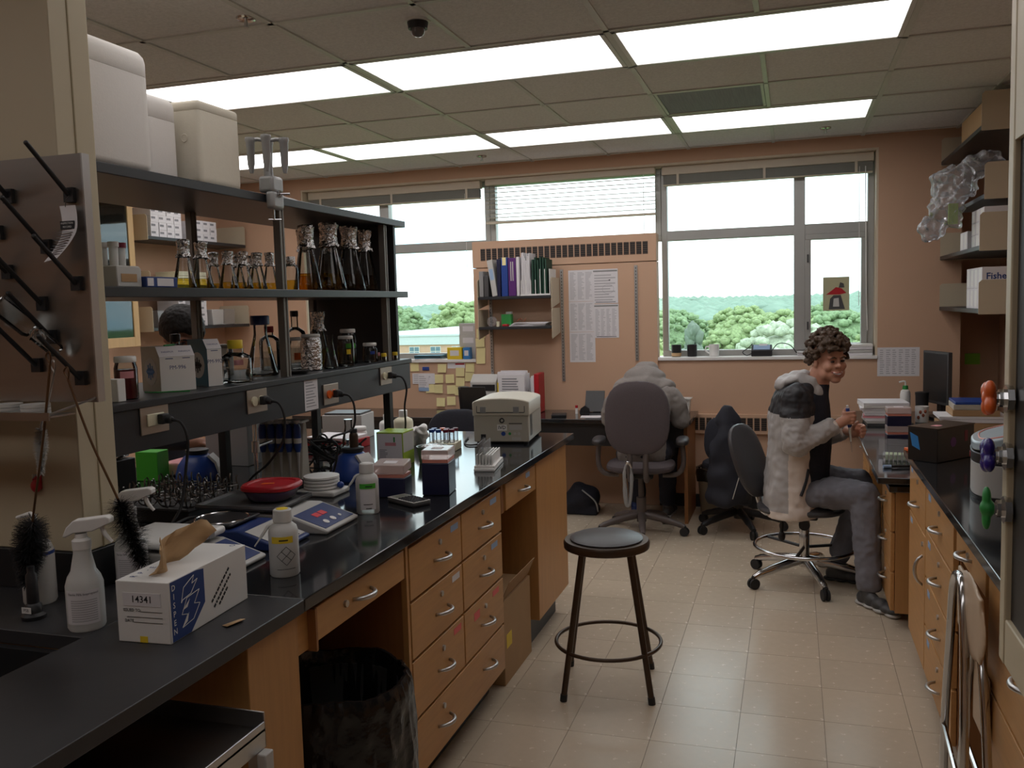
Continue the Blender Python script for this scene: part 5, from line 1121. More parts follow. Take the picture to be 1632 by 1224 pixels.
tag(MB().box(-2.175, -2.13, 6.64, 6.69, Z4, Z4+.018).build('red_eraser', 'red', None, .004), 'small red block in front of the green card box', 'block')
t = thing('loose_papers', 'untidy loose papers at the bracket end of the lower front shelf', 'papers', (-2.0, 6.72, Z4))
for q in range(5): MB().box(-.12+q*.01, .17+q*.006, -.08, .09, q*.006, q*.006+.004, g.uniform(-.12, .12)).build('sheet', 'paper', t)
t2 = tag(MB().tube([(-2.06, 6.66, Z4+.036), (-2.03, 6.66, Z4+.06), (-2.02, 6.67, Z4+.045)], .003, 6, sub=3).tube([(-2.0, 6.66, Z4+.036), (-1.985, 6.66, Z4+.062)], .003, 6).build('eyeglasses', 'rust'), 'thin brown spectacle frame lying on the loose papers', 'glasses')
def sheet(x0, x1, z0, z1, label, y=6.88, m='paper', seed=0, rows=0, head=None, cols=1, name='taped_sheet', cat='paper'):
    t = thing(name, label, cat, (x0, y, z0)); W, H = x1-x0, z1-z0
    MB().box(0, W, -.0012, -.0002, 0, H).build('sheet', m, t)
    if rows:
        mb = MB()
        for c in range(cols): lines(mb, W*(.06+.9*c/cols), W*(.06+.9*(c+1)/cols-.04), H*.06, H*(.86 if head else .94), rows, -.0012, .0004, seed+c, .5)
        mb.build('print', 'faint_ink', t)
    if head: MB().box(W*.02, W*.98, -.0018, -.0012, H*.92, H*.965).build('heading', 'grey', t); MB().box(W*.1, W*.9, -.0018, -.0012, H*.03, H*.045).build('rule', 'ink', t)
    return t
for i, (a, b) in enumerate(((1.61, 1.855), (1.37, 1.608), (1.13, 1.368))): sheet(-1.692, -1.485, a, b, ('top', 'middle', 'bottom')[i]+' sheet of the long column of printed gel tables', rows=22, cols=3, seed=i)
t = sheet(-1.495, -1.297, 1.59, 1.856, 'printed sheet with a map outline under a grey heading bar', 6.878, rows=10, head=1, seed=7)
MB().ring((.12, -.0014, .11), .045, .0008, 22, 5, 'y', sy=.8).build('map_outline', 'grey_ink', t); MB().prism([(.12, .18), (.14, .185), (.135, .175)], -.0018, -.0012, 'y').build('mark', 'ink', t)
sheet(-1.492, -1.295, 1.32, 1.585, 'printed form of faint columns below the map sheet', 6.878, rows=20, head=1, cols=4, seed=9)
sheet(.58, .86, 1.01, 1.217, 'white chart of small symbols taped right of the large window', 6.9, rows=12, cols=6, seed=12, name='wall_chart', cat='chart')
tag(MB().box(1.20, 1.30, 7.197, 7.1995, 1.07, 1.15).build('sticky_note', 'note_green'), 'bright green sticky note on the recessed wall', 'sticky note')
GN = 'yellow sticky notes under the left window'
for i, (x, z) in enumerate([(-3.046, 1.099), (-2.799, 1.087), (-2.637, 1.055), (-2.549, 1.091), (-2.828, .999), (-2.73, .999), (-2.64, .973), (-2.557, 1.014), (-2.835, .914), (-2.913, .916), (-2.721, .908), (-2.819, .802), (-2.725, .813), (-2.651, .896)]):
    r = g.uniform(-.06, .06); o = MB().add([(-.038, -.001, .036), (.038, -.001, .036), (.038, -.006, -.036), (-.038, -.006, -.036)], [(0, 1, 2, 3)]).build('sticky_note', 'note_yellow', None, loc=(x, 6.899-.0015*(i % 3), z)); o.rotation_euler = (0, r, 0); o.data.shade_flat(); o.modifiers.new('s', 'SOLIDIFY').thickness = .0006
    tag(o, 'yellow sticky note stuck on the wall under the left window', 'sticky note', GN)
for i, (x, z) in enumerate([(-2.437, 1.372), (-2.446, 1.296), (-2.442, 1.221), (-2.444, 1.16)]):
    o = MB().add([(-.038, -.001, .036), (.038, -.001, .036), (.038, -.006, -.036), (-.038, -.006, -.036)], [(0, 1, 2, 3)]).build('sticky_note', 'note_yellow', None, loc=(x, 6.879-.0015*(i % 2), z)); o.rotation_euler = (0, g.uniform(-.04, .04), 0); o.data.shade_flat(); o.modifiers.new('s', 'SOLIDIFY').thickness = .0006
    tag(o, ('topmost', 'second', 'third', 'lowest')[i]+' yellow sticky note in the column below the front shelves', 'sticky note', 'column of notes on the tan panel')
t = sheet(-3.07, -2.867, .955, 1.045, 'wide pinned print behind the blue-edged card under the left window', 6.897, rows=5); t = sheet(-3.015, -2.922, .895, 1.035, 'narrow pinned card with a blue lower edge under the left window', 6.894, rows=7); MB().box(0, .093, -.002, -.0012, 0, .03).build('blue_edge', 'sticker_blue', t)
tag(MB().box(-2.975, -2.915, 6.89, 6.8985, 1.07, 1.10).build('blue_clip', 'blue', None, .003), 'small blue clip above the pinned card', 'clip')
t = sheet(-2.749, -2.595, 1.085, 1.132, 'white card with a red bar just below the left sill', 6.899); MB().box(.07, .15, -.002, -.0012, .03, .042).build('red_bar', 'red', t)
# on the left sill
ZW = 1.1605
def sbox(x0, x1, y0, y1, z0, z1, m, label, name='small_carton', cat='carton', face=None):
    t = thing(name, label, cat, ((x0+x1)/2, (y0+y1)/2, z0)); a, b = (x1-x0)/2, (y1-y0)/2
    MB().box(-a, a, -b, b, 0, z1-z0).build('body', m, t, .002)
    if face: MB().box(-a*.6, a*.6, -b-.0008, -b, (z1-z0)*.3, (z1-z0)*.75).build('face_print', face, t)
    return t
sbox(-2.668, -2.51, 6.98, 7.045, ZW, 1.262, 'light_grey', 'lowest pale carton of the stack on the left sill'); sbox(-2.668, -2.51, 6.98, 7.045, 1.2625, 1.36, 'light_grey', 'middle pale carton of the stack on the left sill', face='paper'); sbox(-2.665, -2.51, 6.98, 7.045, 1.3605, 1.455, 'light_grey', 'top pale carton of the stack on the left sill', face='paper')
sbox(-2.745, -2.615, 6.89, 6.955, ZW, 1.26, 'yellow', 'yellow carton with a white star on the left sill', face='paper'); sbox(-2.605, -2.545, 6.89, 6.95, ZW, 1.258, 'cyan_blue', 'small blue and white carton beside the yellow carton', face='paper')
t = thing('notebook_stack', 'dark notebooks and papers lying on the left sill', 'notebooks', (-2.93, 6.97, ZW))
for q in range(4): MB().box(-.12, .12, -.07, .07, q*.009, q*.009+.008, g.uniform(-.2, .2)).build('notebook', ('paper', 'teal', 'dark_grey', 'teal')[q], t)
# on the right sill
def mug(x, m, label, trim, side):
    t = thing('mug', label, 'mug', (x, 6.98, ZW)); MB().lathe([(.032, 0), (.036, .004), (.038, .05), (.039, .092), (.036, .092), (.034, .008), (0, .008)], 24).build('cup', m, t)
    MB().tube([(side*.037, 0, .075), (side*.06, 0, .072), (side*.064, 0, .045), (side*.037, 0, .022)], .006, 8, sub=4).build('handle', m, t)
    if trim: MB().lathe([(.0365, .004), (.0385, .03), (.0382, .03), (.0362, .004)], 24).build('lower_band', trim, t)
mug(-.865, 'black', 'tall black mug with a tan lower band on the window sill', 'tan_paper', .001); mug(-.745, 'black', 'squat all-black mug on the window sill', None, .001); mug(-.578, 'white', 'white mug with a side handle on the window sill', None, -1)
t = thing('label_printer', 'black and blue label printer with a cord on the window sill', 'label printer', (-.225, 6.97, ZW)); MB().prism([(-.055, 0), (.055, 0), (.055, .07), (.02, .085), (-.055, .045)], -.075, .075, 'x').build('case', 'black', t, .004)
MB().obox((0, -.018, .0665), (.06, 0, 0), (0, .03, .016), (0, -.0006, .001)).build('keyboard', 'sticker_blue', t); MB().obox((.01, .012, .0835), (.03, 0, 0), (0, .012, .006), (0, -.0006, .001)).build('screen', 'paper', t)
MB().tube([(.075, .02, .04), (.12, .03, .09), (.2, .03, .08), (.25, .02, .02), (.255, .02, .004)], .0035, 7, sub=6).build('cord', 'rubber', t); MB().tube([(-.075, 0, .02), (-.11, -.01, .006), (-.14, .01, .03), (-.10, .02, .06), (-.07, .03, .09)], .0035, 7, sub=6).build('cable', 'rubber', t)
t = thing('paper_stack', 'thin splayed paper stack on the sill behind the smiling person', 'papers', (.13, 6.985, ZW))
for q in range(6): MB().box(-.1, .09, -.07, .07, q*.005, q*.005+.004, g.uniform(-.1, .1)).build('sheet', 'paper', t)
t = thing('book_stack', 'stack of white books at the corner of the right sill', 'books', (.46, 6.98, ZW))
for q in range(4): MB().box(-.1, .09, -.07, .065, q*.021, q*.021+.019, g.uniform(-.02, .02)).build('book', ('paper', 'light_grey', 'paper', 'white')[q], t, .002)
t = thing('window_print', 'cream art print with red and dark shapes taped to the window sash', 'print', (.215, 7.0935, 1.487)); MB().box(0, .185, -.0015, -.0003, 0, .25).build('sheet', mat('print_cream', (.45, .43, .27), .8), t)
MB().prism([(.02, .12), (.06, .15), (.09, .175), (.13, .165), (.165, .13), (.12, .12)], -.0022, -.0016, 'y').build('red_shape', 'red', t); MB().prism([(.04, .01), (.05, .09), (.075, .115), (.125, .115), (.14, .06), (.155, .01)], -.0022, -.0016, 'y').build('dark_shape', 'dark_grey', t); MB().prism([(.07, .03), (.075, .09), (.11, .095), (.115, .03)], -.0028, -.0023, 'y').build('pale_shape', 'light_grey', t); MB().prism([(.11, .17), (.12, .21), (.145, .2), (.15, .17)], -.0022, -.0016, 'y').build('dark_patch', 'dark_grey', t)
# ---- writing desk things
ZD = .7505
t = thing('travel_cup', 'tall black travel cup on the writing desk', 'cup', (-2.50, 6.60, ZD)); MB().lathe([(.03, 0), (.032, .003), (.042, .15), (.043, .19), (0, .19)], 22).build('body', 'black', t); MB().lathe([(0, .19), (.045, .19), (.045, .208), (.03, .212), (0, .212)], 22).build('lid', 'dark_grey', t)
t = thing('laptop', 'open dark laptop seen from behind on the writing desk', 'laptop', (-2.335, 6.46, ZD)); MB().box(-.10, .10, -.02, .15, 0, .018).build('base', 'dark_grey', t, .003); MB().obox((0, -.06, .125), (.10, 0, 0), (0, -.04, .105), (0, .004, .0015)).build('screen', 'black', t, .002)
t = thing('desk_printer', 'small grey printer behind the dark laptop', 'printer', (-2.36, 6.76, ZD)); MB().prism([(-.09, 0), (.09, 0), (.09, .28), (-.02, .3), (-.09, .24)], -.11, .11, 'x').build('case', 'light_grey', t, .006); MB().box(-.09, .1, -.093, -.085, .17, .22).build('slot', 'black', t)
t = thing('file_holder', 'desk file holder bulging with white articles', 'file holder', (-2.06, 6.66, ZD)); MB().box(-.16, .11, -.06, .08, 0, .02).box(-.16, .11, .074, .08, .02, .25).build('holder', 'dark_grey', t)
for q in range(9): MB().box(-.15+g.uniform(-.02, .02), .08+g.uniform(-.02, .025), -.05+q*.013, -.042+q*.013, .021, .27+g.uniform(-.02, .06)).build('article', 'paper', t)
o = MB(); lines(o, -.12, .06, .16, .28, 6, -.0505, .001, 5); o.build('print', 'grey_ink', t); MB().box(-.159, -.15, -.05, .06, .021, .24).build('folder', 'yellow', t)
t = thing('red_binder', 'red ring binder standing beside the white articles', 'binder', (-1.90, 6.68, ZD)); MB().box(-.02, .02, -.07, .1, 0, .31).build('cover', 'red', t, .006); MB().box(-.045, -.022, -.06, .1, 0, .29).build('page_block', 'paper', t)
t = thing('tablet_stand', 'dark framed tablet propped on the desk beside the hooded person', 'tablet', (-1.47, 6.75, ZD)); MB().obox((0, 0, .082), (.075, 0, 0), (0, .03, .08), (0, .005, -.002)).build('frame', 'dark_grey', t, .003); MB().obox((0, -.0075, .065), (.066, 0, 0), (0, .02, .052), (0, .0004, -.0002)).build('screen', 'light_grey', t); MB().obox((0, .05, .06), (.03, 0, 0), (0, .02, -.06), (0, .002, .001)).build('prop', 'black', t)
tag(MB().box(-1.51, -1.36, 6.38, 6.50, ZD, ZD+.003, .15).build('note_pad', 'paper'), 'white paper lying flat on the desk beside the tablet', 'paper')
t = thing('marker', 'white marker with a red cap standing on the desk', 'marker', (-1.586, 6.62, ZD)); MB().cyl((0, 0, 0), (0, 0, .045), .010).build('barrel', 'white', t); MB().cyl((0, 0, .045), (0, 0, .065), .011).build('cap', 'red', t)
t = thing('tape_dispenser', 'small black tape dispenser behind the marker', 'tape dispenser', (-1.545, 6.72, ZD)); MB().prism([(-.04, 0), (.04, 0), (.035, .03), (.0, .05), (-.03, .03)], -.012, .012, 'y').build('body', 'black', t)
tag(MB().box(-1.74, -1.63, 6.40, 6.52, ZD, ZD+.02, .2).build('phone', 'black', None, .004), 'flat black device at the bench end of the desk', 'device')
t = thing('plastic_tub', 'frosted plastic tub at the end of the writing desk', 'tub', (-.78, 6.70, ZD)); MB().prism([(-.04, 0), (.04, 0), (.05, .11), (-.05, .11)], -.05, .05, 'y').build('tub', 'frost', t, .004); MB().box(-.058, .058, -.058, .058, .11, .118).build('rim', 'frost', t)
# floor things by the window wall
t = thing('backpack', 'slumped black backpack under the writing desk', 'backpack', (-1.53, 6.52, 0)); organic('bag', MB().sph((0, 0, .11), (.14, .1, .12)).sph((-.06, 0, .09), (.1, .1, .09)).box(-.13, .13, -.08, .08, 0, .06).sph((-.02, 0, .18), (.07, .07, .06)), 'dark_fabric', t, .012, 5, disp=.015, dscale=9, post=lambda c, n: Vector((c.x, c.y, max(c.z, .001)))); MB().tube([(.02, -.1, .2), (.12, -.11, .12), (.14, -.10, .04)], .006, 8, sub=5).build('piping', 'grey', t)
t = thing('waste_bin', 'beige tapered waste bin with a black liner beside the writing desk', 'waste bin', (-.55, 6.62, 0)); MB().lathe([(.095, 0), (.1, .01), (.125, .34), (.13, .345), (.12, .345), (.095, .015), (0, .015)], 26, sq=3).build('bin', mat('bin_beige', (.30, .25, .18), .5), t)
m = MB().lathe([(.127, .27), (.138, .33), (.135, .36), (.12, .36), (.11, .3), (.0, .25)], 30, sq=3); m.v = [(x*(1+.07*noise.noise(Vector((x*20, y*20, z*20)))), y*(1+.07*noise.noise(Vector((x*20+5, y*20, z*20)))), z+.025*noise.noise(Vector((x*12, y*12, 2)))) for x, y, z in m.v]; m.build('liner', 'bag_black', t, ang=60)
# ================================================================== far side wall shelves
gs = random.Random(21)
k = 0
def carton_wall(zs, ys, m, rows, lab, grp, H=.055, W=.085):
    for r_ in range(rows):
        for y in ys:
            if r_ == rows-1 and gs.random() < .35: continue
            t = thing('kit_carton', lab, 'carton', (-4.74, y, zs+r_*(H+.0006)), gs.uniform(-.04, .04), grp); MB().box(-.09, .11, -W/2, W/2, 0, H).build('body', m, t, .001); MB().box(.11, .1108, -W*.42, W*.1, H*.45, H*.75).build('label', 'grey_ink', t)
carton_wall(2.1905, [5.72+.09*i for i in range(4)], 'paper', 5, 'small white kit carton piled on the upper far-wall shelf beside the cabinet', 'kit cartons beside the cabinet')
carton_wall(2.1905, [6.17+.09*i for i in range(4)], 'paper', 3, 'small white kit carton piled on the upper far-wall shelf by the bookend', 'kit cartons by the bookend')
carton_wall(1.5005, [5.98+.09*i for i in range(4)], 'paper', 4, 'small white kit carton on the lower far-wall shelf', 'kit cartons on the lower far-wall shelf')
for i, (y, m_, lab) in enumerate(((5.78, 'clear_plastic', 'clear plastic tub at the cabinet end of the lower far-wall shelf'), (6.62, 'clear_plastic', 'clear plastic tub at the window end of the lower far-wall shelf'), (6.455, 'light_grey', 'pale grey tub beside the window-end tub on the lower far-wall shelf'))):
    t = thing('shelf_tub', lab, 'tub', (-4.74, y, 1.5005)); MB().prism([(-.07, 0), (.07, 0), (.08, .13), (-.08, .13)], -.08, .1, 'x').build('tub', m_, t, .004)
t = thing('far_shelf_crates', 'cream tray stack under the upper far-wall shelf', 'trays', (-4.74, 6.1, 1.9)); t.location.z = 1.8305
wall_shelf(-4.899, -4.60, 5.6, 6.4, 1.83, 'middle black shelf on the far side wall with cream trays', .1, 0)
for q in range(3): MB().box(-.1, .12, -.25+q*.05, .2, q*.036, q*.036+.034).build('tray', 'ivory', t, .003)
# ================================================================== wall bench and low desk things (right)
def fisher(x, y, z, L, H, label, txt=True, D=.11, part=None):
    t = thing('glove_box', label, 'carton', (x, y, z)); MB().box(0, L, 0, D, 0, H).build('body', 'paper', t, .0015)
    if txt: text('Fisherbrand', .05, 'blue_ink', t, (.02, -.0006, H*.55), align='LEFT', bold=.02)
    MB().box(-.0006, 0, D*.2, D*.8, H*.1, H*.9).build('end_label', 'white', t)
    return t
for i in range(4):
    y = 5.52+i*.115
    for j in range(2): fisher(1.0, y, 1.5005+j*.116, .40, .115, ('upper' if j else 'lower')+' white glove box, '+('foremost', 'second', 'third', 'rearmost')[i]+' on the lowest wall shelf', i == 0)
for i in range(3):
    y = 5.52+i*.12
    for j in range(3): fisher(1.005, y, 1.8505+j*.071, .38, .07, ('lower', 'middle', 'upper')[j]+' slim white carton, '+('foremost', 'second', 'rearmost')[i]+' on the second wall shelf', False, .115)
for i in range(2): fisher(1.0, 5.98+i*.12, 1.8505, .36, .11, 'white glove box marked in blue '+('behind the slim cartons', 'deepest on the second wall shelf'), i == 0, .115) if False else fisher(1.0, 5.98+i*.12, 1.8505, .36, .11, 'white glove box '+('just behind the slim cartons', 'deepest on the second wall shelf')[i], i == 0, .115)
t = thing('brown_carton', 'brown carton on the topmost wall shelf', 'carton', (1.2, 5.95, 2.5005)); MB().box(-.18, .2, -.3, .4, 0, .16).build('body', 'cardboard', t, .002)
t = thing('plastic_bag', 'big crumpled clear plastic bag hanging off the wall shelf', 'plastic bag', (.90, 5.85, 2.0))
m = MB()
for c, r in (((-.03, .0, .10), (.10, .10, .13)), ((.02, -.05, .24), (.11, .1, .1)), ((.14, -.1, .32), (.1, .08, .07)), ((-.1, .02, -.02), (.07, .07, .07)), ((-.02, .05, .2), (.11, .1, .12))): m.sph(c, r, 14, 9)
organic('film', m, 'bag_clear', t, .010, 1, disp=.05, dscale=9, flat=True, oct2=.03); m = MB().box(-.02, .03, .02, .05, .0, .12); m.build('yellow_pack', 'lime', t)
# low desk
ZL = .7605
def two_tip(x, y, z, label): return tip_box((x, y, z), .05, .125, .09, .058, label)
two_tip(.50, 5.30, ZL, 'lower navy tip box with a pink lid on the low desk'); two_tip(.50, 5.30, ZL+.103, 'upper navy tip box with a pink lid on the low desk')
t = thing('paper_stack', 'tall stack of papers and folders on the low desk by the window wall', 'papers', (.56, 6.20, ZL))
for q in range(9): MB().box(-.13+g.uniform(-.02, .02), .14+g.uniform(-.03, .03), -.13, .14, q*.0165, q*.0165+.0155, g.uniform(-.1, .1)).build('folder', ('dark_grey', 'light_grey', 'paper', 'pink', 'paper', 'paper', 'paper', 'white', 'paper')[q], t)
t = thing('travel_mug', 'black travel mug with a steel base on the low desk', 'travel mug', (.82, 6.44, ZL)); MB().lathe([(.034, 0), (.036, .003), (.038, .07), (0, .07)], 20).build('base', 'steel', t); MB().lathe([(.039, .07), (.042, .165), (0, .165)], 20).build('sleeve', 'black', t); MB().lathe([(0, .165), (.044, .165), (.044, .18), (.03, .184), (0, .184)], 20).build('lid', 'black', t)
t = thing('lotion_bottle', 'white lotion bottle with a green pump collar on the low desk', 'lotion bottle', (.735, 6.60, ZL)); MB().lathe([(.03, 0), (.033, .004), (.034, .15), (.028, .175), (.014, .185), (0, .185)], 22).build('body', 'white', t); MB().lathe([(0, .185), (.019, .185), (.017, .21), (0, .21)], 18).build('collar', 'green', t); MB().cyl((0, 0, .21), (0, 0, .235), .005).tube([(0, 0, .236), (-.012, 0, .24), (-.04, 0, .233)], .006, 8).build('pump', 'white', t)
t = thing('mug', 'white mug printed with brown blots on the low desk', 'mug', (.80, 6.28, ZL)); MB().lathe([(.036, 0), (.04, .003), (.042, .105), (.038, .105), (.036, .01), (0, .01)], 22).build('cup', 'white', t)
for a, z in ((-1.9, .07), (-1.5, .05), (-2.2, .035), (-1.2, .075)): MB().sph((.0415*math.cos(a), .0415*math.sin(a), z), (.009, .009, .012), 10, 6).build('blot', 'rust', t)
t = thing('well_plate', 'clear lidded tube box on the low desk in front of the pipetting hands', 'well plate', (.43, 4.78, ZL), -.1); MB().box(0, .14, 0, .1, 0, .03).build('base', 'clear_plastic', t, .003)
for i in range(6):
    for j in range(4): MB().cyl((.02+i*.02, .02+j*.02, .006), (.02+i*.02, .02+j*.02, .031), .008, n=10).build('tube', 'tube_green', t)
MB().obox((.05, .13, .05), (.07, 0, 0), (0, .02, .04), (0, .003, -.0015)).build('lid', 'clear_plastic', t)
t = thing('pen', 'black marker pen with a blue cap on the low desk', 'pen', (.45, 4.58, ZL)); MB().cyl((0, 0, .008), (.11, .03, .008), .007).build('barrel', 'black', t); MB().cyl((-.0, 0, .008), (-.035, -.01, .008), .0085).build('cap', 'sticker_blue', t)
t = thing('monitor', 'dark flat monitor seen from its edge on the low desk', 'monitor', (.93, 6.48, ZL), -1.22); MB().box(-.03, .03, -.0, .03, 0, .18).box(-.1, .1, -.06, .1, 0, .015).build('stand', 'black', t, .003); MB().box(-.16, .16, -.03, .0, .1, .45).build('panel', 'dark_grey', t, .004); MB().box(-.145, .145, -.0315, -.03, .12, .435).build('screen', 'black', t)
t = thing('book_stack', 'pile of books and papers topped by a blue book on the low desk', 'books', (.97, 5.62, ZL))
for q, (m_, W, h) in enumerate((('cardboard', .19, .10), ('paper', .18, .02), ('paper', .2, .015), ('cardboard', .13, .035), ('warm_grey', .12, .03), ('blue', .115, .015))): z = (.0, .101, .122, .138, .174, .205)[q]; MB().box(-W+.02, W-.02 if q < 3 else W, -.12, .12, z, z+h, g.uniform(-.06, .06)).build('book', m_, t, .002)
# wall bench
t = thing('black_crate', 'black box with stickers standing on the wall bench', 'box', (.55, 3.86, ZB), math.radians(50)); MB().box(0, .26, 0, .13, 0, .135).build('body', mat('crate_black', (.02, .016, .014), .4), t, .003); MB().box(-.002, .262, -.002, .132, .1355, .139).build('lid', 'pipe_brown', t)
o = MB().prism([(.075, .045), (.11, .06), (.12, .115), (.085, .10)], -.0008, 0, 'x').build('blue_sticker', 'cyan_blue', t); m = MB().lathe([(0, 0), (.02, 0), (.02, .0008), (0, .0008)], 18).xf(Matrix.Translation((.11, 0, .075)) @ Matrix.Rotation(PI/2, 4, 'X')); m.build('round_sticker', 'purple', t); MB().box(.19, .212, -.0008, 0, .07, .115).build('red_sticker', 'maroon', t); MB().box(.06, .1, .04, .07, .1392, .1396).build('pink_sticker', 'pink', t)
t = thing('qpcr_machine', 'grey and black instrument with a rounded pale blue lid on the wall bench', 'instrument', (.69, 3.30, ZB), math.radians(-8))
def oval(a, b, n=32, s=3.): return [((abs(math.cos(q))**(2/s))*(1 if math.cos(q) > 0 else -1)*a, (abs(math.sin(q))**(2/s))*(1 if math.sin(q) > 0 else -1)*b) for q in [2*PI*i/n for i in range(n)]]
MB().prism(oval(.115, .16), .012, .12).build('body', 'light_grey', t, .004); MB().prism(oval(.116, .161), 0, .012).build('foot_ring', 'black', t); MB().prism(oval(.117, .162), .12, .155).build('black_band', 'black', t, .003)
m = MB().prism(oval(.115, .16), .0, .03); m.v = [(x, y, z+.156+max(0, x+.115)*.28) for x, y, z in m.v]; m.build('lid', mat('lid_blue', (.42, .52, .58), .25), t, .006, 3); pts = [(x*.8, y*.8) for x, y in oval(.115, .16, 32)]; MB().tube([(x, y, .187+max(0, x+.115)*.28) for x, y in pts], .0025, 6, True).build('orange_line', 'salmon', t); MB().box(-.118, -.116, -.02, .02, .125, .14).build('red_mark', 'red', t)
t = thing('tube_tray', 'shallow tray of maroon and white capped tubes behind the instrument', 'tube tray', (.98, 3.85, ZB)); MB().box(-.16, .16, -.1, .1, 0, .05).build('tray', 'light_grey', t, .004)
for i in range(9):
    for j in range(4): x, y = -.13+i*.032, -.07+j*.046; MB().cyl((x, y, .0505), (x+g.uniform(-.006, .006), y+g.uniform(-.006, .006), .085), .011, n=10).build('capped_tube', ('maroon', 'white', 'maroon', 'lime')[(i*3+j) % 4], t)
tag(MB().box(.475, .52, 4.10, 4.19, ZB, ZB+.012, .3).build('orange_card', 'orange', None, .002), 'orange card at the end of the wall bench', 'card')
tag(organic('kimwipe_wad', MB().sph((.55, 4.14, ZB+.03), (.035, .03, .03)).sph((.575, 4.165, ZB+.045), (.025, .02, .025)), 'white', None, .006, 1, disp=.02, dscale=45), 'crumpled white wipe behind the black box', 'tissue')
# folding chair
t = thing('folding_chair', 'folded chrome tube chair with a beige back leaning at the wall bench', 'folding chair', (0, 0, 0))
MB().tube([(.452, 2.96, .008), (.445, 2.90, .3), (.440, 2.80, .58), (.438, 2.74, .76), (.438, 2.66, .815), (.436, 2.58, .78), (.430, 2.50, .55), (.425, 2.47, .3), (.42, 2.46, .008)], .0125, 10, sub=6).build('front_frame', 'chrome', t)
MB().tube([(.470, 2.84, .008), (.468, 2.72, .35), (.466, 2.62, .62), (.466, 2.56, .70), (.464, 2.46, .62), (.462, 2.36, .35), (.46, 2.30, .008)], .0115, 10, sub=6).build('rear_frame', 'chrome', t)
MB().tube([(.442, 2.905, .27), (.424, 2.48, .27)], .008, 8).build('rung', 'chrome', t); MB().tube([(.468, 2.74, .33), (.462, 2.36, .33)], .008, 8).build('rung', 'chrome', t)
organic('backrest', MB().sph((.449, 2.55, .74), (.012, .2, .11)).box(.442, .455, 2.40, 2.71, .66, .83), 'chair_beige', t, .006, 5)
organic('seat', MB().box(.474, .484, 2.46, 2.64, .42, .6), 'chair_beige', t, .005, 3)
# ================================================================== stool and chairs
t = thing('lab_stool', 'brown steel stool with a round black seat standing on the open floor', 'stool', (-.735, 3.545, 0))
MB().lathe([(.0, .585), (.165, .585), (.176, .59), (.178, .612), (.172, .622), (.150, .622), (.0, .618)], 36).build('seat_pan', 'pipe_brown', t)
MB().lathe([(0, .619), (.148, .619), (.150, .628), (.135, .636), (.0, .64)], 36).build('cushion', 'vinyl', t)
for a in (232, 322, 52, 142):
    q = math.radians(a+2); c_, s_ = math.cos(q), math.sin(q)
    MB().cyl((.245*c_, .245*s_, .025), (.135*c_, .135*s_, .588), .0125, n=14).build('leg', 'pipe_brown', t); MB().cyl((.249*c_, .249*s_, 0), (.245*c_, .245*s_, .028), .0145, n=14).build('foot', 'rubber', t)
MB().ring((0, 0, .19), .217, .008, 44, 10).build('foot_ring', 'pipe_brown', t)
def star_base(t, R, m, ang0, z=.075, chrome=False, cm='rubber'):
    for i in range(5):
        a = math.radians(ang0+72*i); c_, s_ = math.cos(a), math.sin(a)
        MB().tube([(0.02*c_, .02*s_, z+.055), (R*.45*c_, R*.45*s_, z+.035), (R*.85*c_, R*.85*s_, z+.005), (R*c_, R*s_, z-.012)], [.026, .024, .02, .017], 10, sub=4).build('base_arm', m, t)
        k = MB(); k.cyl((R*c_-.018*s_, R*s_+.018*c_, .03), (R*c_-.006*s_, R*s_+.006*c_, .03), .03, n=18).cyl((R*c_+.006*s_, R*s_-.006*c_, .03), (R*c_+.018*s_, R*s_-.018*c_, .03), .03, n=18).cyl((R*c_, R*s_, .03), (R*c_, R*s_, z-.005), .012, n=10); k.build('caster', cm, t)
def pad(t, name, c, r, rot, m, vox=.012): return organic(name, MB().sph(c, r, 24, 14, rot), m, t, vox, 2)
def superpad(cx, cy, cz, w, d, h, p=3.2, rot=None, n=28, k=14):     # rounded cushion
    m = MB(); vs = []; 
    for j in range(k+1):
        ph = -PI/2+PI*j/k; cp, sp = abs(math.cos(ph))**(2/2.2), math.sin(ph)
        for i in range(n):
            th = 2*PI*i/n; ct_2, st = math.cos(th), math.sin(th); x = w*cp*math.copysign(abs(ct_2)**(2/p), ct_2); y = h*cp*math.copysign(abs(st)**(2/p), st)
            vs.append(Vector((x, d*math.copysign(abs(sp)**.7, sp), y)))
    if rot: vs = [rot @ v for v in vs]
    vs = [v+Vector((cx, cy, cz)) for v in vs]
    return m.add(vs, [(j*n+i, j*n+(i+1) % n, (j+1)*n+(i+1) % n, (j+1)*n+i) for j in range(k) for i in range(n)])
RX = lambda a: Matrix.Rotation(a, 3, 'X'); RY = lambda a: Matrix.Rotation(a, 3, 'Y'); RZ = lambda a: Matrix.Rotation(a, 3, 'Z')
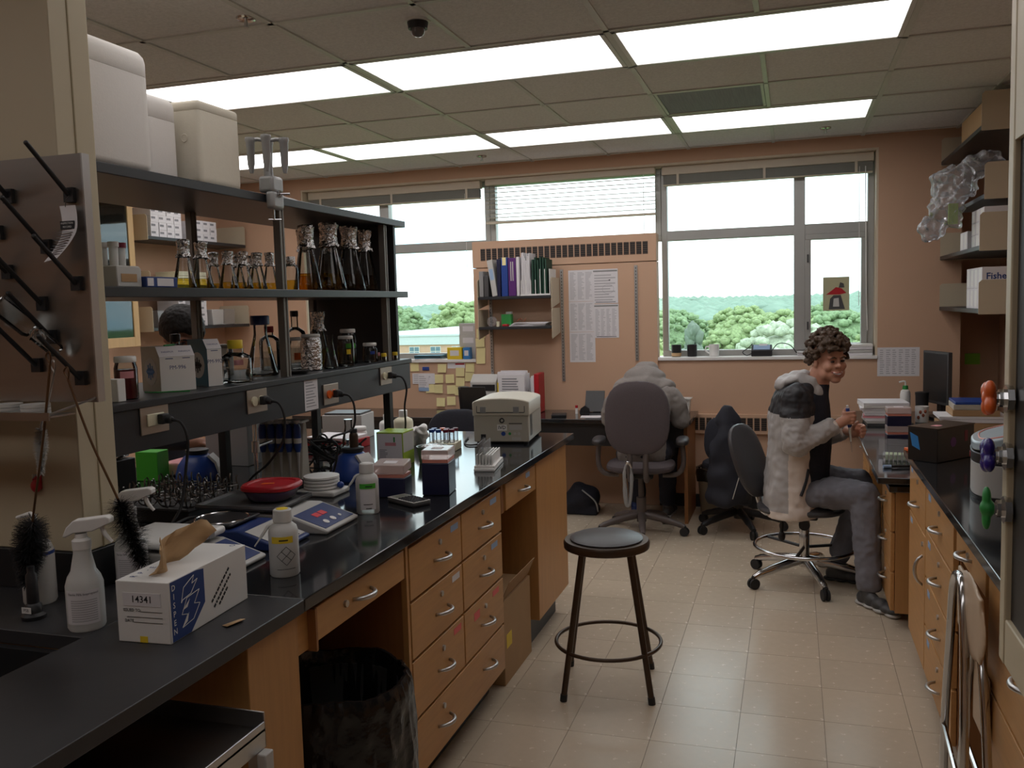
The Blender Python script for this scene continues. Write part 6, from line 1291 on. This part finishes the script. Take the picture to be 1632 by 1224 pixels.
def office_chair(loc, rz, label, fab, plas, arms=True, backh=.245, backw=.215, ang0=18, seat=.47, backz=.83, backtilt=.12):
    t = thing('office_chair', label, 'chair', loc, rz)        # faces +Y; backrest on the -Y side
    star_base(t, .30, plas, ang0)
    MB().cyl((0, 0, .08), (0, 0, .25), .033, n=16).cyl((0, 0, .25), (0, 0, seat-.05), .02, n=14).build('gas_column', plas, t); MB().box(-.09, .09, -.13, .09, seat-.07, seat-.035).build('mechanism', 'black', t, .008)
    superpad(0, .02, seat, .235, .045, .225, 3., RX(PI/2)).build('seat', fab, t)
    superpad(0, -.235, backz, backw, .04, backh, 2.7, RX(-backtilt)).build('backrest', fab, t)
    for x in (-.05, .055): MB().tube([(x, -.10, seat-.06), (x, -.23, seat-.055), (x, -.265, seat+.04), (x, -.255, seat+.16), (x, -.262, backz-.05)], .019, 10, sub=5).build('back_bar', plas, t)
    if arms:
        for s in (-1, 1):
            MB().tube([(s*.15, -.02, seat-.06), (s*.25, -.02, seat-.05), (s*.29, -.02, seat+.02), (s*.285, -.02, seat+.15)], .017, 10, sub=5).build('arm_post', plas, t)
            superpad(s*.285, 0, seat+.175, .045, .028, .125, 2.6, RX(PI/2)).build('arm_pad', 'vinyl', t)
    return t
office_chair((-1.0, 6.03, 0), .08, 'brown-grey office chair with armrests under the hooded person', 'chair_fabric', 'chair_plastic', ang0=-12)
t = thing('hanging_strap', 'grey strap hanging down behind the office chair seat', 'strap', (-1.03, 5.72, .54)); MB().tube([(-.01, 0, 0), (-.025, -.012, -.06), (-.02, -.015, -.2), (-.01, -.01, -.28), (.01, -.01, -.24), (.02, 0, -.1), (.015, .005, -.02)], [.008, .012, .016, .014, .012, .012, .008], 8, sub=5).build('webbing', 'grey', t); MB().tube([(-.012, -.004, -.005), (.0, -.012, .012), (.02, -.006, -.03)], .008, 8, sub=4).build('buckle', 'chrome', t)
jc = office_chair((-.36, 6.25, 0), -.45, 'black office chair hung with a black jacket', 'dark_fabric', 'black', False, .15, .12, 30, .46, .66)
office_chair((-2.12, 5.52, 0), .3, 'dark blue office chair beyond the end of the island bench', 'dark_fabric', 'black', True, .18, .2, 10, .47, .76)
t = thing('hung_jacket', 'black jacket draped over the back of an office chair', 'jacket', (-.41, 6.03, 0))
m = MB()
m.loft([(0, .02, .22, .14, .10), (0, .02, .32, .15, .11), (0, .02, .5, .135, .105), (0, .03, .66, .115, .095), (0, .03, .78, .09, .075), (0, .03, .86, .055, .05), (0, .03, .89, .03, .03)])
m.sph((.09, -.03, .42), (.05, .05, .2), 14, 9); m.sph((-.09, -.02, .44), (.05, .05, .2), 14, 9)
organic('cloth', m, 'jacket_black', t, .012, 4, disp=.03, dscale=9); MB().tube([(.10, -.085, .54), (.07, -.10, .42), (.03, -.095, .28)], .003, 6, sub=4).build('zip', 'light_grey', t)
# drafting chair
t = thing('drafting_chair', 'black drafting chair with a chrome foot ring under the smiling person', 'chair', (.06, 5.14, 0))
star_base(t, .33, 'chrome', 144); MB().cyl((0, 0, .09), (0, 0, .31), .028, n=18).cyl((0, 0, .31), (0, 0, .42), .018, n=14).build('gas_column', 'chrome', t); MB().cyl((0, -.035, .33), (.0, .035, .33), .03, n=16).build('knob', 'black', t)
MB().ring((0, 0, .205), .268, .011, 52, 10).build('foot_ring', 'chrome', t)
for a in (20, 140, 260): q = math.radians(a); MB().cyl((.02*math.cos(q), .02*math.sin(q), .2), (.262*math.cos(q), .262*math.sin(q), .205), .009, n=8).build('ring_spoke', 'black', t)
superpad(-.02, 0, .435, .235, .035, .235, 3., RX(PI/2)).build('seat', 'vinyl', t); MB().box(-.13, .07, -.09, .09, .37, .41).build('mechanism', 'black', t, .01)
superpad(-.295, .03, .68, .165, .032, .215, 2.6, RZ(PI/2-.45) @ RX(-.36)).build('backrest', 'vinyl', t); MB().tube([(-.1, 0, .385), (-.2, 0, .385), (-.235, 0, .43), (-.275, .01, .58)], .017, 10, sub=5).build('back_bar', 'chrome', t); MB().cyl((-.12, -.1, .39), (-.12, -.1, .30), .010).sph((-.12, -.1, .28), (.02, .02, .03), 12, 8).build('lever', 'black', t)
# ================================================================== people
def limb(mb, pts, rs, n=14):
    P = [Vector(p) for p in pts]
    for i in range(len(P)-1):
        mb.cyl(P[i], P[i+1], rs[i], rs[i+1], n); mb.sph(P[i+1], rs[i+1], n, 9)
    mb.sph(P[0], rs[0], n, 9); return mb
def head_prims(X, neck=None):       # X maps head space (x face, z up) to the thing's space
    m = MB()
    def S(c, r): k = MB().sph((0, 0, 0), r, 18, 12); k.v = [(v[0]+c[0], v[1]+c[1], v[2]+c[2]) for v in k.v]; k.xf(X); m.add(k.v, k.f)
    S((-.012, 0, .035), (.094, .074, .092)); S((.020, 0, -.03), (.066, .067, .080)); S((.036, 0, -.068), (.048, .056, .042)); S((.060, 0, -.096), (.024, .030, .021)); S((.0, 0, -.06), (.06, .062, .045))
    for s in (-1, 1): S((.054, s*.040, -.026), (.028, .025, .026)); S((.074, s*.030, .026), (.016, .026, .011)); S((-.008, s*.075, -.012), (.018, .009, .032)); S((.02, s*.052, -.062), (.042, .018, .036))
    S((.088, 0, .004), (.010, .009, .022)); S((.097, 0, -.018), (.013, .0125, .012)); S((.088, .010, -.022), (.010, .008, .008)); S((.088, -.010, -.022), (.010, .008, .008)); S((.070, 0, -.060), (.020, .036, .020))
    return m
def face_parts(t, X, hairm, smile=True):
    def put(name, mb, m): mb.xf(X); return mb.build(name, m, t)
    for s in (-1, 1):
        put('eye', MB().sph((.0805, s*.030, .004), (.007, .0125, .0055), 12, 8), 'eye')
        put('eyebrow', MB().tube([(.089, s*.014, .022), (.091, s*.030, .0275), (.081, s*.047, .021)], [.0035, .0045, .003], 8, sub=4), hairm)
    if smile:
        put('teeth', MB().tube([(.081, -.026, -.0545), (.0925, 0, -.0625), (.081, .026, -.0545)], .0048, 8, sub=6), 'white')
        put('lip', MB().tube([(.074, -.035, -.0495), (.091, -.014, -.0575), (.0935, 0, -.0565), (.091, .014, -.0575), (.074, .035, -.0495)], .0028, 8, sub=5), 'lip'); put('lip', MB().tube([(.074, -.034, -.0505), (.092, 0, -.0705), (.074, .034, -.0505)], .0036, 8, sub=6), 'lip')
def finger(mb, pts, r=.0085): limb(mb, pts, [r, r*.95, r*.88, r*.75][:len(pts)], 10)
def grip(mb, a, wrist, s, n=4, dz=.0185, R=.016):     # fist closed round a vertical shaft at a; palm on the s side of y
    a, wr = Vector(a), Vector(wrist); pc = a+Vector((-.018, s*.034, -.005)); limb(mb, [wr, wr.lerp(pc, .5), pc], [.026, .028, .026])
    for i in range(n):
        z = a.z+.032-i*dz; k = (.0, .004, .002, -.006)[i]
        finger(mb, [(a.x-.020, a.y+s*.040, z), (a.x+.022+k, a.y+s*.034, z+.002), (a.x+.031+k, a.y+s*.002, z), (a.x+.012, a.y-s*.020, z-.002)], .0088)
        mb.cyl((a.x-.03, a.y+s*.036, z-.004), (a.x-.012, a.y+s*.04, z), .011, .0095, 10)
    finger(mb, [(a.x-.03, a.y+s*.018, a.z+.012), (a.x-.022, a.y-s*.006, a.z+.038), (a.x-.004, a.y-s*.008, a.z+.056)], .0105)
# ---- smiling person at the low desk
P2 = thing('person', 'smiling curly-haired person in a grey, black and white windbreaker holding a pipette', 'person', (.02, 5.10, 0))
hd = Vector((.165, -.035, 1.250)); f = Vector((.50, -.86, -.06)).normalized(); upz = Vector((-.05, 0, 1)); lf = upz.cross(f).normalized(); upz = f.cross(lf)
XH = Matrix(((f.x, lf.x, upz.x, hd.x), (f.y, lf.y, upz.y, hd.y), (f.z, lf.z, upz.z, hd.z), (0, 0, 0, 1)))
b = head_prims(XH)
limb(b, [(.125, -.025, 1.19), (.105, -.01, 1.12), (.075, 0, 1.02)], [.057, .062, .078]); b.sph((.03, 0, .85), (.09, .13, .2), 18, 12); b.sph((.0, 0, .58), (.1, .14, .13), 16, 10)
SR, ER, WR = (.0, -.17, 1.060), (-.005, -.235, .825), (.20, -.14, .915); SL, EL, WL = (.03, .17, 1.060), (.10, .225, .80), (.26, .07, .855)
limb(b, [SR, ER, WR], [.04, .034, .026]); limb(b, [SL, EL, WL], [.04, .034, .026])
grip(b, (.262, -.085, .945), WR, -1); grip(b, (.315, -.03, .862), WL, 1, R=.012)
for pts in ([(.02, -.09, .52), (.34, -.20, .555), (.355, -.30, .10)], [(.02, .09, .52), (.34, .19, .55), (.23, .10, .14)]): limb(b, pts, [.06, .045, .032])
organic('body', b, 'skin', P2, .0042, 7)
face_parts(P2, XH, 'hair')
g = random.Random(12); h = MB()
for i in range(560):
    th, ph = g.uniform(0, 2*PI), math.asin(g.uniform(-.55, 1)); d = Vector((math.cos(ph)*math.cos(th), math.cos(ph)*math.sin(th), math.sin(ph)))
    p = Vector((-.012+.102*d.x, .088*d.y, .042+.112*d.z))
    if p.x > .03 and p.z < .052+.018*g.random(): continue
    if p.z < -.03 and p.x > -.05: continue
    if abs(p.y) > .06 and p.z < .01 and p.x > -.03: continue
    r = g.uniform(.009, .0165); q = MB().sph(tuple(p+d*g.uniform(-.004, .026)), (r, r*g.uniform(.7, 1.2), r*g.uniform(.7, 1.2)), 8, 6); q.xf(XH); h.add(q.v, q.f)
organic('hair', h, 'hair', P2, .0045, 1, disp=.004, dscale=90)
s = MB().loft([(.05, 0, .50, .08, .13), (.055, 0, .6, .115, .15), (.06, 0, .8, .12, .155), (.06, 0, .95, .115, .15), (.075, 0, 1.07, .092, .115), (.095, 0, 1.125, .075, .078)]); organic('shirt', s, 'dark_fabric', P2, .009, 3, disp=.006, dscale=14)
j = MB().loft([(-.03, 0, .40, .152, .225), (-.03, 0, .45, .154, .225), (-.03, 0, .55, .148, .215), (-.025, 0, .68, .138, .195), (-.02, 0, .82, .138, .205), (-.012, 0, .97, .138, .22), (-.002, 0, 1.07, .118, .195), (.015, 0, 1.12, .098, .135), (.03, 0, 1.15, .082, .092)])
j.sph((-.0, -.155, 1.06), (.085, .065, .07), 14, 9).sph((.02, .155, 1.06), (.08, .06, .07), 14, 9)
def jm(c, n):
    if c.z < .445: return 1
    if c.z > .965+.05*max(0, -c.x): return 2
    return 1 if c.x > -.045 else 0
organic('jacket', j, None, P2, .008, 3, fm=jm, mats=['jack_grey', 'jack_white', 'jack_black'], disp=.013, dscale=10, oct2=.006, post=lambda c, n: Vector((min(c.x, .112+.012*math.sin(c.z*17)), c.y, max(c.z, .402))))
hood = MB().sph((-.015, 0, 1.15), (.10, .115, .036), 18, 10, RY(-.35)).sph((.065, -.09, 1.125), (.09, .026, .04), 14, 9, RY(.75)).sph((.065, .09, 1.125), (.09, .026, .04), 14, 9, RY(.75)).sph((-.075, 0, 1.12), (.045, .095, .04), 14, 9); organic('hood', hood, 'jack_grey', P2, .007, 3, disp=.014, dscale=22)
MB().tube([(.06, -.172, .68), (.045, -.188, .61), (.02, -.208, .54)], .008, 8, sub=5).build('pocket_zip', 'ink', P2)
for s_, (a, e, w_) in (('r', (SR, ER, WR)), ('l', (SL, EL, WL))):
    wv = Vector(w_); ev = Vector(e); cu = ev.lerp(wv, .86)
    sl_ = limb(MB(), [a, Vector(a).lerp(ev, .5)+Vector((-.01, 0, 0)), e, ev.lerp(wv, .5), cu], [.080, .076, .070, .060, .046])
    organic('sleeve', sl_, None, P2, .006, 2, oct2=.004, fm=lambda c, n: 1 if c.z > .965 and c.x < .10 else 0, mats=['jack_grey', 'jack_black'], disp=.012, dscale=17)
    MB().cyl(cu.lerp(wv, -.1), cu.lerp(wv, .85), .041, .036, 18).build('cuff', 'jack_white', P2, .006)
jn = MB(); limb(jn, [(.0, -.08, .51), (.17, -.15, .55), (.335, -.205, .555)], [.07, .086, .076]); limb(jn, [(.335, -.205, .555), (.345, -.25, .35), (.352, -.295, .115)], [.076, .066, .066])
limb(jn, [(.0, .09, .53), (.17, .14, .56), (.335, .19, .55)], [.10, .088, .074]); limb(jn, [(.335, .19, .55), (.29, .15, .35), (.235, .11, .16)], [.074, .064, .06]); jn.sph((-.01, 0, .52), (.11, .14, .09), 18, 10)
organic('jeans', jn, 'jeans', P2, .008, 3, disp=.011, dscale=13, oct2=.005, post=lambda c, n: Vector((c.x, c.y, max(c.z, .085))))
def shoe(t, heel, toe, m1='dark_grey', m2='grey', z=0.):
    a, b_ = Vector(heel), Vector(toe); d = (b_-a).normalized(); sd = Vector((-d.y, d.x, 0)); L = (b_-a).length; R3 = Matrix(((d.x, sd.x, 0), (d.y, sd.y, 0), (0, 0, 1)))
    u = MB()
    for s_, w_, h_ in ((.10, .036, .052), (.32, .038, .056), (.55, .040, .046), (.78, .042, .036), (.9, .036, .030)): c = a+d*L*s_; u.sph((c.x, c.y, z+.022+h_*.35), (L*.17, w_, h_*.75), 14, 9, R3)
    limb(u, [tuple(a+d*L*.2+Vector((0, 0, z+.05))), tuple(a+d*L*.2+Vector((0, 0, z+.095)))], [.038, .036])
    organic('shoe', u, m1, t, .006, 3, post=lambda c, n: Vector((c.x, c.y, max(c.z, z+.018))))
    q = MB(); 
    for s_, w_ in ((.06, .036), (.3, .04), (.6, .043), (.9, .036)): c = a+d*L*s_; q.sph((c.x, c.y, z+.012), (L*.18, w_, .014), 14, 8, R3)
    organic('sole', q, m2, t, .005, 2, post=lambda c, n: Vector((c.x, c.y, max(c.z, z+.0005))))
shoe(P2, (.315, -.275, 0), (.465, -.475, 0), 'dark_grey', 'light_grey'); shoe(P2, (.17, .11, 0), (.40, .05, 0), 'dark_grey', 'rubber', .0)
pp = thing('pipette', 'blue and white pipette held in the hands of the smiling person', 'pipette', (.282, 5.015, .945)); dr = Vector((.10, .12, -.98)).normalized()
MB().cyl((0, 0, .0)-dr*.05 if False else tuple(-dr*.055), tuple(dr*.05), .010, .009, 14).build('body', 'blue', pp); MB().cyl(tuple(dr*.05), tuple(dr*.13), .007, .0045, 12).build('shaft', 'white', pp); MB().cyl(tuple(dr*.13), tuple(dr*.19), .0035, .001, 10).build('tip', 'clear_plastic', pp); MB().cyl(tuple(-dr*.07), tuple(-dr*.055), .006).build('plunger', 'white', pp)
# ---- hooded person at the writing desk, seen from behind
P1 = thing('person', 'person in a grey hooded sweatshirt bent over the writing desk, seen from behind', 'person', (-1.0, 6.12, 0))
b = MB(); limb(b, [(0, -.06, .56), (0, .0, .76), (0, .10, .94)], [.12, .12, .11]); limb(b, [(0, .12, .97), (0, .22, 1.05)], [.06, .055]); b.sph((0, .29, 1.045), (.075, .10, .09), 16, 10)
for s_ in (-1, 1):
    limb(b, [(s_*.16, .10, .97), (s_*.235, .12, .78), (s_*.13, .34, .80)], [.045, .036, .028]); limb(b, [(s_*.13, .34, .80), (s_*.10, .40, .79)], [.028, .026])
    for q in range(4): finger(b, [(s_*(.085+.016*q), .41, .79), (s_*(.08+.016*q), .445, .788), (s_*(.078+.016*q), .468, .775)], .008)
    finger(b, [(s_*.10, .385, .79), (s_*.07, .405, .785), (s_*.055, .425, .778)], .009)
    limb(b, [(s_*.09, -.02, .54), (s_*.13, .36, .54), (s_*.11, .42, .10)], [.065, .05, .035])
organic('body', b, 'skin', P1, .006, 3)
organic('hair', MB().sph((0, .285, 1.06), (.083, .105, .092), 18, 11), 'hair', P1, .007, 1, disp=.01, dscale=50)
hh = MB()
hh.loft([(0, -.06, .50, .165, .12), (0, -.06, .58, .17, .125), (0, -.04, .70, .175, .128), (0, 0, .82, .19, .125), (0, .06, .93, .205, .115), (0, .11, 1.0, .18, .095), (0, .14, 1.05, .11, .07)])
for s_ in (-1, 1):
    limb(hh, [(s_*.155, .09, .955), (s_*.225, .10, .87), (s_*.25, .12, .76)], [.075, .07, .066]); limb(hh, [(s_*.25, .12, .76), (s_*.2, .25, .80), (s_*.15, .31, .80)], [.066, .055, .045])
organic('sweatshirt', hh, 'hoodie', P1, .009, 4, disp=.010, dscale=14, oct2=.004)
hd_ = MB().sph((0, .15, 1.06), (.15, .10, .08), 20, 11).sph((.12, .11, 1.0), (.10, .08, .06), 14, 9).sph((-.12, .11, 1.0), (.10, .08, .06), 14, 9).sph((0, .07, 1.02), (.145, .06, .055), 20, 10, RX(.5)).sph((0, .21, 1.11), (.09, .08, .06), 18, 10); organic('hood', hd_, 'hoodie', P1, .008, 4, disp=.010, dscale=16)
MB().tube([(.02, -.0, .93), (.09, .02, .985), (.165, .07, 1.01)], .0022, 6, sub=5).build('seam', 'grey', P1)
tr = MB(); 
for s_ in (-1, 1): limb(tr, [(s_*.09, -.02, .53), (s_*.13, .36, .54)], [.095, .075]); limb(tr, [(s_*.13, .36, .54), (s_*.11, .42, .13)], [.072, .062])
tr.sph((0, -.05, .545), (.175, .13, .09), 18, 10); organic('trousers', tr, 'dark_jeans', P1, .010, 3, disp=.01, dscale=12)
shoe(P1, (-.12, .36, 0), (-.14, .60, 0), 'deep_blue', 'light_grey'); shoe(P1, (.11, .36, 0), (.13, .60, 0), 'dark_grey', 'light_grey')
# ---- dark-haired person behind the island bench
P3 = thing('person', 'dark-haired person working behind the reagent shelf, only the head showing', 'person', (-2.98, 3.72, 0))
hd = Vector((.07, .02, 1.485)); f = Vector((.72, -.35, -.42)).normalized(); upz = Vector((.3, -.1, 1)); lf = upz.cross(f).normalized(); upz = f.cross(lf)
XH = Matrix(((f.x, lf.x, upz.x, hd.x), (f.y, lf.y, upz.y, hd.y), (f.z, lf.z, upz.z, hd.z), (0, 0, 0, 1)))
b = head_prims(XH); limb(b, [(.04, .02, 1.42), (-.01, 0, 1.32), (-.03, 0, 1.22)], [.052, .055, .07]); b.sph((-.04, 0, 1.05), (.09, .14, .22), 16, 10); b.sph((-.05, 0, .82), (.09, .14, .14), 16, 10)
for s_ in (-1, 1): limb(b, [(-.03, s_*.17, 1.20), (.04, s_*.23, 1.0), (.22, s_*.15, .98)], [.045, .036, .028]); limb(b, [(.22, s_*.15, .98), (.28, s_*.13, .975)], [.028, .022]); [finger(b, [(.28, s_*(.115+.013*q), .975), (.31, s_*(.112+.013*q), .97), (.325, s_*(.11+.013*q), .955)], .0075) for q in range(4)]; finger(b, [(.26, s_*.11, .975), (.28, s_*.09, .97), (.295, s_*.08, .96)], .008); limb(b, [(-.05, s_*.09, .8), (-.03, s_*.1, .45), (-.05, s_*.1, .08)], [.075, .055, .04])
organic('body', b, 'skin_dark', P3, .006, 3); face_parts(P3, XH, 'hair_black', False)
h = MB(); g = random.Random(5)
for i in range(800):
    th, ph = g.uniform(0, 2*PI), math.asin(g.uniform(-.5, 1)); d = Vector((math.cos(ph)*math.cos(th), math.cos(ph)*math.sin(th), math.sin(ph))); p = Vector((-.012+.100*d.x, .080*d.y, .04+.100*d.z))
    if p.x > .045 and p.z < .07: continue
    if abs(p.y) > .055 and p.z < .0 and p.x > -.03: continue
    q = MB().sph(tuple(p+d*.004), (.024, .024, .018), 8, 6); q.xf(XH); h.add(q.v, q.f)
organic('hair', h, 'hair_black', P3, .006, 8, disp=.003, dscale=70)
s = MB().loft([(-.05, 0, .78, .105, .16), (-.05, 0, .95, .11, .175), (-.04, 0, 1.12, .115, .19), (-.03, 0, 1.23, .09, .15), (-.02, 0, 1.27, .06, .08)]); [limb(s, [(-.03, s_*.17, 1.20), (.04, s_*.23, 1.0), (.18, s_*.165, .985)], [.07, .055, .045]) for s_ in (-1, 1)]; organic('shirt', s, 'dark_fabric', P3, .01, 3)
tr = MB(); [limb(tr, [(-.05, s_*.09, .8), (-.03, s_*.1, .45), (-.05, s_*.1, .10)], [.1, .075, .065]) for s_ in (-1, 1)]; organic('trousers', tr, 'dark_jeans', P3, .012, 3)
shoe(P3, (-.11, -.1, 0), (.12, -.11, 0)); shoe(P3, (-.11, .1, 0), (.12, .11, 0))
finish()
